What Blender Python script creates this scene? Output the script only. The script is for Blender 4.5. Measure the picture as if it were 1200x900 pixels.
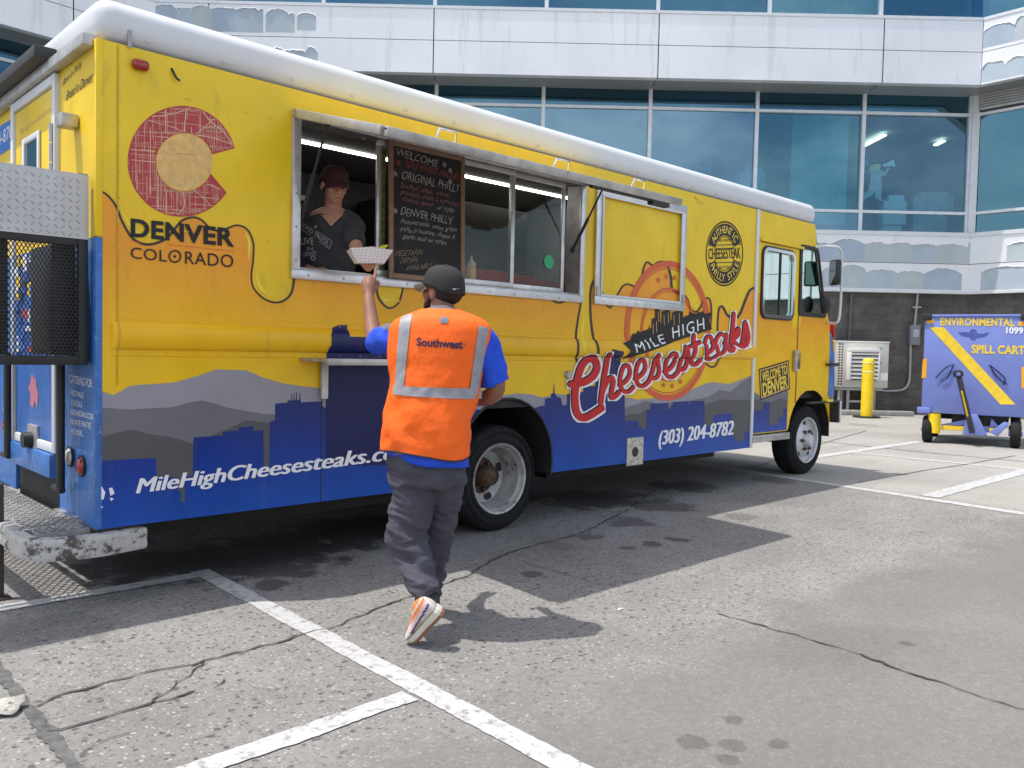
import bpy, bmesh, math, random
import numpy as np
from mathutils import Vector, Matrix, noise as mnoise
for o in list(bpy.data.objects): bpy.data.objects.remove(o)
scene = bpy.context.scene
COL = scene.collection
rad = math.radians
rng = random.Random(7)

# ------------------------------------------------------------------ camera
CAM = np.array([-1.43105753, -4.55402838, 1.38609037]); FOC = 973.4343537978154
CM = np.array([[0.71923204, -0.69441894, 0.02208187], [0.01217326, 0.04437361, 0.99894084], [0.69466329, 0.71820145, -0.04036826]])
cd = bpy.data.cameras.new('camera'); cam = bpy.data.objects.new('camera', cd); COL.objects.link(cam)
cd.sensor_fit = 'HORIZONTAL'; cd.angle = 2*math.atan(600/FOC); cd.clip_end = 2000; cd.clip_start = 0.05
cam.matrix_world = Matrix(((CM[0][0], CM[1][0], -CM[2][0], CAM[0]), (CM[0][1], CM[1][1], -CM[2][1], CAM[1]),
                           (CM[0][2], CM[1][2], -CM[2][2], CAM[2]), (0, 0, 0, 1)))
scene.camera = cam
# ------------------------------------------------------------------ daylight
SUN_FROM = Vector((-0.33, 0.21, 1.0)).normalized()
ELEV = math.asin(SUN_FROM.z); AZ = math.atan2(SUN_FROM.x, SUN_FROM.y)
world = bpy.data.worlds.new('World'); scene.world = world; world.use_nodes = True
wt = world.node_tree; wn = wt.nodes; wl = wt.links
bg = wn['Background']; bg.inputs['Strength'].default_value = 0.15
sky = wn.new('ShaderNodeTexSky'); sky.sky_type = 'NISHITA'; sky.sun_disc = False
sky.sun_elevation = ELEV; sky.sun_rotation = AZ; sky.air_density = 1.0; sky.dust_density = 2.5; sky.ozone_density = 1.0
tc = wn.new('ShaderNodeTexCoord'); mp = wn.new('ShaderNodeMapping'); mp.inputs['Scale'].default_value = (1, 1, 2.2)
nz = wn.new('ShaderNodeTexNoise'); nz.inputs['Scale'].default_value = 2.6; nz.inputs['Detail'].default_value = 7; nz.inputs['Roughness'].default_value = 0.58
cr = wn.new('ShaderNodeValToRGB'); cr.color_ramp.elements[0].position = 0.44; cr.color_ramp.elements[1].position = 0.66
cr.color_ramp.elements[1].color = (.85, .85, .85, 1)
mx = wn.new('ShaderNodeMixRGB'); mx.inputs[2].default_value = (8.2, 8.3, 8.6, 1)
wl.new(tc.outputs['Generated'], mp.inputs[0]); wl.new(mp.outputs[0], nz.inputs['Vector']); wl.new(nz.outputs['Fac'], cr.inputs[0])
wl.new(cr.outputs[0], mx.inputs[0]); wl.new(sky.outputs[0], mx.inputs[1]); wl.new(mx.outputs[0], bg.inputs['Color'])
sd = bpy.data.lights.new('sun', 'SUN'); sd.energy = 2.9; sd.angle = rad(0.5); sd.color = (1, 0.96, 0.9)
sun = bpy.data.objects.new('sun', sd); COL.objects.link(sun); sun.location = (0, 0, 20)
sun.rotation_euler = (-SUN_FROM).to_track_quat('-Z', 'Y').to_euler()
scene.view_settings.view_transform = 'Standard'; scene.view_settings.look = 'None'
scene.view_settings.gamma = 1; scene.view_settings.use_curve_mapping = False
scene.view_settings.exposure = 0.58

# ------------------------------------------------------------------ measuring helpers (photo 1200x900 -> real planes)
TT = np.array([0.7189, -0.6951, 0.0]); NN = np.array([0.6951, 0.7189, 0.0])      # rightwards / away, horizontal
def ray(u, v): return CM.T @ np.array([(u-600)/FOC, (450-v)/FOC, 1.0])
def on(u, v, ax, val):
    d = ray(u, v); return CAM + (val-CAM[ax])/d[ax]*d
def G(u, v, z=0.0): return on(u, v, 2, z)
def S(u, v, y=0.0): return on(u, v, 1, y)
def D(u, v, dep): return CAM + dep*ray(u, v)
def WU(u, v, w):                                   # wall facing the camera at distance w -> (along, height)
    d = ray(u, v); P = CAM + w/(d @ NN)*d
    return float((P-CAM) @ TT), float(P[2])
def F(u, z, w):                                    # wall coordinates -> world
    P = CAM + u*TT + w*NN; return (P[0], P[1], z)

# ------------------------------------------------------------------ materials
def newmat(name):
    m = bpy.data.materials.new(name); m.use_nodes = True
    return m, m.node_tree.nodes, m.node_tree.links, m.node_tree.nodes['Principled BSDF']
def mat(name, c, rough=.5, metal=0., var=.10, vscale=6., bump=0., bscale=60., emit=0., coat=0., dirt=None, spec=None, streak=1.):
    m, n, l, b = newmat(name)
    b.inputs['Roughness'].default_value = rough; b.inputs['Metallic'].default_value = metal
    if coat: b.inputs['Coat Weight'].default_value = coat; b.inputs['Coat Roughness'].default_value = .08
    if spec is not None: b.inputs['Specular IOR Level'].default_value = spec
    t = n.new('ShaderNodeTexCoord'); nz = n.new('ShaderNodeTexNoise'); nz.inputs['Scale'].default_value = vscale
    nz.inputs['Detail'].default_value = 6; l.new(t.outputs['Object'], nz.inputs['Vector'])
    r = n.new('ShaderNodeValToRGB'); e = r.color_ramp.elements
    e[0].position = .3; e[1].position = .7
    e[0].color = (*[x*(1-var) for x in c], 1); e[1].color = (*[min(1, x*(1+var)) for x in c], 1)
    l.new(nz.outputs['Fac'], r.inputs[0]); out = r.outputs[0]
    if dirt:
        dc, thr, sc = dirt
        n2 = n.new('ShaderNodeTexNoise'); n2.inputs['Scale'].default_value = sc; n2.inputs['Detail'].default_value = 9; n2.inputs['Roughness'].default_value = .7
        dm_ = n.new('ShaderNodeMapping'); dm_.inputs['Scale'].default_value = (1, 1, streak); l.new(t.outputs['Object'], dm_.inputs[0]); l.new(dm_.outputs[0], n2.inputs['Vector'])
        r2 = n.new('ShaderNodeValToRGB'); r2.color_ramp.elements[0].position = thr; r2.color_ramp.elements[1].position = thr+.08
        l.new(n2.outputs['Fac'], r2.inputs[0]); mm = n.new('ShaderNodeMixRGB'); mm.inputs[2].default_value = (*dc, 1)
        l.new(r2.outputs[0], mm.inputs[0]); l.new(out, mm.inputs[1]); out = mm.outputs[0]
    l.new(out, b.inputs['Base Color'])
    if bump:
        n3 = n.new('ShaderNodeTexNoise'); n3.inputs['Scale'].default_value = bscale; n3.inputs['Detail'].default_value = 5
        l.new(t.outputs['Object'], n3.inputs['Vector'])
        bp = n.new('ShaderNodeBump'); bp.inputs['Strength'].default_value = bump; bp.inputs['Distance'].default_value = .01
        l.new(n3.outputs['Fac'], bp.inputs['Height']); l.new(bp.outputs[0], b.inputs['Normal'])
    if emit:
        b.inputs['Emission Color'].default_value = (*c, 1); b.inputs['Emission Strength'].default_value = emit
    return m
def zgrad(name, stops, z0, z1, rough=.34, coat=.06, wear=.06):
    """printed vertical colour blend (part of the vehicle wrap; the blue one also holds light)"""
    m, n, l, b = newmat(name); b.inputs['Roughness'].default_value = rough; b.inputs['Coat Weight'].default_value = coat; b.inputs['Coat Roughness'].default_value = .1; b.inputs['Specular IOR Level'].default_value = .3
    t = n.new('ShaderNodeTexCoord'); s = n.new('ShaderNodeSeparateXYZ'); l.new(t.outputs['Object'], s.inputs[0])
    mr = n.new('ShaderNodeMapRange'); mr.inputs[1].default_value = z0; mr.inputs[2].default_value = z1; l.new(s.outputs['Z'], mr.inputs[0])
    r = n.new('ShaderNodeValToRGB'); e = r.color_ramp.elements
    while len(e) < len(stops): e.new(.5)
    for k, (p, c) in enumerate(stops): e[k].position = p; e[k].color = (*c, 1)
    l.new(mr.outputs[0], r.inputs[0])
    nz = n.new('ShaderNodeTexNoise'); nz.inputs['Scale'].default_value = 3.5; nz.inputs['Detail'].default_value = 8; l.new(t.outputs['Object'], nz.inputs['Vector'])
    hs = n.new('ShaderNodeHueSaturation'); mv = n.new('ShaderNodeMapRange'); mv.inputs[1].default_value = .3; mv.inputs[2].default_value = .7
    mv.inputs[3].default_value = 1-wear; mv.inputs[4].default_value = 1+wear; l.new(nz.outputs['Fac'], mv.inputs[0]); l.new(mv.outputs[0], hs.inputs['Value'])
    l.new(r.outputs[0], hs.inputs['Color'])
    gm_ = n.new('ShaderNodeMapping'); gm_.inputs['Scale'].default_value = (1, 1, .35); l.new(t.outputs['Object'], gm_.inputs[0])
    gz = n.new('ShaderNodeTexNoise'); gz.inputs['Scale'].default_value = 9; gz.inputs['Detail'].default_value = 10; gz.inputs['Roughness'].default_value = .72; l.new(gm_.outputs[0], gz.inputs['Vector'])
    gr = n.new('ShaderNodeValToRGB'); gr.color_ramp.elements[0].position = .56; gr.color_ramp.elements[1].position = .74; gr.color_ramp.elements[1].color = (.34, .34, .34, 1); l.new(gz.outputs['Fac'], gr.inputs[0])
    gx_ = n.new('ShaderNodeMixRGB'); gx_.inputs[2].default_value = (.16, .12, .07, 1); l.new(gr.outputs[0], gx_.inputs[0]); l.new(hs.outputs[0], gx_.inputs[1]); l.new(gx_.outputs[0], b.inputs['Base Color'])
    nb = n.new('ShaderNodeTexNoise'); nb.inputs['Scale'].default_value = 1.6; nb.inputs['Detail'].default_value = 2; l.new(t.outputs['Object'], nb.inputs['Vector'])
    bp = n.new('ShaderNodeBump'); bp.inputs['Strength'].default_value = .25; bp.inputs['Distance'].default_value = .03
    l.new(nb.outputs['Fac'], bp.inputs['Height']); l.new(bp.outputs[0], b.inputs['Normal'])
    return m
def glass(name, tint, gl, base_fac, rough=.01):
    m = bpy.data.materials.new(name); m.use_nodes = True; n = m.node_tree.nodes; l = m.node_tree.links; n.clear()
    o = n.new('ShaderNodeOutputMaterial'); mxs = n.new('ShaderNodeMixShader'); tr = n.new('ShaderNodeBsdfTransparent'); g = n.new('ShaderNodeBsdfGlossy')
    tr.inputs[0].default_value = (*tint, 1); g.inputs['Color'].default_value = (*gl, 1); g.inputs['Roughness'].default_value = rough
    lw = n.new('ShaderNodeFresnel'); lw.inputs[0].default_value = 1.5
    ad = n.new('ShaderNodeMath'); ad.operation = 'ADD'; ad.use_clamp = True; ad.inputs[1].default_value = base_fac
    l.new(lw.outputs[0], ad.inputs[0]); l.new(ad.outputs[0], mxs.inputs[0]); l.new(tr.outputs[0], mxs.inputs[1]); l.new(g.outputs[0], mxs.inputs[2]); l.new(mxs.outputs[0], o.inputs[0])
    t = n.new('ShaderNodeTexCoord'); nz = n.new('ShaderNodeTexNoise'); nz.inputs['Scale'].default_value = .35; l.new(t.outputs['Object'], nz.inputs['Vector'])
    bp = n.new('ShaderNodeBump'); bp.inputs['Strength'].default_value = .05; bp.inputs['Distance'].default_value = .1
    l.new(nz.outputs['Fac'], bp.inputs['Height']); l.new(bp.outputs[0], g.inputs['Normal'])
    return m
YEL = (.84, .53, .014); ORA = (.84, .36, .022); 
M = {}
M['yellow'] = zgrad('yellow_wrap', [(0, (.84, .50, .008)), (.35, (.85, .555, .010)), (1, (.84, .585, .024))], 1.2, 2.95)
M['orange'] = zgrad('orange_wrap', [(0, (.84, .52, .008)), (.30, (.84, .45, .010)), (.62, (.84, .335, .016)), (1, (.84, .35, .025))], 1.2, 2.3)
M['blue'] = zgrad('blue_wrap', [(0, (.003, .075, .40)), (.30, (.004, .038, .27)), (.6, (.008, .022, .16)), (1, (.012, .014, .09))], .4, 1.35, wear=.12)  # print blend with the fall of light on the bodyside mixed in
M['navy'] = mat('navy_wrap', (.008, .010, .085), .4, coat=.04, vscale=3, spec=.3)
M['mt1'] = mat('pale_mountain_print', (.30, .29, .32), .4, spec=.3, var=.05)
M['mt2'] = mat('mid_mountain_print', (.165, .16, .175), .4, spec=.3, var=.05)
M['mt3'] = mat('dark_mountain_print', (.095, .095, .10), .4, spec=.3, var=.05)
M['line'] = mat('dark_print_line', (.035, .018, .008), .4)
M['hilite'] = mat('pale_print_highlight', (.86, .66, .03), .3)
M['black_print'] = mat('black_print', (.018, .016, .018), .45, spec=.3)
M['red_print'] = mat('red_print', (.58, .016, .020), .4, spec=.3, var=.08)
M['crimson'] = mat('crimson_print', (.42, .035, .035), .4, var=.12, vscale=30)
M['ringred'] = mat('ring_red_print', (.66, .10, .03), .4, var=.1, dirt=((.84, .45, .03), .63, 38))
M['white_print'] = mat('white_print', (.82, .82, .82), .45, spec=.3, var=.03)
M['pink_print'] = mat('pink_print', (.80, .50, .33), .45)
M['gold_print'] = mat('gold_print', (.74, .45, .13), .45, var=.15, vscale=25)
M['white'] = mat('white_paint', (.66, .675, .69), .4, coat=.1, var=.05, vscale=2.5, dirt=((.5, .5, .48), .72, 5))
M['alu'] = mat('aluminium', (.62, .62, .63), .38, .75, var=.12, vscale=14, bump=.06, bscale=120)
M['alu_worn'] = mat('worn_aluminium', (.45, .44, .42), .45, .7, var=.25, vscale=9, dirt=((.16, .14, .12), .62, 14))
M['steel'] = mat('stainless', (.36, .37, .38), .3, .85, var=.12)
M['dark'] = mat('black_plastic', (.016, .016, .017), .5, var=.15)
M['under'] = mat('underbody_black', (.02, .019, .018), .75, var=.3)
M['rubber'] = mat('tyre_rubber', (.012, .012, .0125), .8, var=.35, vscale=12, bump=.25, bscale=90, dirt=((.035, .032, .03), .62, 10), spec=.3)
M['rim'] = mat('dirty_rim_paint', (.42, .41, .39), .5, .3, var=.25, vscale=12, dirt=((.10, .075, .055), .57, 9))
M['rim_front'] = mat('pale_rim_paint', (.56, .56, .57), .45, .3, var=.12, vscale=12, dirt=((.2, .17, .15), .64, 12))
M['rust'] = mat('rusty_hub', (.10, .055, .035), .8, .2, var=.45, vscale=22, bump=.4)
M['bluerear'] = mat('rear_blue_paint', (.03, .14, .42), .45, var=.2, vscale=8, coat=.2, dirt=((.18, .32, .55), .58, 26))
M['lens_red'] = mat('red_lens', (.30, .006, .008), .15, coat=.5)
M['lens_clear'] = mat('clear_lens', (.55, .55, .5), .12, coat=.6)
M['amber'] = mat('amber_lens', (.85, .30, .01), .2, coat=.4)
M['chrome'] = mat('chrome', (.7, .7, .72), .12, 1., var=.03)
M['tube'] = mat('fluorescent_tube', (1, .97, .92), .5, emit=7)
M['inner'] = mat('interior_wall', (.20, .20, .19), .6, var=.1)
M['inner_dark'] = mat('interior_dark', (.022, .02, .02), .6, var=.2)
M['truckglass'] = glass('truck_window_glass', (.88, .92, .90), (.8, .9, .9), .0)
M['cabglass'] = glass('cab_window_glass', (.34, .42, .40), (.6, .75, .72), .02)
M['mirror'] = mat('mirror_glass', (.22, .25, .25), .03, 1., var=.01)
M['sticker'] = mat('green_sticker', (.02, .42, .16), .4)
M['wood'] = mat('pine_frame', (.24, .14, .085), .55, var=.2, vscale=18)
M['chalkboard'] = mat('chalkboard', (.020, .019, .020), .8, var=.35, vscale=7)
M['chalk_white'] = mat('white_chalk', (.36, .345, .335), .9, var=.2, vscale=60)
M['chalk_pink'] = mat('pink_chalk', (.30, .12, .14), .9, var=.2, vscale=60)
M['chalk_red'] = mat('red_chalk', (.33, .075, .065), .9, var=.2, vscale=60)
M['chalk_yel'] = mat('cream_chalk', (.27, .215, .15), .9, var=.2, vscale=60)

# ------------------------------------------------------------------ mesh helpers
def link(name, me, m=None, parent=None, smooth=False):
    o = bpy.data.objects.new(name, me); COL.objects.link(o)
    if m is not None:
        for x in (m if isinstance(m, (list, tuple)) else [m]): me.materials.append(x)
    if parent is not None:
        o.parent = parent; o.matrix_parent_inverse = PINV[parent.name]
    PINV[o.name] = Matrix.Identity(4) if parent is None or True else None
    if smooth: me.polygons.foreach_set('use_smooth', [True]*len(me.polygons))
    return o
PINV = {}
def tag(o, label, cat, group=None, kind=None):
    if label: o['label'] = label
    if cat: o['category'] = cat
    if group: o['group'] = group
    if kind: o['kind'] = kind
    return o
def empty(name, loc, label, cat, group=None):
    o = bpy.data.objects.new(name, None); COL.objects.link(o); o.location = loc; o.empty_display_size = .2
    PINV[o.name] = Matrix.Translation(Vector(loc)).inverted()
    return tag(o, label, cat, group)
class MB:
    def __init__(s): s.v = []; s.f = []; s.mi = []; s.sm = []
    def add(s, v, f, mi=0, sm=False):
        o = len(s.v); s.v += [tuple(float(c) for c in p) for p in v]; s.f += [tuple(i+o for i in q) for q in f]; s.mi += [mi]*len(f); s.sm += [sm]*len(f); return s
    def box(s, a, b, mi=0):
        (x0, y0, z0), (x1, y1, z1) = a, b
        v = [(x0, y0, z0), (x1, y0, z0), (x1, y1, z0), (x0, y1, z0), (x0, y0, z1), (x1, y0, z1), (x1, y1, z1), (x0, y1, z1)]
        return s.add(v, [(3, 2, 1, 0), (4, 5, 6, 7), (0, 1, 5, 4), (1, 2, 6, 5), (2, 3, 7, 6), (3, 0, 4, 7)], mi)
    def obox(s, c, ax, ay, az, mi=0):                 # centre and three half axes
        c, ax, ay, az = map(np.array, (c, ax, ay, az))
        v = [c+i*ax+j*ay+k*az for k in (-1, 1) for (i, j) in ((-1, -1), (1, -1), (1, 1), (-1, 1))]
        return s.add(v, [(3, 2, 1, 0), (4, 5, 6, 7), (0, 1, 5, 4), (1, 2, 6, 5), (2, 3, 7, 6), (3, 0, 4, 7)], mi)
    def bar(s, p, q, w, h, mi=0, up=(0, 0, 1)):
        p, q = np.array(p, float), np.array(q, float); d = q-p; L = np.linalg.norm(d); d /= L
        up = np.array(up, float)
        if abs(d @ up) > .98: up = np.array([1., 0, 0])
        a = np.cross(d, up); a /= np.linalg.norm(a); b = np.cross(a, d)
        return s.obox((p+q)/2, d*L/2, a*w/2, b*h/2, mi)
    def tube(s, path, r, n=10, mi=0, round_ends=False, squash=None):
        P = [np.array(p, float) for p in path]; R = list(r) if hasattr(r, '__len__') else [r]*len(P)
        if round_ends:
            d0 = P[0]-P[1]; d0 /= np.linalg.norm(d0); d1 = P[-1]-P[-2]; d1 /= np.linalg.norm(d1)
            pre = [(P[0]+d0*R[0]*k, R[0]*math.sqrt(max(0, 1-k*k))+1e-4) for k in (1, .85, .5)]
            post = [(P[-1]+d1*R[-1]*k, R[-1]*math.sqrt(max(0, 1-k*k))+1e-4) for k in (.5, .85, 1)]
            P, R = [a for a, _ in pre]+P+[a for a, _ in post], [b for _, b in pre]+R+[b for _, b in post]
        T = []
        for i in range(len(P)):
            d = P[min(i+1, len(P)-1)]-P[max(i-1, 0)]; T.append(d/(np.linalg.norm(d)+1e-12))
        up = np.array([0, 0, 1.]) if abs(T[0][2]) < .9 else np.array([1., 0, 0])
        a = np.cross(T[0], up); a /= np.linalg.norm(a); V = []; Fc = []
        for i in range(len(P)):
            a = a-(a @ T[i])*T[i]; a /= np.linalg.norm(a); b = np.cross(T[i], a)
            for k in range(n):
                t = 2*math.pi*k/n; V.append(P[i]+R[i]*(math.cos(t)*a+math.sin(t)*b))
        for i in range(len(P)-1):
            for k in range(n): Fc.append((i*n+k, i*n+(k+1) % n, (i+1)*n+(k+1) % n, (i+1)*n+k))
        Fc.append(tuple(range(n-1, -1, -1))); Fc.append(tuple((len(P)-1)*n+k for k in range(n)))
        return s.add(V, Fc, mi, True)
    def lathe(s, prof, c, axis, n=40, mi=0, closed=False):     # prof: (radius, along axis)
        ax = np.array(axis, float); ax /= np.linalg.norm(ax); up = np.array([0, 0, 1.]) if abs(ax[2]) < .9 else np.array([1., 0, 0])
        a = np.cross(ax, up); a /= np.linalg.norm(a); b = np.cross(ax, a); c = np.array(c, float); V = []; Fc = []
        for (r, h) in prof:
            for k in range(n):
                t = 2*math.pi*k/n; V.append(c+ax*h+r*(math.cos(t)*a+math.sin(t)*b))
        m = len(prof)
        for i in range(m if closed else m-1):
            j = (i+1) % m
            for k in range(n): Fc.append((i*n+k, i*n+(k+1) % n, j*n+(k+1) % n, j*n+k))
        return s.add(V, Fc, mi, True)
    def prism(s, poly, ext, mi=0):                     # planar 3d polygon extruded by a vector
        p = [np.array(q, float) for q in poly]; e = np.array(ext, float); n = len(p)
        V = p+[q+e for q in p]; Fc = [tuple(range(n-1, -1, -1)), tuple(range(n, 2*n))]+[(i, (i+1) % n, (i+1) % n+n, i+n) for i in range(n)]
        return s.add(V, Fc, mi)
    def ell(s, c, ax, ay, az, n=16, m=10, mi=0):
        c, ax, ay, az = map(lambda q: np.array(q, float), (c, ax, ay, az)); V = [c-az]; Fc = []
        for i in range(1, m):
            ph = -math.pi/2+math.pi*i/m
            for k in range(n):
                t = 2*math.pi*k/n; V.append(c+math.cos(ph)*(math.cos(t)*ax+math.sin(t)*ay)+math.sin(ph)*az)
        V.append(c+az)
        for k in range(n): Fc.append((0, 1+(k+1) % n, 1+k)); Fc.append((len(V)-1, len(V)-1-n+k, len(V)-1-n+(k+1) % n))
        for i in range(m-2):
            for k in range(n): Fc.append((1+i*n+k, 1+i*n+(k+1) % n, 1+(i+1)*n+(k+1) % n, 1+(i+1)*n+k))
        return s.add(V, Fc, mi, True)
    def mesh(s, name):
        me = bpy.data.meshes.new(name); me.from_pydata(s.v, [], s.f); me.polygons.foreach_set('material_index', s.mi)
        me.polygons.foreach_set('use_smooth', s.sm); me.update(); return me
    def build(s, name, m, parent=None, bevel=0, seg=2):
        me = s.mesh(name)
        b = bmesh.new(); b.from_mesh(me); bmesh.ops.recalc_face_normals(b, faces=b.faces)
        if bevel:
            es = [e for e in b.edges if len(e.link_faces) == 2 and e.calc_face_angle(0) > .5]
            bmesh.ops.bevel(b, geom=es, offset=bevel, segments=seg, affect='EDGES', profile=.5, clamp_overlap=True)
            for f_ in b.faces: f_.smooth = True
        b.to_mesh(me); b.free()
        if bevel or any(s.sm): 
            me.set_sharp_from_angle(angle=rad(38))
        return link(name, me, m, parent)
def evaluated(o):
    dg = bpy.context.evaluated_depsgraph_get(); dg.update()
    me = bpy.data.meshes.new_from_object(o.evaluated_get(dg)); return me
def remeshed(mb, voxel, smooth=3, name='tmp'):
    o = bpy.data.objects.new(name, mb.mesh(name)); COL.objects.link(o)
    r = o.modifiers.new('r', 'REMESH'); r.mode = 'VOXEL'; r.voxel_size = voxel
    if smooth: q = o.modifiers.new('s', 'SMOOTH'); q.iterations = smooth; q.factor = .5
    me = evaluated(o); old = o.data; bpy.data.objects.remove(o); bpy.data.meshes.remove(old)
    me.materials.clear(); return me
def crom(P, k=6, closed=False):
    P = [np.array(p, float) for p in P]; out = []; n = len(P)
    for i in range(n if closed else n-1):
        p0 = P[(i-1) % n] if closed or i > 0 else P[0]; p1 = P[i]; p2 = P[(i+1) % n]; p3 = P[(i+2) % n] if closed or i+2 < n else P[-1]
        for j in range(k):
            t = j/k; out.append(.5*((2*p1)+(p2-p0)*t+(2*p0-5*p1+4*p2-p3)*t*t+(3*p1-p0-3*p2+p3)*t**3))
    if not closed: out.append(P[-1])
    return out
def fill2d(loops):
    """filled flat shape with holes -> verts (2d), faces"""
    c = bpy.data.curves.new('c', 'CURVE'); c.dimensions = '2D'; c.fill_mode = 'BOTH'
    for L in loops:
        s = c.splines.new('POLY'); s.points.add(len(L)-1); s.use_cyclic_u = True
        for p, q in zip(s.points, L): p.co = (q[0], q[1], 0, 1)
    o = bpy.data.objects.new('c', c); COL.objects.link(o); me = evaluated(o)
    v = [(w.co.x, w.co.y) for w in me.vertices]; f = [tuple(p.vertices) for p in me.polygons]
    bpy.data.objects.remove(o); bpy.data.curves.remove(c); bpy.data.meshes.remove(me); return v, f
def text2d(txt, offset=0., shear=0., spacing=1.):
    c = bpy.data.curves.new('t', 'FONT'); c.body = txt; c.size = 1; c.offset = offset; c.shear = shear; c.space_character = spacing; c.resolution_u = 4
    o = bpy.data.objects.new('t', c); COL.objects.link(o); me = evaluated(o)
    v = [(w.co.x, w.co.y) for w in me.vertices]; f = [tuple(p.vertices) for p in me.polygons]
    bpy.data.objects.remove(o); bpy.data.curves.remove(c); bpy.data.meshes.remove(me); return v, f
CAP = max(p[1] for p in text2d('H')[0])
def text_fit(txt, p0, p1, top, **k):
    """text laid from p0 to p1 (baseline ends), 'top' = top of the first capital; any 2-d space"""
    v, f = text2d(txt, **k)
    xs = [p[0] for p in v]; x0, x1 = min(xs), max(xs)
    p0, p1, top = map(lambda q: np.array(q, float), (p0, p1, top)); U = (p1-p0)/(x1-x0); V = (top-p0)/CAP
    return [tuple(p0+U*(a-x0)+V*b) for a, b in v], f
def ribbon(path, w, closed=False):
    P = [np.array(p, float) for p in path]; n = len(P); W = w if hasattr(w, '__len__') else [w]*n; V = []; Fc = []
    for i in range(n):
        a = P[(i-1) % n] if closed or i else P[0]; b = P[(i+1) % n] if closed or i < n-1 else P[-1]
        d = b-a; d /= np.linalg.norm(d)+1e-9; nn = np.array([-d[1], d[0]]); V += [tuple(P[i]+nn*W[i]/2), tuple(P[i]-nn*W[i]/2)]
    for i in range(n if closed else n-1):
        j = (i+1) % n; Fc.append((2*i, 2*i+1, 2*j+1, 2*j))
    return V, Fc
def merge2d(parts):
    V = []; Fc = []
    for v, f in parts:
        o = len(V); V += list(v); Fc += [tuple(i+o for i in q) for q in f]
    return V, Fc
def contour(field, x0, y0, st):
    """marching squares of field>0 -> closed loops"""
    f = np.pad(field, 1, constant_values=-1.0); x0 -= st; y0 -= st; H, W = f.shape; seg = {}
    b = (f > 0).astype(int); code = b[:-1, :-1]+2*b[:-1, 1:]+4*b[1:, 1:]+8*b[1:, :-1]
    ys, xs = np.where((code > 0) & (code < 15))
    def pt(e, i, j):
        if e == 0: a = f[i, j]; c = f[i, j+1]; return ('h', i, j), (x0+(j+a/(a-c))*st, y0+i*st)
        if e == 1: a = f[i, j+1]; c = f[i+1, j+1]; return ('v', i, j+1), (x0+(j+1)*st, y0+(i+a/(a-c))*st)
        if e == 2: a = f[i+1, j]; c = f[i+1, j+1]; return ('h', i+1, j), (x0+(j+a/(a-c))*st, y0+(i+1)*st)
        a = f[i, j]; c = f[i+1, j]; return ('v', i, j), (x0+j*st, y0+(i+a/(a-c))*st)
    TB = {1: [(3, 0)], 2: [(0, 1)], 3: [(3, 1)], 4: [(1, 2)], 5: [(3, 2), (1, 0)], 6: [(0, 2)], 7: [(3, 2)], 8: [(2, 3)], 9: [(2, 0)], 10: [(0, 3), (2, 1)], 11: [(2, 1)], 12: [(1, 3)], 13: [(1, 0)], 14: [(0, 3)]}
    pos = {}; nxt = {}
    for i, j in zip(ys, xs):
        for a, c in TB[int(code[i, j])]:
            ka, pa = pt(a, i, j); kc, pc = pt(c, i, j); pos[ka] = pa; pos[kc] = pc; nxt[ka] = kc
    loops = []
    while nxt:
        k, _ = next(iter(nxt.items())); L = []
        while k in nxt: L.append(pos[k]); k = nxt.pop(k)
        if len(L) > 3: loops.append(L)
    return loops
def strokes_sdf(strokes, box, st):
    x0, y0, x1, y1 = box; xs = np.arange(x0, x1, st); ys = np.arange(y0, y1, st); X, Y = np.meshgrid(xs, ys); Dm = np.full(X.shape, 1e9)
    for path, r in strokes:
        P = crom(path, 6); R = [r]*len(P)
        for a, c in zip(P[:-1], P[1:]):
            m = r+6; i0 = max(0, int((min(a[1], c[1])-m-y0)/st)); i1 = int((max(a[1], c[1])+m-y0)/st)+1; j0 = max(0, int((min(a[0], c[0])-m-x0)/st)); j1 = int((max(a[0], c[0])+m-x0)/st)+1
            sx = X[i0:i1, j0:j1]; sy = Y[i0:i1, j0:j1]; d = c-a; t = np.clip(((sx-a[0])*d[0]+(sy-a[1])*d[1])/(d @ d+1e-9), 0, 1)
            q = np.hypot(sx-a[0]-t*d[0], sy-a[1]-t*d[1])-r; Dm[i0:i1, j0:j1] = np.minimum(Dm[i0:i1, j0:j1], q)
    return Dm, x0, y0
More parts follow.
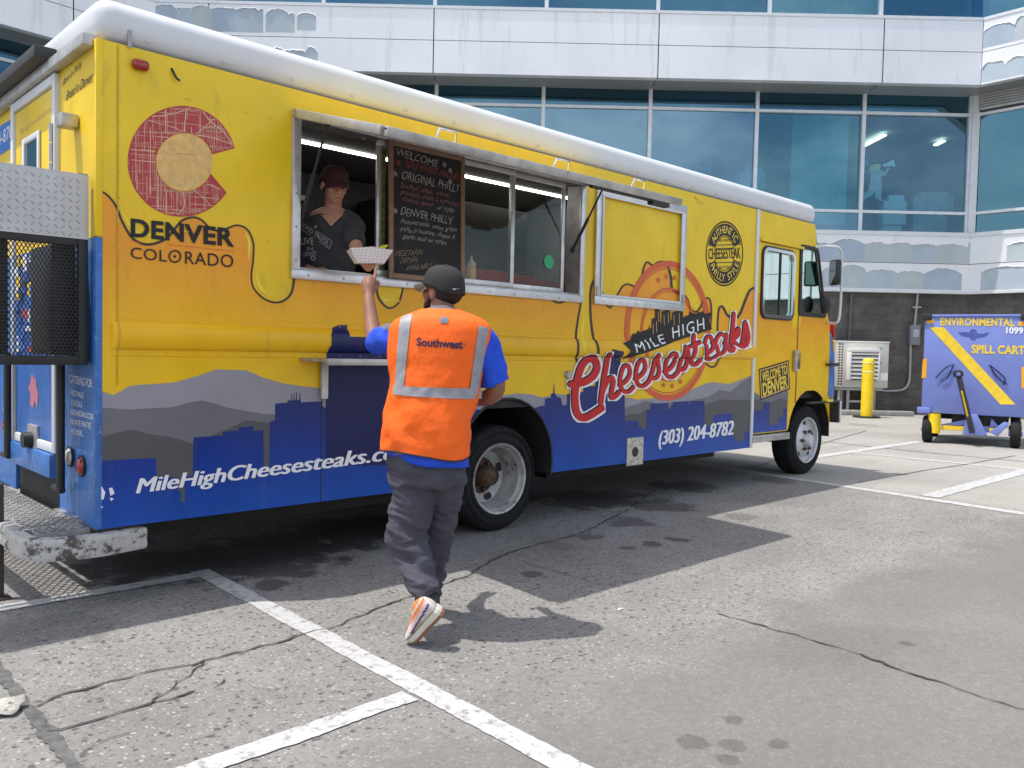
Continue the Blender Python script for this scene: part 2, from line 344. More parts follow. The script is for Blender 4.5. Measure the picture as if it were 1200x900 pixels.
# ================================================================== GROUND
def ground_material():
    m, n, l, b = newmat('aggregate_concrete'); b.inputs['Roughness'].default_value = .88
    t = n.new('ShaderNodeTexCoord'); P = t.outputs['Object']
    def noise(sc, det=6, ro=.6, vec=None):
        q = n.new('ShaderNodeTexNoise'); q.inputs['Scale'].default_value = sc; q.inputs['Detail'].default_value = det; q.inputs['Roughness'].default_value = ro; l.new(vec or P, q.inputs['Vector']); return q.outputs['Fac']
    def ramp(src, p0, p1, c0=(0, 0, 0), c1=(1, 1, 1)):
        r = n.new('ShaderNodeValToRGB'); e = r.color_ramp.elements; e[0].position = p0; e[1].position = p1; e[0].color = (*c0, 1); e[1].color = (*c1, 1); l.new(src, r.inputs[0]); return r.outputs[0]
    def math_(op, a, c, clamp=False):
        q = n.new('ShaderNodeMath'); q.operation = op; q.use_clamp = clamp
        for i, x in enumerate((a, c)):
            if isinstance(x, (int, float)): q.inputs[i].default_value = x
            else: l.new(x, q.inputs[i])
        return q.outputs[0]
    def mix(f, a, c, bl='MIX'):
        q = n.new('ShaderNodeMixRGB'); q.blend_type = bl
        for i, x in enumerate((f, a, c)):
            if isinstance(x, (int, float)): q.inputs[i].default_value = x
            elif isinstance(x, tuple): q.inputs[i].default_value = (*x, 1)
            else: l.new(x, q.inputs[i])
        return q.outputs[0]
    base = ramp(noise(.8, 9, .65), .33, .68, (.190, .186, .179), (.285, .279, .269))
    # stones: light and dark pebbles and pits
    vec = n.new('ShaderNodeVectorMath'); vec.operation = 'ADD'
    nv = n.new('ShaderNodeTexNoise'); nv.inputs['Scale'].default_value = 22; l.new(P, nv.inputs['Vector'])
    sc = n.new('ShaderNodeVectorMath'); sc.operation = 'SCALE'; sc.inputs['Scale'].default_value = .035; l.new(nv.outputs['Color'], sc.inputs[0]); l.new(P, vec.inputs[0]); l.new(sc.outputs[0], vec.inputs[1])
    def stones(scale, pick0, pick1, rim):
        v = n.new('ShaderNodeTexVoronoi'); v.inputs['Scale'].default_value = scale; l.new(vec.outputs[0], v.inputs['Vector'])
        s = n.new('ShaderNodeSeparateColor'); l.new(v.outputs['Color'], s.inputs[0])
        sz = math_('MULTIPLY_ADD', s.outputs[1], .22); n_ = sz.node; n_.inputs[2].default_value = rim
        ins = ramp(math_('SUBTRACT', sz, v.outputs['Distance']), .0, .06)
        return ins, s
    ins1, c1 = stones(27, 0, 0, .16); ins2, c2 = stones(58, 0, 0, .30)
    sto_d = math_('MULTIPLY', ins1, ramp(c1.outputs[0], .50, .54)); sto_l = math_('MULTIPLY', ins2, ramp(c2.outputs[0], .60, .66)); sto_d2 = math_('MULTIPLY', ins2, ramp(c2.outputs[2], .50, .54)); pebble = ramp(c2.outputs[0], .05, .95, (.075, .07, .066), (.40, .385, .36))
    # where the aggregate is exposed: left and middle; the right foreground is trowelled smooth
    sx = n.new('ShaderNodeSeparateXYZ'); l.new(P, sx.inputs[0])
    e = math_('ADD', math_('MULTIPLY', sx.outputs[0], AGG[0]), math_('ADD', math_('MULTIPLY', sx.outputs[1], AGG[1]), AGG[2]))
    e = math_('ADD', e, math_('MULTIPLY', math_('SUBTRACT', noise(2.2, 8, .7), .5), 1.3))
    agg = ramp(e, -.05, .45, (.16, .16, .16))
    farx = n.new('ShaderNodeMapRange'); farx.inputs[1].default_value = 7.0; farx.inputs[2].default_value = 7.6; farx.inputs[3].default_value = 1; farx.inputs[4].default_value = .12; l.new(sx.outputs[0], farx.inputs[0])
    agg = math_('MULTIPLY', agg, farx.outputs[0]); 
    smoothc = ramp(noise(1.1, 9, .62), .32, .7, (.150, .143, .133), (.195, .187, .174))
    farc = ramp(noise(.55, 8, .6), .33, .7, (.30, .29, .27), (.41, .395, .365))
    fx = n.new('ShaderNodeMapRange'); fx.inputs[1].default_value = 7.0; fx.inputs[2].default_value = 7.4; l.new(sx.outputs[0], fx.inputs[0])
    col = mix(agg, mix(fx.outputs[0], smoothc, farc), base)
    fine = noise(190, 4, .7); col = mix(.75, col, ramp(fine, .3, .7, (.55, .55, .55), (1.35, 1.33, 1.3)), 'MULTIPLY')
    mid = noise(26, 7, .75); col = mix(.8, col, ramp(mid, .3, .7, (.78, .78, .78), (1.2, 1.19, 1.17)), 'MULTIPLY')
    col = mix(math_('MULTIPLY', ins2, math_('MULTIPLY', agg, .72)), col, pebble)
    col = mix(math_('MULTIPLY', sto_l, math_('MULTIPLY', agg, .6)), col, (.40, .375, .34))
    col = mix(math_('MULTIPLY', sto_d, math_('MULTIPLY', agg, .85)), col, (.075, .070, .066))
    col = mix(math_('MULTIPLY', sto_d2, math_('MULTIPLY', agg, .6)), col, (.13, .115, .10))
    # tyre dust and grime in broad swathes
    g = n.new('ShaderNodeMapping'); g.inputs['Rotation'].default_value = (0, 0, .3); g.inputs['Scale'].default_value = (.35, 1.6, 1); l.new(P, g.inputs[0])
    col = mix(ramp(noise(1.1, 7, .6, g.outputs[0]), .52, .72, (0, 0, 0), (.30, .30, .30)), col, (.12, .118, .115))
    # oil and water stains with their own outlines, plus painted shade under the truck
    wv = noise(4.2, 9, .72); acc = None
    for (u, v, r, k) in STAINS_AND_SHADE:
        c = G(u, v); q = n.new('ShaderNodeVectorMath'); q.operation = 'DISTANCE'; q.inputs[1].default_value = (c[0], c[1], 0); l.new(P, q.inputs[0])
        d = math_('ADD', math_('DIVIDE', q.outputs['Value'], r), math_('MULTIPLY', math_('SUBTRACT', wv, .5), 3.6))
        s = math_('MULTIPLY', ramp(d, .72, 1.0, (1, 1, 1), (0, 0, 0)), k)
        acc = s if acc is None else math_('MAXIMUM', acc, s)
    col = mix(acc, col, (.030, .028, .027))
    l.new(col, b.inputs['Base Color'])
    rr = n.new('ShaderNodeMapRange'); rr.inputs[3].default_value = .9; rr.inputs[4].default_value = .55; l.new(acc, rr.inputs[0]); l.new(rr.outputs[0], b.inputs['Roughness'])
    h = math_('ADD', math_('MULTIPLY', fine, .35), math_('ADD', math_('MULTIPLY', mid, .5), math_('MULTIPLY', math_('SUBTRACT', sto_l, sto_d), math_('MULTIPLY', agg, .7))))
    bp = n.new('ShaderNodeBump'); bp.inputs['Strength'].default_value = .7; bp.inputs['Distance'].default_value = .006; l.new(h, bp.inputs['Height']); l.new(bp.outputs[0], b.inputs['Normal'])
    return m
# exposed-aggregate border measured in the photograph (a line on the ground), signed distance = a*x+b*y+c
_a = G(690, 840)[:2]; _b = G(1190, 640)[:2]; _d = _b-_a; _n = np.array([-_d[1], _d[0]]); _n /= np.linalg.norm(_n)
AGG = (float(_n[0]), float(_n[1]), float(-(_n @ _a)))
STAINS_AND_SHADE = [(775, 592, .34, .62), (800, 570, .42, .62), (740, 612, .22, .55), (905, 562, .30, .5), (870, 605, .16, .4), (795, 633, .10, .7), (765, 638, .10, .7), (735, 642, .07, .6), (690, 629, .11, .5), (625, 672, .085, .6), (660, 640, .14, .25),
          (320, 684, .13, .65), (330, 640, .55, .8), (240, 655, .5, .8), (420, 622, .6, .8), (180, 660, .5, .75), (690, 585, .6, .7), (300, 655, .6, .7), (815, 868, .055, .42), (858, 873, .05, .4), (858, 843, .045, .45), (913, 874, .045, .42), (852, 890, .04, .4), (1062, 754, .035, .5), (985, 620, .05, .35),  # the wide ones under the truck paint its shade into the concrete
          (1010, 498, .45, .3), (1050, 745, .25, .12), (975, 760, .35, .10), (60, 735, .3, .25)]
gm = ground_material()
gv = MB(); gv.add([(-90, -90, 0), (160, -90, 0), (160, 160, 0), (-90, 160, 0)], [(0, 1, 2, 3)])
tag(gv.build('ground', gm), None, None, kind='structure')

def paint_material():
    m, n, l, b = newmat('worn_road_paint'); b.inputs['Roughness'].default_value = .8
    t = n.new('ShaderNodeTexCoord'); q = n.new('ShaderNodeTexNoise'); q.inputs['Scale'].default_value = 16; q.inputs['Detail'].default_value = 10; q.inputs['Roughness'].default_value = .75; l.new(t.outputs['Object'], q.inputs['Vector'])
    r = n.new('ShaderNodeValToRGB'); e = r.color_ramp.elements; e[0].position = .375; e[0].color = (.21, .205, .195, 1); e[1].position = .47; e[1].color = (.44, .44, .435, 1); x = e.new(.75); x.color = (.53, .53, .52, 1); l.new(q.outputs['Fac'], r.inputs[0])
    v = n.new('ShaderNodeTexVoronoi'); v.inputs['Scale'].default_value = 55; l.new(t.outputs['Object'], v.inputs['Vector'])
    r2 = n.new('ShaderNodeValToRGB'); r2.color_ramp.elements[0].position = .05; r2.color_ramp.elements[0].color = (.5, .5, .48, 1); r2.color_ramp.elements[1].position = .2; l.new(v.outputs['Distance'], r2.inputs[0])
    mm = n.new('ShaderNodeMixRGB'); mm.blend_type = 'MULTIPLY'; mm.inputs[0].default_value = .8; l.new(r.outputs[0], mm.inputs[1]); l.new(r2.outputs[0], mm.inputs[2]); l.new(mm.outputs[0], b.inputs['Base Color'])
    bp = n.new('ShaderNodeBump'); bp.inputs['Strength'].default_value = .5; bp.inputs['Distance'].default_value = .004; l.new(q.outputs['Fac'], bp.inputs['Height']); l.new(bp.outputs[0], b.inputs['Normal']); return m
PM = paint_material()
def road_line(p, q, w, z=.004, ragged=.10):
    p, q = np.array(p[:2], float), np.array(q[:2], float); L = np.linalg.norm(q-p); d = (q-p)/L; nn = np.array([-d[1], d[0]]); k = max(4, int(L/.025)); V = []; Fc = []
    for i in range(k+1):
        s = L*i/k
        a = w/2*(1+ragged*mnoise.noise((s*3, p[0]*7, 1))+ragged*.9*mnoise.noise((s*40, p[1]*7, 3))); c = w/2*(1+ragged*mnoise.noise((s*3, p[0]*7, 11))+ragged*.9*mnoise.noise((s*40, p[1]*7, 13)))
        V += [(*(p+d*s+nn*a), z), (*(p+d*s-nn*c), z)]
    return V, [(2*i, 2*i+2, 2*i+3, 2*i+1) for i in range(k)]
def road_mark(p, q, w, z=.004, ragged=.1):
    mb = MB(); mb.add(*road_line(p, q, w, z, ragged)); tag(mb.build('road_marking', PM), None, None, kind='structure')
road_mark((.705, .36), (.597, -3.4), .112)
road_mark((.56, -1.95), (-1.8, -1.975), .105, .005, .16)
road_mark((.66, .27), (-2.2, .32), .11, .005, .2)
road_mark((7.56, 1.4), (6.95, -4.6), .15, .004, .12)
road_mark((7.42, -1.5), (10.65, -1.56), .18, .005, .12)
road_mark((8.9, .76), (13.3, .69), .17, .005, .25)
road_mark((10.62, .85), (10.78, -4.5), .14, .004, .2)
# cracks and joints (photo traces on the ground plane)
def crack(pts, w, jit=.012, seed=0, vary=1.9):
    P = [G(*p)[:2] for p in pts]; out = []
    for a, c in zip(P[:-1], P[1:]):
        k = max(2, int(np.linalg.norm(c-a)/.03))
        for i in range(k): out.append(a+(c-a)*i/k)
    out.append(P[-1]); r = random.Random(seed); o2 = []
    for i, p in enumerate(out): o2.append(p+np.array([mnoise.noise((p[0]*12, p[1]*12, seed+.3)), mnoise.noise((p[0]*12, p[1]*12, seed+7.7))])*jit*2.4+np.array([r.uniform(-1, 1), r.uniform(-1, 1)])*jit*.25)
    W = [w*(.25+(1.9-vary)*.35+vary*abs(mnoise.noise((p[0]*6, p[1]*6, seed+4)))+.5*r.random()) for p in o2]
    W[0] *= .3; W[-1] *= .2
    v, f = ribbon(o2, W); return [(a, c, .0056) for a, c in v], f
cm_ = mat('crack_dark', (.055, .052, .049), .95, var=.4, vscale=30); jm = mat('joint_filler', (.105, .105, .10), .9, var=.4, vscale=20)
cb = MB()
for i, (pts, w) in enumerate([([(33, 829), (110, 805), (140, 796), (240, 776), (264, 768), (320, 756), (352, 746), (400, 732), (430, 718), (507, 690), (549, 674), (587, 652), (605, 645), (682, 625), (735, 598), (770, 573)], .011),
        ([(599, 655), (640, 667), (701, 684), (724, 688)], .006), ([(58, 858), (120, 842), (176, 826), (200, 808), (240, 778)], .009), ([(176, 826), (205, 818), (232, 810)], .011), ([(590, 651), (617, 642), (628, 646)], .007),
        ([(837, 718), (917, 741), (987, 760), (1057, 786), (1127, 809), (1200, 832), (1300, 862)], .010), ([(88, 888), (110, 872), (150, 858)], .005), ([(250, 806), (262, 797)], .008)]):
    cb.add(*crack(pts, w, seed=i))
tag(cb.build('ground_cracks', cm_), None, None, kind='structure')
jb = MB()
for i, (pts, w, j) in enumerate([([(-30, 750), (0, 786), (24, 820), (56, 860), (84, 896), (110, 930)], .045, .012), ([(880, 549), (966, 519), (1015, 505)], .02, .004), ([(1005, 566), (1080, 552), (1134, 544), (1190, 534)], .022, .004), ([(960, 517), (1080, 530), (1200, 541)], .03, .004)]):
    jb.add([(a, c, z-.0012) for a, c, z in crack(pts, w, j*.5, 20+i, .7)[0]], crack(pts, w, j*.5, 20+i, .7)[1])
tag(jb.build('pavement_joints', jm), None, None, kind='structure')

# ================================================================== TERMINAL BUILDING
clad = mat('white_cladding', (.76, .765, .775), .32, .25, bump=.12, bscale=1.3, var=.05, vscale=.7, dirt=((.68, .675, .665), .55, 3.2), streak=.10)
clad_film = mat('peeling_film', (.80, .80, .79), .6, var=.05, vscale=3)
bare = mat('bare_grey_panel', (.40, .475, .53), .5, var=.10, vscale=1.5, dirt=((.46, .50, .50), .6, 2.2))
bare_b = mat('bare_panel_bluish', (.36, .435, .52), .5, var=.08, vscale=2); bare_c = mat('bare_panel_greenish', (.43, .49, .50), .55, var=.08, vscale=2)
soff = mat('soffit_metal', (.30, .30, .30), .5, .3, var=.06)
mull = mat('mullion_aluminium', (.66, .68, .70), .4, .3, var=.06)
gasket = mat('panel_joint', (.03, .03, .032), .8)
bglass = glass('curtain_wall_glass', (.22, .45, .54), (.38, .64, .82), .26)
bglass_c = glass('clear_room_glass', (.42, .66, .72), (.34, .60, .78), .15)
bglass_d = glass('spandrel_glass', (.06, .22, .30), (.26, .56, .78), .18)
bglass_l = glass('pale_glass', (.22, .52, .58), (.34, .68, .82), .20)
def block_mat():
    m, n, l, b = newmat('block_wall'); b.inputs['Roughness'].default_value = .9
    t = n.new('ShaderNodeTexCoord'); u = n.new('ShaderNodeUVMap'); br = n.new('ShaderNodeTexBrick'); l.new(u.outputs[0], br.inputs['Vector'])
    br.inputs['Scale'].default_value = 1; br.inputs['Brick Width'].default_value = .42; br.inputs['Row Height'].default_value = .21; br.inputs['Mortar Size'].default_value = .006; br.inputs['Mortar Smooth'].default_value = .4
    br.inputs['Color1'].default_value = (.112, .104, .097, 1); br.inputs['Color2'].default_value = (.086, .081, .077, 1); br.inputs['Mortar'].default_value = (.080, .075, .071, 1); br.inputs['Bias'].default_value = -.2
    q = n.new('ShaderNodeTexNoise'); q.inputs['Scale'].default_value = 1.3; q.inputs['Detail'].default_value = 9; q.inputs['Roughness'].default_value = .7; l.new(t.outputs['Object'], q.inputs['Vector'])
    r = n.new('ShaderNodeValToRGB'); r.color_ramp.elements[0].position = .3; r.color_ramp.elements[0].color = (.6, .6, .6, 1); r.color_ramp.elements[1].position = .72; r.color_ramp.elements[1].color = (1.5, 1.46, 1.42, 1); l.new(q.outputs['Fac'], r.inputs[0])
    mm = n.new('ShaderNodeMixRGB'); mm.blend_type = 'MULTIPLY'; mm.inputs[0].default_value = 1; l.new(br.outputs['Color'], mm.inputs[1]); l.new(r.outputs[0], mm.inputs[2]); l.new(mm.outputs[0], b.inputs['Base Color'])
    q2 = n.new('ShaderNodeTexNoise'); q2.inputs['Scale'].default_value = 9; q2.inputs['Detail'].default_value = 6; l.new(t.outputs['Object'], q2.inputs['Vector'])
    ad = n.new('ShaderNodeMath'); ad.operation = 'MULTIPLY_ADD'; ad.inputs[1].default_value = -.6; l.new(br.outputs['Fac'], ad.inputs[0]); l.new(q2.outputs['Fac'], ad.inputs[2])
    bp = n.new('ShaderNodeBump'); bp.inputs['Strength'].default_value = .8; bp.inputs['Distance'].default_value = .03; l.new(ad.outputs[0], bp.inputs['Height']); l.new(bp.outputs[0], b.inputs['Normal']); return m
blockm = block_mat()
ca, sa = math.cos(rad(41)), math.sin(rad(41))
bld = empty('terminal_building', F(1.2, 0, 21), 'white panelled airport terminal with blue glass bands and peeling film', 'building')
class Facet:
    """a straight run of facade; s along it (rightwards), d out of it towards the yard"""
    def __init__(s, u, w, dirn): s.o = np.array(F(u, 0, w)); s.t = dirn[0]*TT+dirn[1]*NN; s.n = np.array([s.t[1], -s.t[0], 0]); 
    def P(s, a, d, z): q = s.o+s.t*a+s.n*d; return (q[0], q[1], z)
    def box(s, mb, a0, a1, d0, d1, z0, z1, mi=0, k0=0., k1=0.):      # k0,k1: mitre slopes at the ends (per metre of d)
        v = [s.P(a0+k0*d0, d0, z0), s.P(a1+k1*d0, d0, z0), s.P(a1+k1*d1, d1, z0), s.P(a0+k0*d1, d1, z0)]; v += [(x, y, z1) for x, y, _ in v]
        mb.add(v, [(3, 2, 1, 0), (4, 5, 6, 7), (0, 1, 5, 4), (1, 2, 6, 5), (2, 3, 7, 6), (3, 0, 4, 7)], mi)
    def sheet(s, mb, poly, d, mi=0): mb.add([s.P(a, d, z) for a, z in poly], [tuple(range(len(poly)))], mi)
KT = math.tan(rad(24.3))
UL, UR = -9.08, 11.42
FM = Facet(UL, 21, (1, 0)); LM = UR-UL
LL = 15.; FL = Facet(UL-sa*LL, 21-ca*LL, (sa, ca))
LR = 13.; FR = Facet(UR, 21, (math.sin(rad(42)), -math.cos(rad(42))))
assert FM.n @ NN < 0
def do_facet(fc, L, mulls, k0, k1, name_pre, panes):
    def bx(name, m, *a, parent=bld, bevel=0):
        mb = MB(); fc.box(mb, *a, k0=k0, k1=k1); return mb.build(name, m, parent, bevel)
    # block base with uv in metres
    o = bx('block_wall', blockm, 0, L, -.3, 0, -.05, 3.06)
    uv = o.data.uv_layers.new(name='UVMap')
    for p in o.data.polygons:
        for li in p.loop_indices:
            co = np.array(o.data.vertices[o.data.loops[li].vertex_index].co); uv.data[li].uv = (float((co-fc.o) @ fc.t), co[2])
    band = bx('cladding_band', clad, 0, L, -.3, .16, 3.10, 4.46)
    bx('drip_rail', mull, 0, L, 0, .20, 3.04, 3.10)
    bx('sill', mull, 0, L, -.1, .19, 4.46, 4.56)
    bx('floor_slab', soff, 0, L, -6.0, -.3, 4.2, 4.5)
    bx('head_rail', mull, 0, L, -.06, .03, 8.0, 8.10)
    bx('soffit', soff, 0, L, -.06, .98, 7.96, 8.0)
    bx('fascia_lower', clad, 0, L, .80, 1.0, 7.93, 8.685); bx('fascia_upper', clad, 0, L, .80, 1.0, 8.70, 9.43)
    bx('fascia_core', gasket, 0, L, .30, .97, 8.0, 9.42)
    bx('upper_sill', mull, 0, L, .70, 1.02, 9.43, 9.50)
    bx('parapet', clad, 0, L, .3, 1.0, 12.4, 14.5)
    bx('ceiling', mat('ceiling_tile', (.45, .45, .44), .8), 0, L, -6.0, -.06, 8.0, 8.06)
    bx('back_wall', inner_b, 0, L, -6.1, -6.0, 4.5, 8.0)
    bx('upper_back', inner_b, 0, L, -4.1, -4.0, 9.5, 12.4)
    for i, (a0, a1) in enumerate(zip(mulls[:-1], mulls[1:])):
        fr = MB(); w = .045
        fc.box(fr, a0-w, a0+w, -.08, .05, 4.56, 8.0)
        if i == len(mulls)-2: fc.box(fr, a1-w, a1+w, -.08, .05, 4.56, 8.0)
        for z in (5.06, 7.50): fc.box(fr, a0+w, a1-w, -.07, .04, z-.035, z+.035)
        fo = fr.build('window', mull, bld)
        for (z0, z1) in ((4.56, 5.025), (5.095, 7.465), (7.535, 8.0)):
            mb = MB(); tr_ = random.Random(int(i*31+z0*7)); mb.add([fc.P(a_, -.02+tr_.uniform(-.012, .012), z_) for a_, z_ in ((a0+w, z0), (a1-w, z0), (a1-w, z1), (a0+w, z1))], [(0, 1, 2), (0, 2, 3)]) if False else mb.add((lambda q, k, m_: [fc.P(a_, -.02+q+k*(a_-a0)+m_*(z_-z0), z_) for a_, z_ in ((a0+w, z0), (a1-w, z0), (a1-w, z1), (a0+w, z1))])(0, tr_.uniform(-.007, .007), tr_.uniform(-.010, .010)), [(0, 1, 2, 3)]); mb.build('pane', panes(i, z0), fo)
        ur = MB(); fc.box(ur, a0-w, a0+w, .66, .80, 9.50, 12.4); uo = ur.build('window', mull, bld)
        mb = MB(); fc.sheet(mb, [(a0+w, 9.5), (a1-w, 9.5), (a1-w, 12.4), (a0+w, 12.4)], .72); mb.build('pane', bglass_l if (i*7+3) % 5 == 0 else bglass_d, uo)
    jb = MB()
    for a in mulls[1:-1:2]: fc.box(jb, a-.012, a+.012, .9, 1.002, 7.93, 9.43); fc.box(jb, a-.01, a+.01, .3, .99, 7.955, 7.99)
    fc.box(jb, 0, L, .1, .1625, 3.775, 3.79, k0=k0, k1=k1)
    jb.build('panel_joints', gasket, bld)
inner_b = mat('room_wall', (.16, .19, .20), .8)
ML = [0.02]+[LM-0.12-2.667*k for k in range(7, -1, -1)]
do_facet(FM, LM, ML, KT, -KT, 'm', lambda i, z: bglass_l if (i == 6 and z > 5 and z < 7) else (bglass_c if i == 7 and z < 7.5 else (bglass if z < 7.5 else bglass_d)))
do_facet(FL, LL, [LL-2.3*k for k in range(6, -1, -1)], 0, -KT, 'l', lambda i, z: bglass_d)
do_facet(FR, LR, [0.05, 3.2, 6.4, 9.6, 12.9], KT, 0, 'r', lambda i, z: bglass_l)
# louvre above the right facet's first window
lb = MB()
FR.box(lb, .1, 3.1, -.01, .04, 7.56, 7.98)
lo = lb.build('louver', mat('louvre_dark', (.07, .075, .08), .6), bld); lb = MB()
for k in range(6):
    z = 7.60+k*.065; lb.add([FR.P(.12, .045, z), FR.P(3.08, .045, z), FR.P(3.08, .085, z+.035), FR.P(.12, .085, z+.035), FR.P(.12, .045, z+.012), FR.P(3.08, .045, z+.012), FR.P(3.08, .085, z+.047), FR.P(.12, .085, z+.047)], [(0, 1, 2, 3), (7, 6, 5, 4), (0, 1, 5, 4), (3, 2, 6, 7), (1, 2, 6, 5), (0, 3, 7, 4)])
lb.build('louver_blades', mat('louvre_blade', (.5, .51, .52), .45, .3), lo)
# torn protective film: bare grey areas with scalloped upper edges and a curling lip
def torn(fc, a0, a1, z0, z1, d, seed, amp=.16, step=.55, closed_top=False):
    r = random.Random(seed); top = []; a = a0
    while a < a1-.02:
        w = r.uniform(.6, 1.5)*step; b_ = min(a1, a+w); k = 11; h = r.uniform(.2, 1)*amp; r_k = r.uniform(-1., 1.5)
        for i in range(k):
            t = i/k; top.append((a+(b_-a)*t, z1-amp+h*(1-abs(2*t-1)**(2.6+r_k))**.9+.030*mnoise.noise((a*9+t*8, z1*5, seed))))
        a = b_
    top.append((a1, z1-amp)); mb = MB()
    for q in range(0, len(top)-1, 11):
        sg = top[q:q+12]; v, f = fill2d([[(sg[0][0], z0), (sg[-1][0], z0)]+sg[::-1]]); mb.add([fc.P(x, d, z) for x, z in v], f, r.choice((0, 0, 1, 2)))
    mb.build('bare_panel_area', [bare, bare_b, bare_c], bld)
    lip = MB(); V = []
    for i, (x, z) in enumerate(top):
        c = .010+.030*abs(mnoise.noise((x*3, z*3, seed+2))); V += [fc.P(x, d+.002, z+.014), fc.P(x, d+c, z-.012*mnoise.noise((x*7, 0, seed))-.004), fc.P(x, d+c*.8, z-.035*abs(mnoise.noise((x*5, 1, seed)))-.012)]
    lip.add(V, [(3*i+j, 3*i+3+j, 3*i+4+j, 3*i+1+j) for i in range(len(top)-1) for j in (0, 1)]); lip.build('film_edge', clad_film, bld)
torn(FM, 11.5, LM-.05, 3.80, 4.36, .164, 1, .13, .75); torn(FM, 11.0, LM-.25, 3.14, 3.74, .164, 2, .20, .72)
torn(FR, .9, 1.7, 3.82, 4.30, .164, 3, .10, 1.0); torn(FR, 1.8, 8.0, 3.82, 4.40, .164, 4, .16, .8); torn(FR, .35, 8.0, 3.13, 3.72, .164, 5, .15, 1.1)
torn(FM, .35, 3.0, 8.78, 9.40, 1.003, 6, .10, .45); torn(FM, 3.06, 3.75, 8.80, 9.36, 1.003, 8, .14, .7); torn(FM, 3.8, 4.25, 8.86, 9.36, 1.003, 9, .16, .5); torn(FM, 2.4, 4.3, 8.0, 8.50, 1.003, 7, .14, .5)
torn(FR, .45, 4, 8.78, 9.36, 1.003, 10, .2, .6); torn(FR, .45, 4, 7.98, 8.5, 1.003, 11, .2, .5)
torn(FL, LL-3.05, LL-2.7, 8.9, 9.4, 1.003, 12, .3, .35); torn(FL, LL-.95, LL-.5, 8.1, 8.6, 1.003, 13, .2, .4)
# corner post at both bay corners
cp = MB()
for (u, s) in ((UR, 1), (UL, -1)): cp = MB(); cp.obox(F(u-s*.02, 6.3, 20.96), TT*.09, NN*.06, (0, 0, 1.72)); cp.build('corner_post', mull, bld)
# rooms behind the glass
def room_thing(name, mb, m, label, cat, bevel=0): o = mb.build(name, m, None, bevel); tag(o, label, cat); return o
part = MB(); part.obox(F(7.75, 6.3, 21.55), TT*.72, NN*.05, (0, 0, 1.5)); part.build('room_partition', mat('pale_partition', (.75, .85, .85), .8), bld)
lt = mat('office_tube', (1, .95, .8), .5, emit=3)
for (u0, v0, u1, v1, lab) in ((1012, 171, 1037, 158, 'long ceiling light glowing behind the window right of the cutout figure'), (1096, 170, 1106, 165, 'short ceiling light glowing far right in the terminal window')):
    a, b_ = on(u0, v0, 2, 7.9), on(u1, v1, 2, 7.9); mb = MB(); mb.bar(a, b_, .12, .05); o = mb.build('ceiling_light', lt); tag(o, lab, 'light', 'lights inside the terminal')
lad = empty('step_ladder', F(*((lambda q: (q[0], 4.5))(WU(825, 210, 22.3))), 22.3), 'pale step ladder standing behind the terminal window', 'ladder')
lu = WU(825, 210, 22.3)[0]; lm = mat('ladder_paint', (.55, .75, .7), .5)
for s in (-1, 1):
    mb = MB(); mb.bar(F(lu+s*.24, 4.5, 22.2), F(lu+s*.17, 6.55, 22.4), .05, .03); mb.build('rail', lm, lad)
    mb = MB(); mb.bar(F(lu+s*.24, 4.5, 22.85), F(lu+s*.17, 6.5, 22.45), .05, .03); mb.build('back_leg', lm, lad)
for k in range(6):
    z = 4.85+k*.3; mb = MB(); mb.obox(F(lu, z, 22.2+.1*(z-4.5)), TT*.2, NN*.045, (0, 0, .014)); mb.build('step', lm, lad)
mb = MB(); mb.obox(F(lu, 6.56, 22.42), TT*.19, NN*.09, (0, 0, .03)); mb.build('top_cap', mat('ladder_cap', (.75, .6, .2), .5), lad)
# cut-out figure standing in the window
fw_ = 21.35
def fig(name, pts, m, dw=0., parent=None):
    mb = MB(); p = [WU(*q, fw_+dw) for q in pts]; v, f = fill2d([p]); 
    mb.add([F(a, z, fw_+dw) for a, z in v]+[F(a, z, fw_+dw+.02) for a, z in v], [q for q in f]+[tuple(i+len(v) for i in q[::-1]) for q in f]); return mb.build(name, m, parent)
q0 = WU(1022, 238, fw_); cut = empty('cutout_figure', F(q0[0], 4.56, fw_), 'outlined cutout of a figure raising a megaphone and card in the terminal window', 'cutout')
zo = lambda *p: [(980+x/7.5, 150+y/7.5) for x, y in p]
fig('figure_body', zo((305, 440), (300, 400), (250, 380), (245, 370), (300, 395), (330, 370), (380, 365), (430, 385), (455, 340), (470, 350), (440, 410), (395, 430), (400, 520), (395, 620), (430, 645), (380, 640), (340, 610), (345, 540), (320, 590), (260, 620), (240, 655), (215, 650), (220, 590), (285, 545)), mat('cutout_grey', (.55, .60, .62), .7), 0, cut)
fig('figure_hair', zo((285, 355), (310, 325), (370, 315), (395, 330), (385, 360), (340, 375), (300, 385)), mat('cutout_yellow', (.85, .80, .30), .7), -.03, cut)
fig('megaphone', zo((400, 320), (440, 310), (505, 275), (520, 335), (450, 335), (425, 345)), mat('cutout_pale', (.88, .9, .9), .7), -.03, cut)
fig('card', zo((205, 310), (275, 278), (295, 325), (205, 360)), mat('cutout_blue', (.05, .35, .60), .7), -.03, cut)
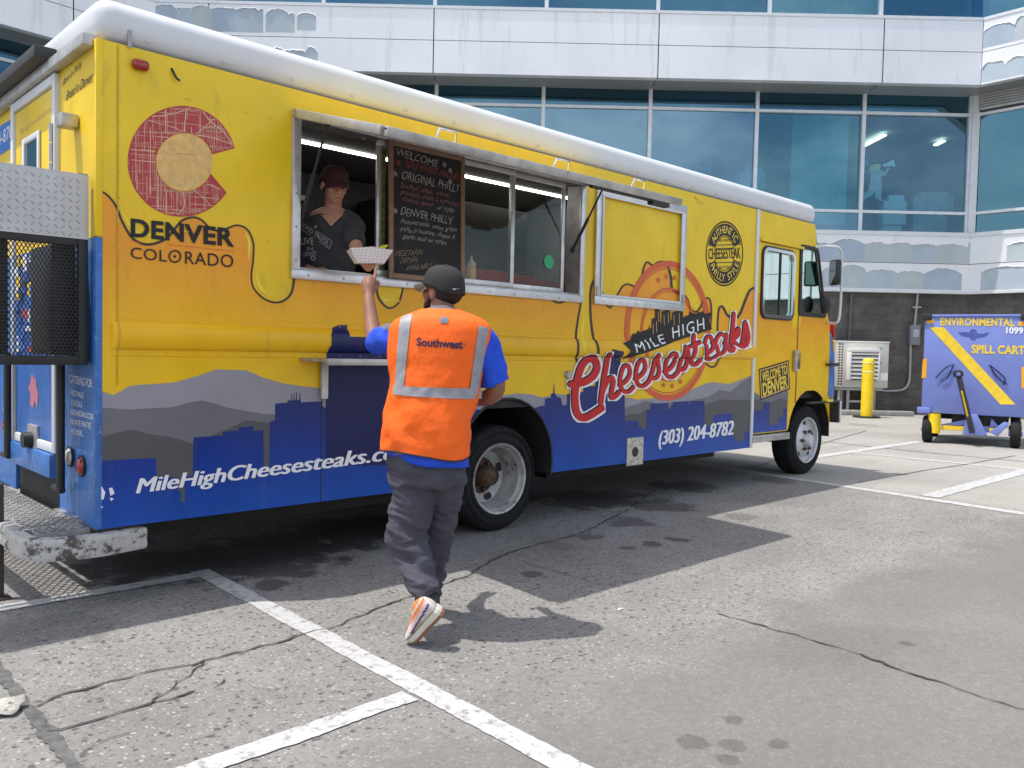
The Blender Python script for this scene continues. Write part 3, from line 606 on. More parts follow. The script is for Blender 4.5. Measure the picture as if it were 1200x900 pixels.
# clutter on the window board below the figure, and in the other rooms
cl = MB(); r = random.Random(3)
tbm = mat('desk_white', (.55, .66, .68), .6)
for (u, v, hw, hh, w, lab, nm) in ((880, 208, .34, .22, 22, 'stack of pale boxes behind the window right of the ladder', 'box_stack'), (1090, 237, .55, .22, 23, 'pale desk in the terminal window at the far right', 'office_desk'), (1045, 246, .30, .30, 21.6, 'white bag slumped at the foot of the terminal window', 'cloth_bag')):
    a, z = WU(u, v, w); mb = MB(); mb.obox(F(a, z-.1, w), TT*hw, NN*.2, (0, 0, hh)); mb.obox(F(a+.05, z+hh*.7, w), TT*hw*.7, NN*.15, (0, 0, hh*.5)); mb.obox(F(a, (4.5+z-hh)/2, w+.05), TT*hw*.85, NN*.12, (0, 0, max(.05, (z-hh-4.5)/2))); o = mb.build(nm, tbm, None, .03); tag(o, lab, nm.split('_')[-1])
# ================================================================== FOOD TRUCK
XE, ZB, ZS, WID = 6.50, .41, 2.92, 2.30
truck = empty('food_truck', (4.0, 1.15, 0), 'yellow and blue food truck with an open serving window and skyline wrap', 'food truck')
RZ0, RZ1, RH = 1.345, 1.495, .036
def prof(x, z):
    if x > XE: return 0.
    t = (z-RZ0)/(RZ1-RZ0); k = min(1, max(0, (x-.07)/.07))
    q = RH*math.sqrt(max(0, 1-(2*t-1)**2)) if 0 < t < 1 else 0.
    if RZ0-.035 < z < RZ1+.035: q += .004*min(1, (z-RZ0+.035)/.004, (RZ1+.035-z)/.004)
    return q*math.sqrt(k*(2-k)) if k < 1 else q
ZL = [RZ0-.035, RZ0-.031]+[RZ0+(RZ1-RZ0)*t for t in (0., .03, .1, .22, .36, .5, .64, .78, .9, .97, 1.)]+[RZ1+.031, RZ1+.035]
WIN = (1.13, 3.71, 1.84, 2.755)
def rear_arch(k=14): return [(2.93+.50*math.cos(t), .50+.52*math.sin(t)) for t in np.linspace(math.pi*1.06, -.06*math.pi, k)]
def side_mesh(v2, f, layer, cuts=(), clipx=None, follow=True):
    """flat artwork in (x,z) -> mesh hugging the side of the body"""
    b = bmesh.new(); vs = [b.verts.new((x, 0, z)) for x, z in v2]
    for q in f:
        try: b.faces.new([vs[i] for i in q])
        except ValueError: pass
    def bis(co, no, kill=False):
        bmesh.ops.bisect_plane(b, geom=b.verts[:]+b.edges[:]+b.faces[:], plane_co=co, plane_no=no, clear_outer=kill)
    if clipx: bis((clipx[1], 0, 0), (1, 0, 0), True); bis((clipx[0], 0, 0), (-1, 0, 0), True)
    for (x0, x1, z0, z1) in cuts:
        for co, no in (((x0, 0, 0), (1, 0, 0)), ((x1, 0, 0), (1, 0, 0)), ((0, 0, z0), (0, 0, 1)), ((0, 0, z1), (0, 0, 1))): bis(co, no)
        dead = [q for q in b.faces if x0 < q.calc_center_median().x < x1 and z0 < q.calc_center_median().z < z1]
        bmesh.ops.delete(b, geom=dead, context='FACES')
    if follow and b.verts:
        zs = [v.co.z for v in b.verts]
        if min(zs) < RZ1+.04 and max(zs) > RZ0-.04:
            for z in ZL: bis((0, 0, z), (0, 0, 1))
            for x in (.07, .08, .1, .12, .14, XE-.0005): bis((x, 0, 0), (1, 0, 0))
    for v in b.verts: v.co.y = -(prof(v.co.x, v.co.z) if follow else 0)-layer*.0008
    bmesh.ops.recalc_face_normals(b, faces=b.faces)
    for q in b.faces:
        if q.normal.y > 0: q.normal_flip()
        q.smooth = True
    me = bpy.data.meshes.new('m'); b.to_mesh(me); b.free(); me.set_sharp_from_angle(angle=rad(30)); return me
def sx(u, v): p = S(u, v); return (float(p[0]), float(p[2]))
def decal(name, v2, f, m, layer, px=True, parent=None, label=None, **k):
    if px: v2 = [sx(*p) for p in v2]
    o = link(name, side_mesh(v2, f, layer, **k), m, parent or truck)
    if label: o['label'] = label
    return o
def poly_decal(name, pts, m, layer, **k): v, f = fill2d([[sx(*p) for p in pts]]); return decal(name, v, f, m, layer, px=False, **k)
WCUT = [WIN]
# --- bodyside with its openings
base = [(0, ZB), (1.9, ZB), (2.40, ZB)]+rear_arch()+[(3.44, ZB), (XE, ZB), (XE, ZS), (0, ZS)]
v, f = fill2d([base]); body_side = link('side_panel', side_mesh(v, f, 0, cuts=WCUT), M['yellow'], truck)
mb = MB()   # inner skin, floor, far side, bulkhead
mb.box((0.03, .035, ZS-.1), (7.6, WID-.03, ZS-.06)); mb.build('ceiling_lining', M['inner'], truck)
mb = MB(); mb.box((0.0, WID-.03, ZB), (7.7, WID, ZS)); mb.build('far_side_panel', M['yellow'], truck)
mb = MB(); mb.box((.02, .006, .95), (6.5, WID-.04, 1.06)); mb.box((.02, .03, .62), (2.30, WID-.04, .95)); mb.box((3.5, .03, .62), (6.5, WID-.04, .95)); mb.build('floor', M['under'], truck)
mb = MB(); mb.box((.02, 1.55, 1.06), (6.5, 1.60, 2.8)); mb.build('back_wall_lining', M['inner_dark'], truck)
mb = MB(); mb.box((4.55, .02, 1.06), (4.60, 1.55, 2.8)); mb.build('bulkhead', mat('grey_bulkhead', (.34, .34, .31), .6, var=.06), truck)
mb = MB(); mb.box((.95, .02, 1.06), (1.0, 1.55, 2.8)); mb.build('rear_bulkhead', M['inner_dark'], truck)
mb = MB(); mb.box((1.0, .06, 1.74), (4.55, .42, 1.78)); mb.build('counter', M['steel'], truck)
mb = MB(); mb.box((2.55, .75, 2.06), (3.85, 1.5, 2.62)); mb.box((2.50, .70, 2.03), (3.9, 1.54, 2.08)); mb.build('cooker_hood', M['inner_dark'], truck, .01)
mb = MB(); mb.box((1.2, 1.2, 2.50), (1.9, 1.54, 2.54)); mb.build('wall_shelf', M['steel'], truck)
mb = MB(); mb.bar((1.25, .72, 2.83), (4.4, .72, 2.83), .05, .04); mb.build('fluorescent_light', M['tube'], truck)
# --- printed wrap
drip = [(112, 222), (125, 228), (136, 242), (142, 257), (151, 274), (159, 282), (171.6, 286.5), (186, 284), (197, 277.5), (206, 266.5), (214, 258), (226.6, 254.7), (236, 258), (245, 266.5), (252, 270), (259.6, 270), (269, 266.5), (277, 264), (286.5, 266.5), (293, 274), (297, 287), (296.5, 305), (294.5, 322), (296, 335), (303, 345), (313, 352), (325, 354.5), (336, 350), (342, 341), (345, 325), (350, 305), (362, 292), (400, 288), (430, 292), (438, 315), (441, 335), (444, 350), (455, 361), (466, 356), (471, 343), (476, 325), (500, 312), (560, 310), (625, 318), (640, 335), (646, 350), (655, 355), (664, 350), (669, 338), (675, 335), (680, 345), (680, 357), (677, 375), (674, 398), (673.5, 415), (678, 428), (687, 439), (695, 434), (698, 420), (695, 397), (692, 370), (692, 340), (697, 328), (704, 338), (708, 352), (714, 360.5), (719, 355), (723, 346), (726, 341), (730, 335), (736, 333), (744, 336), (749, 334), (752, 324), (754, 314), (758, 307), (762, 309.5), (766, 311), (770, 308), (776, 307), (782, 311), (786, 325), (787, 336), (792, 343), (800, 345), (806, 352), (809, 361), (814.5, 365.5), (820, 361), (824, 352), (828, 349), (832, 352), (833.5, 365), (832.5, 380), (829, 400), (825, 420), (828, 427), (835.6, 430), (841, 423), (842, 405), (840.7, 384), (841.5, 368), (843, 360.5), (846, 359), (848.7, 363), (853, 370), (861.7, 373), (867.5, 366.6), (872, 355), (876, 345), (880, 339), (888, 336), (896, 334)]
dp = crom(drip, 5)
loop = [tuple(p) for p in dp]+[(896, 500), (600, 500), (300, 540), (110, 545)]
v, f = fill2d([[sx(*p) for p in loop]]); cheese = decal('painted_cheese', v, f, M['orange'], 1, px=False, cuts=WCUT+[(2.40, 3.47, .2, 1.02)], clipx=(.0005, XE))
wd = [2.15+.9*max(0, math.sin(i*.05)) for i in range(len(dp))]
v, f = ribbon(dp, wd); decal('drip_outline', v, f, M['line'], 3, cuts=WCUT, clipx=(.0005, XE))
hl = []
for pts in ([(140, 240), (148, 257), (155, 268), (166, 275), (180, 274), (193, 268)], [(301, 318), (303, 333), (312, 343), (325, 346)], [(288, 272), (292, 285), (291, 305)], [(446, 346), (452, 352), (461, 350)], [(684, 372), (681, 400), (681, 415)], [(818, 357), (814.5, 360)], [(846, 352), (853, 360), (862, 363)]):
    c = crom(pts, 5); k = len(c); hl.append(ribbon(c, [.3+3.0*math.sin(math.pi*i/(k-1)) for i in range(k)]))
for v, f in hl: decal('drip_highlight', v, f, M['hilite'], 2)
ACUT = [(2.40, 3.44, .2, .72)]
def arch_side(pts_left, pts_right): pass
XA0, XA1 = 2.38, 3.44
def art(name, pts, m, layer, x0=0.0005, x1=XE):          # painted area cut round the wheel arch
    P = [sx(*p) for p in pts]; v, f = fill2d([P]); me_ = side_mesh(v, f, layer, clipx=(x0, x1))
    b = bmesh.new(); b.from_mesh(me_); bmesh.ops.bisect_plane(b, geom=b.verts[:]+b.edges[:]+b.faces[:], plane_co=(0, 0, ZB+.0008), plane_no=(0, 0, -1), clear_outer=True)
    for t in np.linspace(math.pi*1.12, -.12*math.pi, 27):
        c_ = (2.93+.507*math.cos(t), 0, .50+.527*math.sin(t)); bmesh.ops.bisect_plane(b, geom=b.verts[:]+b.edges[:]+b.faces[:], plane_co=c_, plane_no=(math.cos(t)*.527, 0, math.sin(t)*.507))
    bmesh.ops.bisect_plane(b, geom=b.verts[:]+b.edges[:]+b.faces[:], plane_co=(0, 0, .52), plane_no=(0, 0, 1))
    dead = [q for q in b.faces if (lambda c: ((c.x-2.93)/.507)**2+((c.z-.5)/.527)**2 < 1 or (2.42 < c.x < 3.437 and c.z < .52))(q.calc_center_median())]
    bmesh.ops.delete(b, geom=dead, context='FACES'); b.to_mesh(me_); b.free(); return link(name, me_, m, truck)
art('painted_mountains', [(100, 455), (114.6, 457), (133, 463), (153, 451.8), (202.5, 448.4), (233.3, 440), (253.4, 433), (288.8, 433.9), (307.3, 442.2), (332, 449.3), (353.6, 452.4), (381.4, 455.5), (440, 460), (560, 468), (605, 461), (622, 462), (636, 466), (650, 461), (690, 466), (732, 465), (746, 468), (775, 466), (800, 462.5), (811, 455.8), (829, 448.6), (836, 447.9), (854, 450), (868, 445), (890, 436), (895, 540), (600, 590), (100, 640)], M['mt1'], 2)
art('painted_mountains', [(100, 476), (113, 477), (150, 480), (202.5, 477), (220, 472), (236.4, 469.3), (252, 473), (270.3, 478.6), (307, 484.8), (323, 485.7), (381, 486), (600, 488), (615, 481), (732, 478), (745, 474), (756, 470), (770, 473), (800, 471), (830, 465), (843, 457), (856, 459), (868, 448), (890, 436), (895, 540), (600, 590), (100, 640)], M['mt2'], 3)
art('painted_mountains', [(100, 514), (113, 512.5), (134.7, 508), (153, 503), (171.7, 508), (202.5, 512.5), (225.6, 520), (258, 506), (289, 492.5), (316.6, 495.5), (381, 497), (600, 500), (732, 487), (740, 485), (748, 485), (757, 480), (800, 478), (827, 474), (843, 468), (856, 469), (890, 469), (895, 540), (600, 590), (100, 640)], M['mt3'], 4)
c3 = lambda x, y: (110+x/3.243, 420+y/3.243)
sky_l = [(100, 541), (112, 540)]+[c3(*p) for p in ((235, 378), (237, 452), (317, 452), (317, 505), (330, 505), (330, 545), (345, 545), (345, 450), (375, 445), (378, 300), (488, 293), (488, 280), (550, 273), (550, 262), (605, 258), (606, 275), (643, 273), (645, 430), (665, 430), (668, 240), (688, 235), (688, 172), (735, 168), (735, 160), (749, 159), (749.5, 135), (751.5, 135), (752, 159), (758, 159), (758.5, 132), (760.5, 132), (761, 159), (767, 158), (768, 128), (770, 128), (770.5, 158), (780, 158), (781, 131), (783, 131), (784, 158), (787, 167), (868, 163), (868, 182))]
sky_l += [(381.5, 478), (382, 408), (384.4, 404.7), (384.4, 392), (389, 384), (396, 381), (406, 380.8), (406.2, 394.5), (436, 395), (468, 396), (480, 470), (560, 480), (612, 483), (632.5, 476), (638, 475.6), (638.5, 467), (645.5, 466), (645.5, 461.5), (648, 460.5), (649, 447), (649.6, 460.5), (652.6, 465), (657, 466.5), (658.7, 475), (664, 474.5), (664, 462), (683, 459), (683.5, 453), (697, 452), (697.5, 447), (711, 446), (711.5, 413), (713, 413), (713, 409), (727, 412), (726, 446), (731.5, 446), (732, 493), (747.6, 493), (747.6, 500), (751.6, 500), (752, 503), (757, 503), (757, 481), (761.6, 480), (762, 473), (783, 472), (783, 479), (786, 479), (786, 475), (788, 474), (788, 471), (807, 470), (807, 473.5), (808.5, 473.5), (808.5, 470), (825, 469.7), (825.5, 499), (836, 498), (836, 486), (858, 484.5), (858, 511), (860.5, 511), (860.5, 517), (872, 516), (872, 506), (895, 503), (895, 560), (600, 600), (100, 650)]
art('painted_skyline', sky_l, M['blue'], 5)
v, f = fill2d([[sx(*p) for p in ((381.5, 424), (454, 424), (454, 545), (381.5, 545))]]); decal('painted_skyline', v, f, M['navy'], 6, px=False, label='dark navy door panel of the skyline wrap')
# paint chips and scuffs near the rear corner
for pts in ([(113.5, 571), (119, 570), (123, 577), (121, 585), (115, 586)], [(127, 572), (131, 571), (134, 578), (129, 581)], [(128, 583), (133, 584), (130, 587)], [(116, 594), (121, 593), (118, 596)]): poly_decal('paint_chip', pts, M['white_print'], 7)
# --- map-print C with gold disc
cc = np.array([213., 189.]); RX, RY = 63.5, 65.; ic = np.array([216., 190.]); rx, ry = 32.8, 33.6
a0, a1 = -.235, .60
th = np.linspace(a1, 2*math.pi+a0, 60); outer = [tuple(cc+(RX*math.cos(t), RY*math.sin(t))) for t in th]
ti0 = math.atan2(181-190, 32.8*0+247.5-216); inner = [tuple(ic+((rx+.6)*math.cos(t), (ry+.6)*math.sin(t))) for t in np.linspace(2*math.pi-.27, .40, 50)]
v, f = fill2d([[sx(*p) for p in outer+inner]]); decal('letter_emblem', v, f, M['crimson'], 2, px=False, label='crimson street map letter C')
v, f = fill2d([[sx(*(ic+(rx*math.cos(t), ry*math.sin(t)))) for t in np.linspace(0, 2*math.pi, 48, endpoint=False)]]); decal('emblem_disc', v, f, M['gold_print'], 2, px=False)
def inC(p):
    q = (p-cc)/(RX, RY); t = math.atan2(q[1], q[0]); i = (p-ic)/(rx, ry)
    return q @ q < .97 and i @ i > 1.05 and not (a0-.02 < t < a1+.02 and p[0] > 240) and not (p[0] > 246 and abs(t) < .25)
def inDisc(p): i = (p-ic)/(rx, ry); return i @ i < .95
def streets(test, lines, w):
    out = []
    for L in lines:
        run = []
        for p in L+[np.array([-999., -999.])]:
            if test(p): run.append(p)
            else:
                if len(run) > 2: out.append(ribbon(run, w*rng.uniform(.7, 1.2)))
                run = []
    return merge2d(out)
def grid(nv, nh):
    Ls = []
    for k in range(nv):
        x = rng.uniform(150, 276); y0 = rng.uniform(120, 230); y1 = y0+rng.uniform(12, 60); Ls.append([np.array([x+.02*(y-y0), y]) for y in np.arange(y0, y1, 1.5)])
    for k in range(nh):
        y = rng.uniform(124, 254); x0 = rng.uniform(148, 250); x1 = x0+rng.uniform(10, 50); Ls.append([np.array([x, y+.07*(x-x0)]) for x in np.arange(x0, x1, 1.5)])
    return Ls
main_r = [crom(L, 8) for L in ([(150, 140), (175, 137), (200, 134), (222, 127), (228, 124)], [(165, 139), (205, 150), (212, 156)], [(218, 125), (217, 140), (215, 158)], [(262, 148), (240, 150), (226, 160)], [(236, 128), (246, 142), (262, 155), (274, 172)], [(228, 158), (250, 162), (274, 170)], [(150, 187), (190, 191)], [(213, 222), (216, 240), (208, 252)], [(225, 222), (240, 233), (250, 248)], [(243, 216), (258, 222), (270, 232)], [(176, 128), (176, 230)], [(159, 150), (159, 230)], [(150, 175), (185, 178)], [(194, 126), (194, 156)], [(238, 150), (252, 138)], [(195, 222), (195, 250)], [(185, 205), (185, 244)])]
v, f = streets(inC, main_r, .95); decal('map_street', v, f, M['pink_print'], 3.4)
v, f = streets(inC, grid(150, 120), .38); decal('map_street', v, f, M['pink_print'], 3)
v, f = streets(inDisc, grid(90, 70), .32); decal('map_street', v, f, mat('pale_map_print', (.82, .62, .32), .45), 3)
# --- lettering
def lettering(txt, p0, p1, top, m, layer=8, bold=0., name='lettering', **k):
    v, f = text_fit(txt, p0, p1, top, offset=0 if bold < 0 else bold, **k)
    if bold < 0:                                     # heavy face: strokes widened sideways
        k_ = len(v); v = [(x+bold, y) for x, y in v]+[(x-bold, y) for x, y in v]+[(x, y) for x, y in v]; f = [tuple(i+k_*j for i in q) for j in range(3) for q in f]
        o = decal(name, v[:k_], f[:len(f)//3], m, layer); o2 = decal(name, v[k_:2*k_], f[:len(f)//3], m, layer+.15); bm_ = bmesh.new(); bm_.from_mesh(o.data); bm_.from_mesh(o2.data); bm_.to_mesh(o.data); bm_.free(); me2 = o2.data; bpy.data.objects.remove(o2); bpy.data.meshes.remove(me2); return o
    return decal(name, v, f, m, layer)
lettering('DENVER', (152.8, 276.5), (274, 288.5), (152.8, 257), M['black_print'], bold=.035, spacing=1.05)
lettering('COL', (152.8, 302.6), (195, 306.8), (152.8, 289.6), M['black_print'], spacing=1.05); lettering('RADO', (216.5, 309), (273, 313.5), (216.5, 294.5), M['black_print'], spacing=1.05)
ring = lambda c, r0, r1, q=1., n=40: [[(c[0]+r0*math.cos(t), c[1]+r0*q*math.sin(t)) for t in np.linspace(0, 2*math.pi, n, endpoint=False)], [(c[0]+r1*math.cos(t), c[1]+r1*q*math.sin(t)) for t in np.linspace(0, 2*math.pi, n, endpoint=False)]]
def star(c, r, q=1.): return [(c[0]+(r if i % 2 == 0 else r*.42)*math.sin(math.pi*i/5), c[1]-(r if i % 2 == 0 else r*.42)*q*math.cos(math.pi*i/5)) for i in range(10)]
v, f = merge2d([fill2d(ring((204.5, 300.5), 7.6, 5.8)), fill2d([star((204.5, 300.5), 2.6)])]); decal('lettering', v, f, M['black_print'], 8)
v, f = merge2d([ribbon([(152.5, 283), (170, 284.5)], .6), ribbon([(196, 286.5), (274, 294.5)], .6)]); decal('rule_line', v, f, M['ringred'], 8)
lettering('MileHighCheesesteaks.com', (159.5, 578), (484, 535), (164.5, 560.5), M['white_print'], 9, bold=-1.0)
lettering('(303) 204-8782', (771, 521.5), (858, 509), (773, 505), M['white_print'], 9, bold=-.6)
# --- red ring stamp with stars, skyline banner and script
def ring2(c, rx_, ry_, w, n=90):
    return fill2d([[(c[0]+rx_*math.cos(t)*k, c[1]+ry_*math.sin(t)*k) for t in np.linspace(0, 2*math.pi, n, endpoint=False)] for k in (1, 1-w)])
st = [ring2((782, 387.5), 50.5, 82, .085), ring2((782, 387.5), 45.3, 73.5, .018), ring2((783, 392), 33, 55, .045), ring2((783, 392), 30.6, 51, .02)]
for c in ((771, 328), (780.5, 324), (790, 325.5), (777, 451), (787.3, 452), (797, 447)): st.append(fill2d([star(c, 3.2, 1.25)]))
for k, (v, f) in enumerate(st): decal('ring_stamp', v, f, M['ringred'], 6+.1*k, label='orange red ring stamp' if k == 0 else None)
q4 = lambda x, y: (640+x/4.5, 340+y/4.5)
ban = [q4(*p) for p in ((388, 278), (415, 270), (440, 262), (450, 236), (462, 226), (470, 232), (482, 212), (492, 222), (512, 214), (538, 205), (541, 180), (545, 204), (552, 200), (556, 150), (572, 145), (573, 97), (598, 97), (600, 175), (606, 172), (608, 112), (628, 108), (630, 100), (652, 100), (654, 160), (660, 158), (662, 118), (684, 112), (686, 102), (718, 104), (720, 150), (727, 139), (752, 130), (755, 108), (764, 120), (790, 125), (800, 113), (812, 118), (826, 108), (832, 125), (866, 117), (858, 160), (873, 206), (760, 243), (640, 281), (520, 325), (395, 366), (428, 322))]
v, f = fill2d([ban]); decal('skyline_banner', v, f, M['black_print'], 8)
gp = [ribbon([q4(x, y), q4(x+2, y+56)], .55) for x, y in ((588, 112), (618, 128), (640, 118), (670, 130), (698, 120), (578, 165), (560, 175))]
v, f = merge2d(gp); decal('banner_gap_lines', v, f, M['gold_print'], 9)
lettering('MILE', q4(455, 330), q4(622, 277), q4(446, 284), M['white_print'], 10, spacing=1.25); lettering('HIGH', q4(664, 255), q4(832, 205), q4(660, 196), M['white_print'], 10, spacing=1.2)
T = 6.
scr = [([(128, 497), (165, 492), (205, 480), (245, 450), (264, 405), (250, 370), (222, 362), (192, 385), (168, 440), (150, 520), (148, 590), (160, 650), (190, 674), (235, 656), (286, 622)], 18.5),
       ([(318, 344), (312, 400), (300, 470), (284, 592)], 13.5), ([(292, 540), (312, 492), (336, 462), (350, 480), (342, 530), (340, 566), (360, 560), (378, 540)], 12),
       ([(384, 503), (418, 478), (438, 440), (432, 404), (408, 402), (392, 440), (386, 490), (402, 530), (430, 536), (456, 512)], 9.8),
       ([(466, 470), (500, 446), (520, 410), (512, 374), (490, 374), (474, 412), (470, 462), (486, 502), (512, 504), (540, 478)], 9.8),
       ([(540, 478), (560, 420), (574, 346), (588, 390), (592, 430), (578, 462), (552, 466)], 9.8),
       ([(622, 432), (655, 408), (674, 372), (666, 340), (644, 340), (630, 376), (626, 426), (640, 456), (664, 458), (692, 432)], 9.8),
       ([(692, 432), (706, 370), (718, 300), (732, 345), (738, 385), (724, 416), (702, 420)], 9.8),
       ([(776, 240), (768, 300), (760, 360), (768, 392), (788, 390), (808, 368)], 9.8), ([(738, 300), (806, 274)], 8),
       ([(826, 338), (856, 312), (872, 276), (864, 248), (844, 250), (830, 286), (826, 330), (838, 360), (858, 364), (886, 342)], 8.6),
       ([(940, 246), (916, 232), (894, 262), (884, 310), (896, 338), (918, 322), (936, 280)], 8.4), ([(948, 236), (941, 296), (952, 322), (972, 304)], 9),
       ([(986, 126), (980, 200), (964, 318)], 9.8), ([(974, 262), (998, 220), (1012, 204), (1008, 236), (984, 262), (1004, 292), (1022, 298), (1034, 284)], 10),
       ([(1030, 284), (1040, 230), (1046, 172), (1058, 215), (1062, 255), (1050, 284), (1026, 290)], 10.5)]
Dm, gx, gy = strokes_sdf(scr, (80, 70, 1110, 730), 1.5)
for nm, gr, dx, dy, m, lay, cw in (('script_outline', 13, 0, 0, 'white_print', 11, 'white edging of the red script'), ('script_shadow', 2.2, -2.5, -2.5, 'black_print', 12, None), ('script_lettering', -.6, 1.5, 1.5, 'red_print', 13, 'red brush script lettering')):
    L = contour(gr-Dm, gx, gy, 1.5); L = [[q4(x+dx, y+dy) for x, y in lp[::2]] for lp in L if len(lp) > 14]; v, f = fill2d(L); decal(nm, v, f, M[m], lay, label=cw)
# --- round badge
bc = (848.8, 297.3); bx_, by_ = 21.8, 38.2
E1 = lambda a, b_: (bc[0]+a*bx_, bc[1]-b_*by_-a*.8)
def disc(r0, r1=None, t0=0, t1=2*math.pi, n=60):
    full = abs(t1-t0) > 6.2; t = np.linspace(t0, t1, n, endpoint=not full); o_ = [(r0*math.cos(q), r0*math.sin(q)) for q in t]
    if r1 is None: return fill2d([o_])
    i_ = [(r1*math.cos(q), r1*math.sin(q)) for q in t]; return fill2d([o_, i_] if full else [o_+i_[::-1]])
def bd(vf, m, lay, nm='round_badge', label=None): decal(nm, [E1(*p) for p in vf[0]], vf[1], m, lay, label=label)
bd(disc(1, .955), M['black_print'], 4, label='round black and yellow badge'); bd(disc(.92, .56, .36, math.pi-.36), M['black_print'], 4.2); bd(disc(.92, .56, math.pi+.36, 2*math.pi-.36), M['black_print'], 4.2); bd(disc(.53, .51), M['black_print'], 4.3)
for y in (.27, -.27): bd(ribbon([(-.88, y), (.88, y)], .025), M['black_print'], 5)
v, f = text_fit('CHEESESTEAK', (-.86, -.15), (.86, -.15), (-.86, .17), offset=.012); bd((v, f), M['black_print'], 5, 'lettering')
def arc_text(txt, r, t0, t1, h, flip=False):
    out = []; n = len(txt)
    for i, ch in enumerate(txt):
        if ch == ' ': continue
        t = t0+(t1-t0)*i/(n-1); v, f = text2d(ch, offset=.012); w = max(p[0] for p in v); s = h/CAP; a = t-math.pi/2 if not flip else t+math.pi/2
        vv = []
        for x, y in v:
            lx, ly = (x-w/2)*s*.85, y*s
            if flip: ly -= h
            rr = r; cx_, cy_ = rr*math.cos(t), rr*math.sin(t); vv.append((cx_+lx*math.cos(a)-ly*math.sin(a), cy_+lx*math.sin(a)+ly*math.cos(a)))
        out.append((vv, f))
    return merge2d(out)
yp = mat('badge_yellow', (.80, .56, .05), .4)
bd(arc_text('AUTHENTIC', .63, 2.48, .66, .22), yp, 5, 'lettering'); bd(arc_text('PHILLY STYLE', .63, math.pi+.5, 2*math.pi-.5, .22, True), yp, 5, 'lettering')
v, f = text_fit('Deep Satisfying', (-.36, .38), (.36, .38), (-.33, .47), shear=.3); bd((v, f), M['black_print'], 5, 'lettering'); v, f = text_fit('Hot & Tasty', (-.30, -.46), (.30, -.46), (-.27, -.36), shear=.3); bd((v, f), M['black_print'], 5, 'lettering')

# --- cab: door, quarter panel, screen pillar
def cab_edge(z): return float(np.interp(z, [.4, .9, 1.78, 1.93, 2.66, 2.92], [8.36, 8.34, 8.27, 8.17, 7.87, 7.80]))
DX0, DX1 = 6.58, 7.46
arch_f = [(7.84+.52*math.cos(t), .46+.545*math.sin(t)) for t in np.linspace(math.pi*1.0, -.02*math.pi, 16)]
CW = (6.66, 7.30, 1.83, 2.52)          # door glass
QW = [(7.52, 1.90), (8.10, 1.90), (7.86, 2.62), (7.50, 2.62)]
loop = [(XE, .55)]+[(7.30, .55)]+arch_f[1:]+[(cab_edge(.9), .9)]+[(cab_edge(z), z) for z in (1.2, 1.5, 1.78, 1.93, 2.3, 2.66, 2.92)]+[(XE, 2.92)]
def rr(x0, x1, z0, z1, r, k=5):
    out = []
    for (cx_, cz_, t0) in ((x1-r, z1-r, 0), (x0+r, z1-r, 90), (x0+r, z0+r, 180), (x1-r, z0+r, 270)):
        for i in range(k+1): t = rad(t0+90*i/k); out.append((cx_+r*math.cos(t), cz_+r*math.sin(t)))
    return out
def rpoly(pts, r, k=4):
    out = []; n = len(pts)
    for i in range(n):
        p = np.array(pts[i]); a = np.array(pts[i-1])-p; c = np.array(pts[(i+1) % n])-p; a = p+a/np.linalg.norm(a)*r; c = p+c/np.linalg.norm(c)*r
        for j in range(k+1): t = j/k; out.append(tuple((1-t)**2*a+2*t*(1-t)*p+t*t*c))
    return out
v, f = fill2d([loop, rr(*CW, .07), rpoly(QW, .06)]); cabm = link('cab_side', side_mesh(v, f, 0, follow=False), M['yellow'], truck)
oc = [(6.51, 2.03), (6.66, 2.035), (7.30, 1.83), (7.52, 1.80), (7.58, 1.72), (7.62, 1.82), (8.0, 1.80), (8.25, 1.80)]
lp = [(6.51, 2.05), (6.62, 2.05), (6.625, 1.80), (7.34, 1.80), (7.35, 1.70), (7.52, 1.72), (7.56, 1.84), (8.20, 1.84), (8.27, 1.76), (8.33, 1.0), (6.51, .98)]
v, f = fill2d([lp]); decal('painted_cheese', v, f, M['orange'], 1, px=False, follow=False)
gm1 = [(6.51, 1.02), (6.7, .95), (6.85, 1.02), (7.02, .98), (7.18, 1.04), (7.30, 1.06), (7.29, .56), (6.51, .56)]; gm2 = [(6.51, .95), (6.72, .90), (6.95, .88), (7.10, .92), (7.29, .90), (7.29, .56), (6.51, .56)]
gm3 = [(6.51, .80), (6.75, .81), (6.76, .88), (6.89, .88), (6.9, .63), (7.1, .63), (7.1, .71), (7.2, .71), (7.2, .80), (7.29, .80), (7.29, .56), (6.51, .56)]
for L, m, ly in ((gm1, 'mt2', 2), (gm2, 'mt3', 3), (gm3, 'blue', 4)): v, f = fill2d([L]); decal('painted_mountains' if m != 'blue' else 'painted_skyline', v, f, M[m], ly, px=False, follow=False)
qd = [(888.8, 432.4), (923.8, 422), (925.8, 455.7), (890.8, 469.3)]
def bil(a, b_): p = [np.array(q) for q in qd]; t = p[0]*(1-a)+p[1]*a; d = p[3]*(1-a)+p[2]*a; return tuple(t*(1-b_)+d*b_)
for L, m, ly in (([[(0, 0), (1, 0), (1, 1), (0, 1)]], 'black_print', 5), ([[(.03, .05), (.97, .05), (.97, .95), (.03, .95)], [(.055, .085), (.945, .085), (.945, .915), (.055, .915)]], 'gold_print', 6)):
    v, f = fill2d(L); decal('welcome_sign', [bil(*p) for p in v], f, M[m], ly, follow=False)
for txt, y1, y0, x0, x1 in (('WELCOME TO', .44, .14, .09, .92), ('DENVER', .88, .50, .09, .92)):
    v, f = text_fit(txt, (x0, y1), (x1, y1), (x0, y0), offset=.035); decal('lettering', [bil(*p) for p in v], f, yp, 7, follow=False)
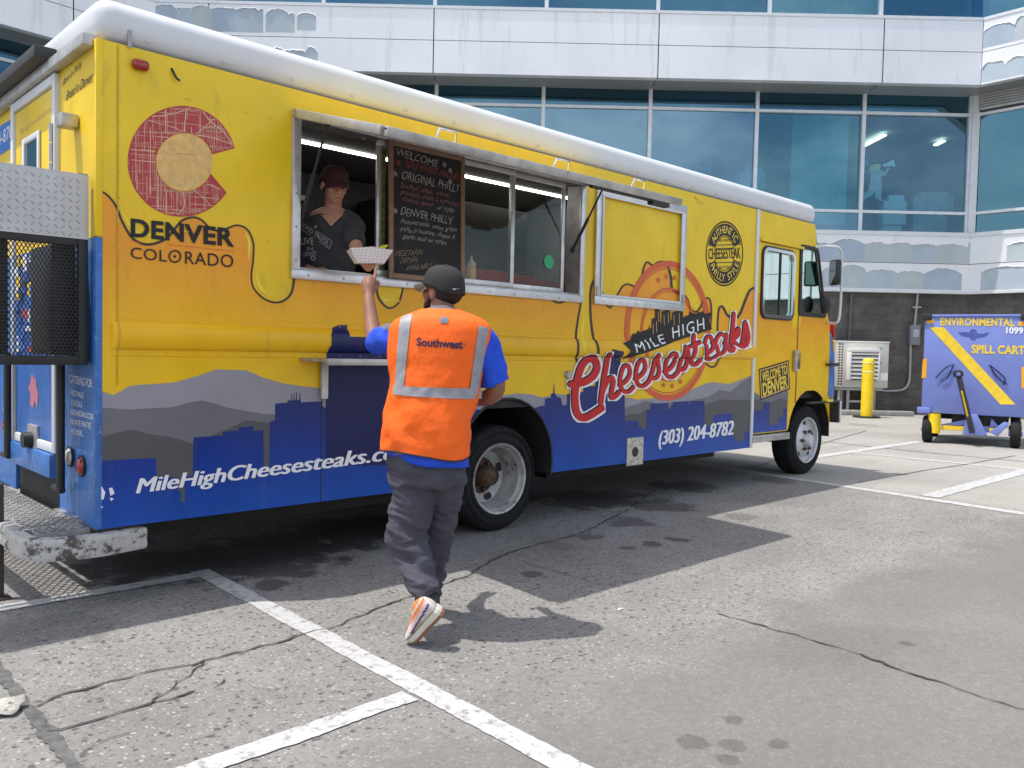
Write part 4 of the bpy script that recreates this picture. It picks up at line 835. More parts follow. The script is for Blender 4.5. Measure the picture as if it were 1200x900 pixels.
# door outline, handle, trim, step
dl = MB()
v, f = ribbon([(7.47, .86), (7.47, 2.60), (6.58, 2.60)], .014); decal('door_gap', v, f, M['dark'], 8, px=False, follow=False)
mb = MB(); mb.box((DX0-.02, -.035, 2.60), (7.50, -.002, 2.63)); mb.build('drip_rail', M['yellow'], truck, .006)
mb = MB(); mb.box((XE-.018, -.022, ZB), (XE+.03, .0, ZS)); mb.build('trim_strip', M['white'], truck, .006)
def ringframe(name, loop_o, loop_i, d, m, par=truck):
    v, f = fill2d([loop_o, loop_i]); k = len(v); b = MB()
    b.add([(x, -.001, z) for x, z in v]+[(x, -d, z) for x, z in v], [q for q in f]+[tuple(i+k for i in q[::-1]) for q in f])
    for L in (loop_o, loop_i):
        n = len(L); o_ = len(b.v); b.v += [(x, -.001, z) for x, z in L]+[(x, -d, z) for x, z in L]; b.f += [(o_+i, o_+(i+1) % n, o_+n+(i+1) % n, o_+n+i) for i in range(n)]; b.mi += [0]*n; b.sm += [False]*n
    return b.build(name, m, par)
big = lambda L, s: [((x-sum(p[0] for p in L)/len(L))*s+sum(p[0] for p in L)/len(L), (z-sum(p[1] for p in L)/len(L))*s+sum(p[1] for p in L)/len(L)) for x, z in L]
dw = ringframe('door_window', rr(CW[0]-.045, CW[1]+.045, CW[2]-.045, CW[3]+.045, .10), rr(*CW, .07), .018, M['dark']); ringframe('window_trim', rr(CW[0]-.028, CW[1]+.028, CW[2]-.028, CW[3]+.028, .09), rr(CW[0]+.005, CW[1]-.005, CW[2]+.005, CW[3]-.005, .065), .026, M['chrome'], dw)
v, f = fill2d([rr(*CW, .07)]); mb = MB(); mb.add([(x, .006, z) for x, z in v], f); mb.build('pane', M['cabglass'], dw)
mb = MB(); mb.box((7.02, .004, CW[2]), (7.045, -.004, CW[3])); mb.build('sash_bar', M['dark'], dw)
qw = ringframe('quarter_window', rpoly([(7.46, 1.85), (8.155, 1.85), (7.885, 2.66), (7.45, 2.66)], .07), rpoly(QW, .06), .016, M['dark']); v, f = fill2d([rpoly(QW, .06)]); mb = MB(); mb.add([(x, .006, z) for x, z in v], f); mb.build('pane', M['cabglass'], qw)
mb = MB(); mb.box((7.37, -.05, 1.22), (7.45, -.003, 1.46)); h = mb.build('door_handle', M['alu_worn'], truck, .015); mb = MB(); mb.bar((7.41, -.06, 1.25), (7.41, -.06, 1.43), .022, .03); mb.build('handle_grip', M['chrome'], h)
mb = MB(); mb.box((6.52, -.03, .50), (7.32, .35, .535)); mb.box((6.52, -.03, .46), (7.32, -.02, .50)); mb.build('door_step', M['alu_worn'], truck, .005)
# front of the cab: nose, windscreen, roof edge
ys = (0, WID)
nose = MB(); zz = [.55, .9, 1.78, 1.93]; P = [(cab_edge(z), z) for z in zz]
for (x0, z0), (x1, z1) in zip(P[:-1], P[1:]): nose.add([(x0, .0, z0), (x0+.12, .14, z0), (x0+.14, WID-.14, z0), (x0, WID, z0), (x1, 0., z1), (x1+.12, .14, z1), (x1+.14, WID-.14, z1), (x1, WID, z1)], [(0, 1, 5, 4), (1, 2, 6, 5), (2, 3, 7, 6)])
nose.build('nose_panel', M['yellow'], truck)
ws = MB(); ws.add([(cab_edge(1.93), 0, 1.93), (cab_edge(1.93), WID, 1.93), (7.80, WID, 2.91), (7.80, 0, 2.91)], [(0, 1, 2, 3)]); ws.build('windscreen', M['cabglass'], truck)
mb = MB(); mb.box((7.3, WID-.03, .5), (8.2, WID, 1.9)); mb.box((7.3, .1, .9), (8.3, WID-.05, 1.05)); mb.box((7.9, .1, 1.05), (8.25, WID-.1, 1.85)); mb.build('dashboard', M['inner_dark'], truck)
mb = MB(); mb.box((6.55, .9, 1.06), (6.58, WID-.03, 2.85)); mb.build('cab_partition', M['inner'], truck)
mb = MB(); mb.box((6.75, .3, 1.3), (7.2, .85, 1.5)); mb.box((6.68, .3, 1.5), (6.80, .85, 2.1)); mb.build('driver_seat', M['dark'], truck, .05)
fl = MB(); fl.prism([(8.28, -.012, .9), (8.45, -.012, .9), (8.46, -.012, 1.12), (8.42, -.012, 1.50), (8.34, -.012, 1.66), (8.28, -.012, 1.72)], (0, .28, 0)); fo = fl.build('front_corner', M['bluerear'], truck, .03)
mb = MB(); mb.box((8.36, -.02, 1.46), (8.41, .08, 1.60)); mb.build('turn_signal', mat('signal_yellow', (.85, .52, .02), .3), fo, .01)
mb = MB(); mb.box((8.36, -.016, 1.62), (8.42, .08, 1.82)); mb.build('marker_lamp', M['lens_red'], fo, .01)
mb = MB(); mb.tube([(8.18, -.06, 1.30), (8.40, -.06, 1.30)], .022, round_ends=True); mb.tube([(8.2, 0, 1.3), (8.2, -.06, 1.3)], .012); mb.build('hood_latch', M['dark'], truck)
bp_ = MB(); bp_.box((8.37, -.10, .60), (8.42, WID+.1, .86)); bp_.box((7.62, -.10, .845), (8.42, -.04, .87)); bp_.build('front_bumper', mat('bumper_black', (.02, .02, .02), .55, var=.2), truck, .008)
mb = MB(); mb.box((8.40, -.112, .60), (8.428, -.095, .86)); mb.build('bumper_edge', M['white'], truck, .004)
mb = MB(); mb.box((8.05, -.112, .862), (8.20, -.04, .886)); mb.build('fender_marker', mat('marker_yellow', (.75, .72, .03), .5), truck, .004)
inn = MB()
for (a, b_) in zip(arch_f[:-1], arch_f[1:]): inn.add([(a[0], .002, a[1]), (b_[0], .002, b_[1]), (b_[0], .62, b_[1]), (a[0], .62, a[1])], [(0, 1, 2, 3)])
inn.add([(7.3, .62, .46), (8.37, .62, .46), (8.37, .62, 1.01), (7.3, .62, 1.01)], [(0, 1, 2, 3)])
inn.build('wheel_housing', M['under'], truck); inn = MB()
ra = rear_arch(20)
for (a, b_) in zip(ra[:-1], ra[1:]): inn.add([(a[0], .002, a[1]), (b_[0], .002, b_[1]), (b_[0], .75, b_[1]), (a[0], .75, a[1])], [(0, 1, 2, 3)])
inn.build('wheel_housing', M['under'], truck)
lipb = MB(); lipb.tube([(x, -.006, z) for x, z in ra], .011, 6); lipb.build('arch_lip', M['dark'], truck)
# mirrors
mb = MB(); mb.tube(crom([(7.80, -.01, 2.66), (7.95, -.10, 2.68), (8.12, -.17, 2.64), (8.14, -.18, 2.3), (8.14, -.18, 1.95), (8.12, -.16, 1.80), (8.2, -.01, 1.80)], 5), .014, 8); ma = mb.build('mirror_arm', M['white'], truck)
mdir = np.array([.82, -.57, 0]); mnr = np.array([-.57, -.82, 0])
mb = MB(); mb.obox((8.06, -.14, 2.38), mdir*.035, mnr*.085, (0, 0, .15)); mo = mb.build('mirror', M['dark'], truck, .025); mb = MB(); mb.obox(np.array((8.06, -.14, 2.38))-mdir*.037, mdir*.001, mnr*.07, (0, 0, .13)); mb.build('mirror_face', M['mirror'], mo)
mb = MB(); mb.ell((7.93, -.10, 2.0), (.05, 0, 0), (0, .06, 0), (0, 0, .105)); mo = mb.build('mirror', M['dark'], truck); mb = MB(); mb.ell((7.893, -.10, 2.0), (.022, 0, 0), (0, .050, 0), (0, 0, .09)); mb.build('mirror_face', M['dark'], mo)
# roof
rf = MB(); rf.box((-.012, -.012, ZS-.004), (7.83, WID+.012, 3.15)); rf.build('roof', M['white'], truck, .095, 6)
mb = MB(); mb.box((.145, -.0135, ZS-.01), (.165, -.010, 3.0)); mb.build('roof_seam', mat('seam_grey', (.35, .35, .34), .6), truck)
mb = MB(); mb.lathe([(.001, .085), (.17, .08), (.20, .06), (.205, .0), (.19, -.02)], (1.66, .46, 3.13), (0, 0, 1), 32); mb.build('roof_vent', M['alu'], truck)
rv = MB()
for x in np.arange(.25, 7.7, .42): rv.ell((x, -.0125, ZS+.045), (.010, 0, 0), (0, .004, 0), (0, 0, .010), 8, 4)
rv.build('rivets', mat('roof_rivet', (.55, .55, .53), .5), truck)
rv = MB()
for z in np.arange(1.62, 2.85, .13): rv.ell((.105, -.001, z), (.008, 0, 0), (0, .004, 0), (0, 0, .008), 8, 4)
for x in np.arange(.2, 6.4, .155):
    for z in (RZ0-.018, RZ1+.018): rv.ell((x, -.005, z), (.007, 0, 0), (0, .004, 0), (0, 0, .007), 8, 4)
for x in (.45, .47, .8, .95, 1.6, 1.9):
    for z in (1.7, 2.0, 2.72): rv.ell((x, -.003, z), (.007, 0, 0), (0, .004, 0), (0, 0, .007), 8, 4)
rv.build('rivets', M['yellow'], truck)
for pts in ([(152, 73), (170, 76)],):
    a, b_ = S(153, 73.5), S(173, 78.5); mb = MB(); mb.bar((a[0], -.02, a[2]-.005), (b_[0], -.02, a[2]-.005), .045, .055); mb.build('marker_lamp', M['lens_red'], truck, .02, 3)
a = S(205, 88); mb = MB(); mb.tube([(a[0]-.02, -.004, a[2]+.03), (a[0], -.02, a[2]-.02), (a[0]+.02, -.02, a[2]-.03)], .006); mb.build('wire_stub', M['dark'], truck)
a = S(818, 236); mb = MB(); mb.tube([(a[0]-.06, -.004, a[2]+.04), (a[0], -.02, a[2]), (a[0]+.05, -.03, a[2]-.02)], .005); mb.build('wire_stub', M['gold_print'], truck)
# seams in the bodyside skin
for x in (.10, 1.32): v, f = ribbon([(x, ZB), (x, 1.30)] if x == 1.32 else [(x, 1.16), (x, ZS-.01)], .006); decal('panel_seam', v, f, mat('seam_yellow', (.52, .34, .02), .6) if x != 1.32 else M['dark'], 7.5, px=False, cuts=WCUT)
# fuel and water fillers
a = S(664.5, 439); mb = MB(); mb.lathe([(.001, .03), (.028, .03), (.035, .0), (.055, .0), (.055, -.01)], (a[0], 0, a[2]), (0, -1, 0), 24); mb.build('filler_cap', M['alu_worn'], truck)
a, b_ = S(734, 513.5), S(752, 545); mb = MB(); mb.box((a[0], -.012, b_[2]+.01), (b_[0], -.005, a[2])); pl_ = mb.build('filler_plate', mat('chequer_plate', (.55, .52, .46), .5, .5, var=.35, vscale=40, bump=.5, bscale=70), truck); c = ((a[0]+b_[0])/2, (a[2]+b_[2])/2); mb = MB(); mb.lathe([(.001, .0135), (.045, .0135), (.045, .01)], (c[0], 0, c[1]), (0, -1, 0), 24); mb.build('filler_hole', M['dark'], pl_)
# serving window: frame, sliding sashes, hatch, shelf
def frame(name, x0, x1, z0, z1, w, d, m, y0=0.001, parent=truck):
    b = MB(); b.box((x0, -d, z1-w), (x1, -y0, z1)); b.box((x0, -d, z0), (x1, -y0, z0+w)); b.box((x0, -d, z0+w), (x0+w, -y0, z1-w)); b.box((x1-w, -d, z0+w), (x1, -y0, z1-w)); return b.build(name, m, parent, .004)
sw = frame('serving_window', 1.09, 3.75, 1.79, 2.80, .055, .028, M['alu'])
b = MB(); b.box((1.10, .002, 1.80), (1.14, .14, 2.79)); b.box((3.70, .002, 1.80), (3.74, .14, 2.79)); b.box((1.14, .002, 1.80), (3.70, .14, 1.84)); b.box((1.14, .002, 2.75), (3.70, .14, 2.79)); b.build('window_reveal', M['alu_worn'], sw)
b = MB(); b.box((1.14, -.02, 1.84), (3.70, .03, 1.855)); b.box((1.14, .05, 1.84), (3.70, .065, 1.87)); b.build('sill_track', M['alu_worn'], sw)
def sash(x0, x1, y, nm='sliding_sash'):
    b = MB(); w = .038; z0, z1 = 1.86, 2.745
    b.box((x0, y, z1-w), (x1, y+.02, z1)); b.box((x0, y, z0), (x1, y+.02, z0+w)); b.box((x0, y, z0+w), (x0+w, y+.02, z1-w)); b.box((x1-w, y, z0+w), (x1, y+.02, z1-w)); o = b.build(nm, M['alu'], truck, .004)
    g = MB(); g.add([(x0+w, y+.01, z0+w), (x1-w, y+.01, z0+w), (x1-w, y+.01, z1-w), (x0+w, y+.01, z1-w)], [(0, 1, 2, 3)]); g.build('pane', M['truckglass'], o); return o
sash(1.72, 2.98, .012); s2 = sash(2.96, 3.58, .045)
g = MB(); g.lathe([(.001, 0), (.055, 0), (.055, .003), (.001, .003)], (3.40, .05, 2.10), (0, -1, 0), 28); g.build('round_sticker', M['sticker'], s2)
lb_ = MB(); lb_.box((1.77, .03, 1.9), (1.80, .06, 2.70)); lb_.build('label_strip', mat('label_strip', (.40, .33, .10), .6, var=.6, vscale=35), truck)
hing = np.array([0, -.004, 2.79]); out = np.array([0, -.965, -.275]); on_ = out/np.linalg.norm(out); nrm = np.array([0, on_[2], -on_[1]])
if nrm[2] < 0: nrm = -nrm
Lh = np.linalg.norm(out); hx0, hx1 = 1.10, 3.74
hb = MB(); hb.obox(np.array([(hx0+hx1)/2, 0, 0])+hing+on_*(Lh/2+.02), ((hx1-hx0)/2, 0, 0), on_*(Lh/2-.02), nrm*.004); ht = hb.build('serving_hatch', mat('hatch_inner', (.55, .54, .52), .5, .2, var=.1), truck)
hf = MB()
for d in (.02, Lh): hf.obox(np.array([(hx0+hx1)/2, 0, 0])+hing+on_*(d-.015)-nrm*.012, ((hx1-hx0)/2, 0, 0), on_*.02, nrm*.026)
for x in (hx0, hx1): hf.obox(np.array([x, 0, 0])+hing+on_*(Lh/2)-nrm*.012, (.02, 0, 0), on_*(Lh/2-.036), nrm*.026)
hf.build('hatch_frame', M['alu_worn'], ht, .004)
hk = MB(); hk.obox(np.array([(hx0+hx1)/2, 0, 0])+hing+on_*(Lh*.5)+nrm*.006, ((hx1-hx0)/2-.03, 0, 0), on_*(Lh/2-.05), nrm*.003); hk.build('hatch_skin', M['yellow'], ht)
for x in (1.55, 2.5, 3.3):
    c = np.array([x, 0, 0])+hing+on_*Lh*.92; hh = MB(); hh.tube([c+nrm*.01-np.array([.07, 0, 0]), c+nrm*.07-np.array([.06, 0, 0]), c+nrm*.07+np.array([.06, 0, 0]), c+nrm*.01+np.array([.07, 0, 0])], .007, 8); hh.build('hatch_handle', M['chrome'], ht)
hl_ = MB(); hl_.bar(np.array([2.75, 0, 0])+hing+on_*Lh*.98-nrm*.045, np.array([3.55, 0, 0])+hing+on_*Lh*.98-nrm*.045, .03, .02); hl_.bar(np.array([3.4, 0, 0])+hing+on_*Lh*.98-nrm*.06, np.array([3.6, 0, 0])+hing+on_*Lh*.98-nrm*.06, .05, .03); hl_.build('hatch_latch', M['dark'], ht)
for x, zz_ in ((1.17, 2.12), (3.66, 2.22)):
    c = np.array([x, 0, 0])+hing+on_*Lh*.29-nrm*.03; e_ = np.array([x, .03, zz_]); mdl = e_+(c-e_)*.52; st_ = MB(); st_.tube([e_, mdl], .013, 8); st_.tube([mdl, c], .008, 8); st_.ell(c, (.02, 0, 0), (0, .02, 0), (0, 0, .02), 8, 6); st_.ell(e_, (.02, 0, 0), (0, .02, 0), (0, 0, .03), 8, 6); st_.build('gas_strut', M['dark'], ht)
fw2 = frame('menu_window', 3.89, 5.19, 1.79, 2.775, .07, .026, M['alu']); b = MB(); b.box((3.955, -.012, 1.855), (5.125, -.0085, 2.71))
frame('glazing_bead', 3.955, 5.125, 1.855, 2.71, .022, .034, M['white'], .026, parent=fw2)
for x in (3.925, 5.155):
    for z in (1.86, ): hb = MB(); hb.box((x-.02, -.034, z), (x+.02, -.026, z+.08)); hb.build('corner_bracket', M['alu_worn'], fw2)
fs = MB()
for x in np.arange(1.2, 3.7, .25): fs.ell((x, -.029, 1.815), (.008, 0, 0), (0, .003, 0), (0, 0, .008), 8, 4); fs.ell((x, -.029, 2.775), (.008, 0, 0), (0, .003, 0), (0, 0, .008), 8, 4)
for z in np.arange(1.9, 2.75, .2): fs.ell((1.115, -.029, z), (.008, 0, 0), (0, .003, 0), (0, 0, .008), 8, 4)
for x in np.arange(4.0, 5.1, .22): fs.ell((x, -.027, 1.82), (.008, 0, 0), (0, .003, 0), (0, 0, .008), 8, 4)
fs.build('frame_screws', M['steel'], truck)
sh = MB(); sh.box((1.16, -.32, 1.292), (2.35, -.006, 1.312)); sh.box((1.16, -.325, 1.275), (2.35, -.315, 1.315)); so = sh.build('fold_down_shelf', M['alu_worn'], truck, .004)
for x in (1.30, 2.2): b = MB(); b.box((x, -.035, 1.06), (x+.045, -.009, 1.29)); b.build('shelf_bracket', M['alu_worn'], so)
# --- rear end
rw = MB(); rw.box((-.0, .012, ZB+.0), (.05, .62, 1.92)); rw.build('rear_panel', M['bluerear'], truck); rw = MB(); rw.box((0, 1.56, .41), (.05, WID-.03, 1.92)); rw.build('rear_panel', M['bluerear'], truck)
rw = MB(); rw.box((-.0, .012, 1.922), (.05, .62, ZS)); rw.box((0, 1.56, 1.922), (.05, WID-.03, ZS)); rw.box((0, .62, 2.86), (.05, 1.56, ZS)); rw.build('rear_panel', M['yellow'], truck)
cb_ = MB(); cb_.box((-.008, -.006, ZB), (.028, .03, 1.92)); cb_.build('corner_post', M['bluerear'], truck, .006); cb_ = MB(); cb_.box((-.008, -.006, 1.922), (.028, .03, ZS)); cb_.build('corner_post', M['yellow'], truck, .006)
dr = MB(); dr.box((-.012, .68, .80), (.03, 1.50, 2.82)); dob = dr.build('rear_door', M['yellow'], truck, .006)
dr = MB()
for q in (((-.03, .62, .74), (.02, .675, 2.88)), ((-.03, 1.505, .74), (.02, 1.56, 2.88)), ((-.03, .675, 2.825), (.02, 1.505, 2.88)), ((-.03, .675, .74), (.02, 1.505, .795))): dr.box(*q)
dr.build('door_frame', M['white'], truck, .006)
dr = MB(); dr.box((-.016, .68, .80), (-.0125, 1.50, 1.92)); dr.build('door_lower_panel', mat('door_blue_wrap', (.03, .13, .42), .4, var=.2, coat=.3), dob)
wn_ = MB(); 
for q in (((-.028, .94, 2.0), (-.0125, .98, 2.62)), ((-.028, 1.26, 2.0), (-.0125, 1.30, 2.62)), ((-.028, .98, 2.58), (-.0125, 1.26, 2.62)), ((-.028, .98, 2.0), (-.0125, 1.26, 2.04))): wn_.box(*q)
wo = wn_.build('door_window', M['white'], dob, .01); g = MB(); g.box((-.018, .98, 2.04), (-.013, 1.26, 2.58)); g.build('pane', mat('dark_door_glass', (.05, .10, .11), .06, .0, coat=1.), wo)
post = MB(); r_ = random.Random(11)
pm = [mat('poster_'+n, c, .45) for n, c in (('blue', (.05, .16, .55)), ('red', (.55, .05, .04)), ('yellow', (.75, .55, .03)), ('white', (.7, .72, .75)), ('navy', (.02, .03, .12)))]
for k in range(90):
    y, z, w, h = r_.uniform(.72, 1.44), r_.uniform(1.25, 1.86), r_.uniform(.04, .12), r_.uniform(.03, .10); post.box((-.020-.0004*k/9-.0002*(k % 9), y, z), (-.0165, min(1.49, y+w), z+h), r_.choice([0, 0, 3, 4, 1, 2, 0, 3]))
post.build('menu_poster', pm, dob)
mp_ = MB(); mp_.prism([(-.0175, y, z) for y, z in ((1.0, .98), (1.06, 1.02), (1.09, .97), (1.16, .99), (1.14, 1.05), (1.2, 1.09), (1.15, 1.12), (1.12, 1.18), (1.07, 1.14), (1.04, 1.17), (1.02, 1.1), (.98, 1.06))], (-.001, 0, 0)); mp_.build('map_print', mat('rose_print', (.45, .16, .20), .5), dob)
def rear_text(txt, p0, p1, top, m, name='lettering', x=-.003, par=None, **k):
    R2 = lambda u, v: on(u, v, 0, x); a, b_, c = R2(*p0), R2(*p1), R2(*top); v, f = text_fit(txt, (a[1], a[2]), (b_[1], b_[2]), (c[1], c[2]), **k); mb = MB(); mb.add([(x, q[0], q[1]) for q in v], f); return mb.build(name, m, par or truck)
rear_text('Born in Philly,', (73, 101), (95, 78), (74, 93), M['black_print'], shear=.3); rear_text('Bread in Denver', (77, 118), (108, 94), (78, 107), M['black_print'], shear=.3)
rear_text('MileHighCheesesteaks.com', (23, 158), (61, 129), (22.5, 152), M['gold_print'], x=-.0132, par=dob)
pb = MB(); pb.prism([tuple(on(*q, 0, -.002)) for q in ((-20, 160), (19.5, 136), (19.5, 168), (-20, 196))], (-.001, 0, 0)); pb.build('phone_panel', mat('phone_blue', (.03, .16, .5), .4), truck)
rear_text('(303) 204-8782', (-24, 186), (18, 158), (-24, 172), M['white_print'], x=-.004)
for i, t_ in enumerate(('CATERING FOR:', 'FESTIVALS', 'SCHOOLS', 'NEIGHBORHOODS', 'PRIVATE PARTIES', 'AND MORE...')):
    y = 452+i*11.2-(4 if i == 0 else 0); wdt = (27, 15, 13, 26, 24, 15)[i]; x0 = 81.5+(1.5 if i else 0); sl = .38*wdt
    rear_text(t_, (x0, y), (x0+wdt, y+sl*.62), (x0, y-(9 if i == 0 else 6.3)), M['white_print'], x=-.003)
lamp = MB(); a = on(90, 143, 0, 0); lamp.box((-.09, a[1]-.05, a[2]-.04), (-.003, a[1]+.05, a[2]+.03)); lamp.build('rear_lamp', M['alu_worn'], truck, .008)
aw = MB(); aw.box((-.13, .62, 2.945), (-.014, 2.2, 3.01)); aw.build('rear_awning', mat('awning_dark', (.035, .035, .035), .5), truck, .008)
gt = MB(); gt.box((-.06, .03, 2.885), (-.002, 2.25, 2.943)); gt.build('rain_gutter', M['alu_worn'], truck, .004)
hg = MB()
for k in range(6): hg.tube([(-.035, .65, 1.95+.11*k), (-.035, .65, 2.05+.11*k)], .013, 8)
hg.build('door_hinge', M['steel'], truck)
for (u, v, m) in ((83.5, 535, 'lens_clear'), (97, 546, 'lens_red')):
    a = on(u, v, 0, 0); t_ = MB(); t_.lathe([(.001, .03), (.03, .028), (.045, .015), (.05, .0)], (-.001, a[1], a[2]), (-1, 0, 0), 24); lo_ = t_.build('tail_lamp', M[m], truck); t_ = MB(); t_.lathe([(.048, 0), (.048, .012), (.058, .012), (.058, 0)], (-.0012, a[1], a[2]), (-1, 0, 0), 24); t_.build('lamp_ring', M['dark'], lo_)
for (u, v) in ((8, 500),): a = on(u, v, 0, 0); t_ = MB(); t_.lathe([(.001, .03), (.045, .015), (.05, .0)], (-.001, a[1], a[2]), (-1, 0, 0), 24); t_.build('tail_lamp', M['lens_red'], truck)
rc = MB(); rc.box((.02, .63, .36), (.06, 1.55, .598)); rc.build('rear_shade_panel', M['under'], truck)  # dark panel added to stand for the black shade below the rear cabinet
rc = MB(); rc.box((-.05, .64, .60), (.3, 1.5, .735)); rc.build('rear_cabinet', M['bluerear'], truck, .006)
rc = MB(); a = on(40, 515, 0, -.02); rc.box((-.035, a[1]-.10, a[2]-.09), (-.013, a[1]+.10, a[2]+.09)); po = rc.build('power_inlet', M['alu_worn'], truck, .006); rc = MB(); rc.lathe([(.001, .05), (.045, .05), (.05, 0)], (-.035, a[1], a[2]), (-1, 0, 0), 20); rc.build('inlet_cap', M['dark'], po)
# standing posts, cage and diamond plate at the rear corner
CX0, CX1, CY0, CY1 = -1.25, -.022, .06, .58
cg = MB()
for x in (CX0, CX1-.045):
    cg.box((x, CY0, 1.262), (x+.045, CY0+.04, 2.24))
cg.box((CX0+.045, CY0, 1.262), (CX1-.045, CY0+.04, 1.305)); cg.box((CX0+.045, CY0-.0005, 1.87), (CX1-.045, CY0+.04, 1.93)); cg.box((CX0, CY1-.04, 1.262), (CX1, CY1, 1.30)); cg.box((CX0, CY0+.041, 1.262), (CX0+.045, CY1-.041, 1.30)); cg.box((CX1-.045, CY0+.041, 1.262), (CX1, CY1-.041, 1.30))
cgo = cg.build('rear_cage', mat('cage_black', (.018, .018, .018), .55, var=.3), truck, .003)
def diamond_mat():
    m, n, l, b = newmat('diamond_plate'); b.inputs['Metallic'].default_value = .55; b.inputs['Roughness'].default_value = .42; b.inputs['Base Color'].default_value = (.50, .49, .48, 1)
    t = n.new('ShaderNodeTexCoord'); q = n.new('ShaderNodeTexNoise'); q.inputs['Scale'].default_value = 9; q.inputs['Detail'].default_value = 7; l.new(t.outputs['Object'], q.inputs['Vector']); r = n.new('ShaderNodeValToRGB'); r.color_ramp.elements[0].color = (.36, .35, .34, 1); r.color_ramp.elements[1].color = (.58, .57, .56, 1); l.new(q.outputs['Fac'], r.inputs[0]); l.new(r.outputs[0], b.inputs['Base Color']); return m
dpm = diamond_mat(); dpb = MB(); dpb.box((CX0, CY0-.005, 1.906), (CX1, CY0-.001, 2.235)); k = 0
for i, x in enumerate(np.arange(CX0+.02, CX1-.03, .034)):
    for j, z in enumerate(np.arange(1.925, 2.225, .034)):
        s = 1 if (i+j) % 2 else -1; c = np.array([x, CY0-.006, z]); d = np.array([.7*s, 0, .72]); p_ = np.array([.72, 0, -.7*s])
        dpb.add([c-d*.015, c+p_*.0035, c+d*.015, c-p_*.0035, c+np.array([0, -.0035, 0])+d*.007, c+np.array([0, -.0035, 0])-d*.007], [(0, 1, 5), (1, 2, 4), (1, 4, 5), (2, 3, 4), (3, 0, 5), (3, 5, 4)])
dpb.build('diamond_plate', dpm, cgo)
def expanded(P0, U, V, nu, nv, t, th=.004):
    """expanded-metal sheet: diamond strands"""
    b = MB(); P0, U, V = map(lambda q: np.array(q, float), (P0, U, V)); N = np.cross(U, V); N /= np.linalg.norm(N); du = U/nu; dv = V/nv
    for i in range(nu):
        for j in range(nv):
            for s in ((0, .5, .5, 0), (.5, 0, 1, .5), (1, .5, .5, 1), (.5, 1, 0, .5)):
                a = P0+du*(i+s[0])+dv*(j+s[1]); c = P0+du*(i+s[2])+dv*(j+s[3]); d = c-a; w = np.cross(N, d); w = w/np.linalg.norm(w)*t/2; n_ = N*th/2
                b.add([a-w-n_, a+w-n_, a+w+n_, a-w+n_, c-w-n_, c+w-n_, c+w+n_, c-w+n_], [(0, 4, 5, 1), (1, 5, 6, 2), (2, 6, 7, 3), (3, 7, 4, 0)])
    return b
expanded((CX0+.04, CY0+.02, 1.30), (CX1-CX0-.08, 0, 0), (0, 0, .57), 62, 17, .0042, .003).build('mesh_screen', M['dark'], cgo)
b = MB(); b.box((-.17, CY0+.10, 1.31), (-.05, CY1-.05, 1.88)); b.box((CX0+.06, CY0+.10, 1.31), (-.36, CY1-.05, 1.88)); b.build('cage_box', M['dark'], cgo, .01)
for (u, v0, v1) in ((71, 425, 575), (9, 430, 535)):
    a = on(u, v1, 0, -.06); b = MB(); b.tube([(-.06, a[1], a[2]), (-.06, a[1], 1.30)], .022, 10); b.tube([(-.06, a[1]+.12, a[2]+.005), (-.06, a[1]-.03, a[2]+.005)], .018, 10); b.build('cage_post', M['dark'], truck)
# rear step bumper: expanded-metal tread with rounded pipe bumper
bm_m = mat('chipped_bumper_paint', (.46, .45, .42), .45, var=.12, vscale=12, dirt=((.07, .06, .052), .50, 11))
path = crom([(.24, .035, .335), (.12, .01, .335), (.0, -.01, .335), (-.14, .01, .335), (-.24, .07, .335), (-.28, .18, .345), (-.29, .5, .365), (-.29, 1.8, .365), (-.28, 2.14, .365), (-.22, 2.3, .365), (-.1, 2.36, .365), (.3, 2.36, .365)], 6)
bb = MB()
sec = [(-.05, -.055), (-.058, -.03), (-.05, 0), (-.058, .03), (-.05, .055), (0, .06), (.02, .04), (.02, -.04), (0, -.06)]; V = []
for i, p in enumerate(path):
    d = path[min(i+1, len(path)-1)]-path[max(i-1, 0)]; d /= np.linalg.norm(d); nn = np.array([-d[1], d[0], 0]); 
    for (o_, h_) in sec: V.append(p-nn*o_+np.array([0, 0, h_]))
k = len(sec); bb.add(V, [(i*k+j, i*k+(j+1) % k, (i+1)*k+(j+1) % k, (i+1)*k+j) for i in range(len(path)-1) for j in range(k)]+[tuple(range(k)), tuple((len(path)-1)*k+j for j in range(k))[::-1]], 0, True)
bo = bb.build('rear_bumper', bm_m, truck)
expanded((-.27, .06, .418), (.235, 0, 0), (0, 2.1, 0), 5, 27, .008, .005).build('step_tread', mat('tread_grey', (.40, .39, .37), .5, .4, var=.3, vscale=20), truck)
b = MB(); b.box((-.26, .10, .36), (.0, .13, .405)); b.box((-.26, 2.1, .36), (0, 2.13, .405)); b.box((-.05, .14, .36), (-.02, 2.09, .41)); b.box((-.035, .18, .40), (.25, .62, .43)); b.build('step_support', M['alu_worn'], truck)
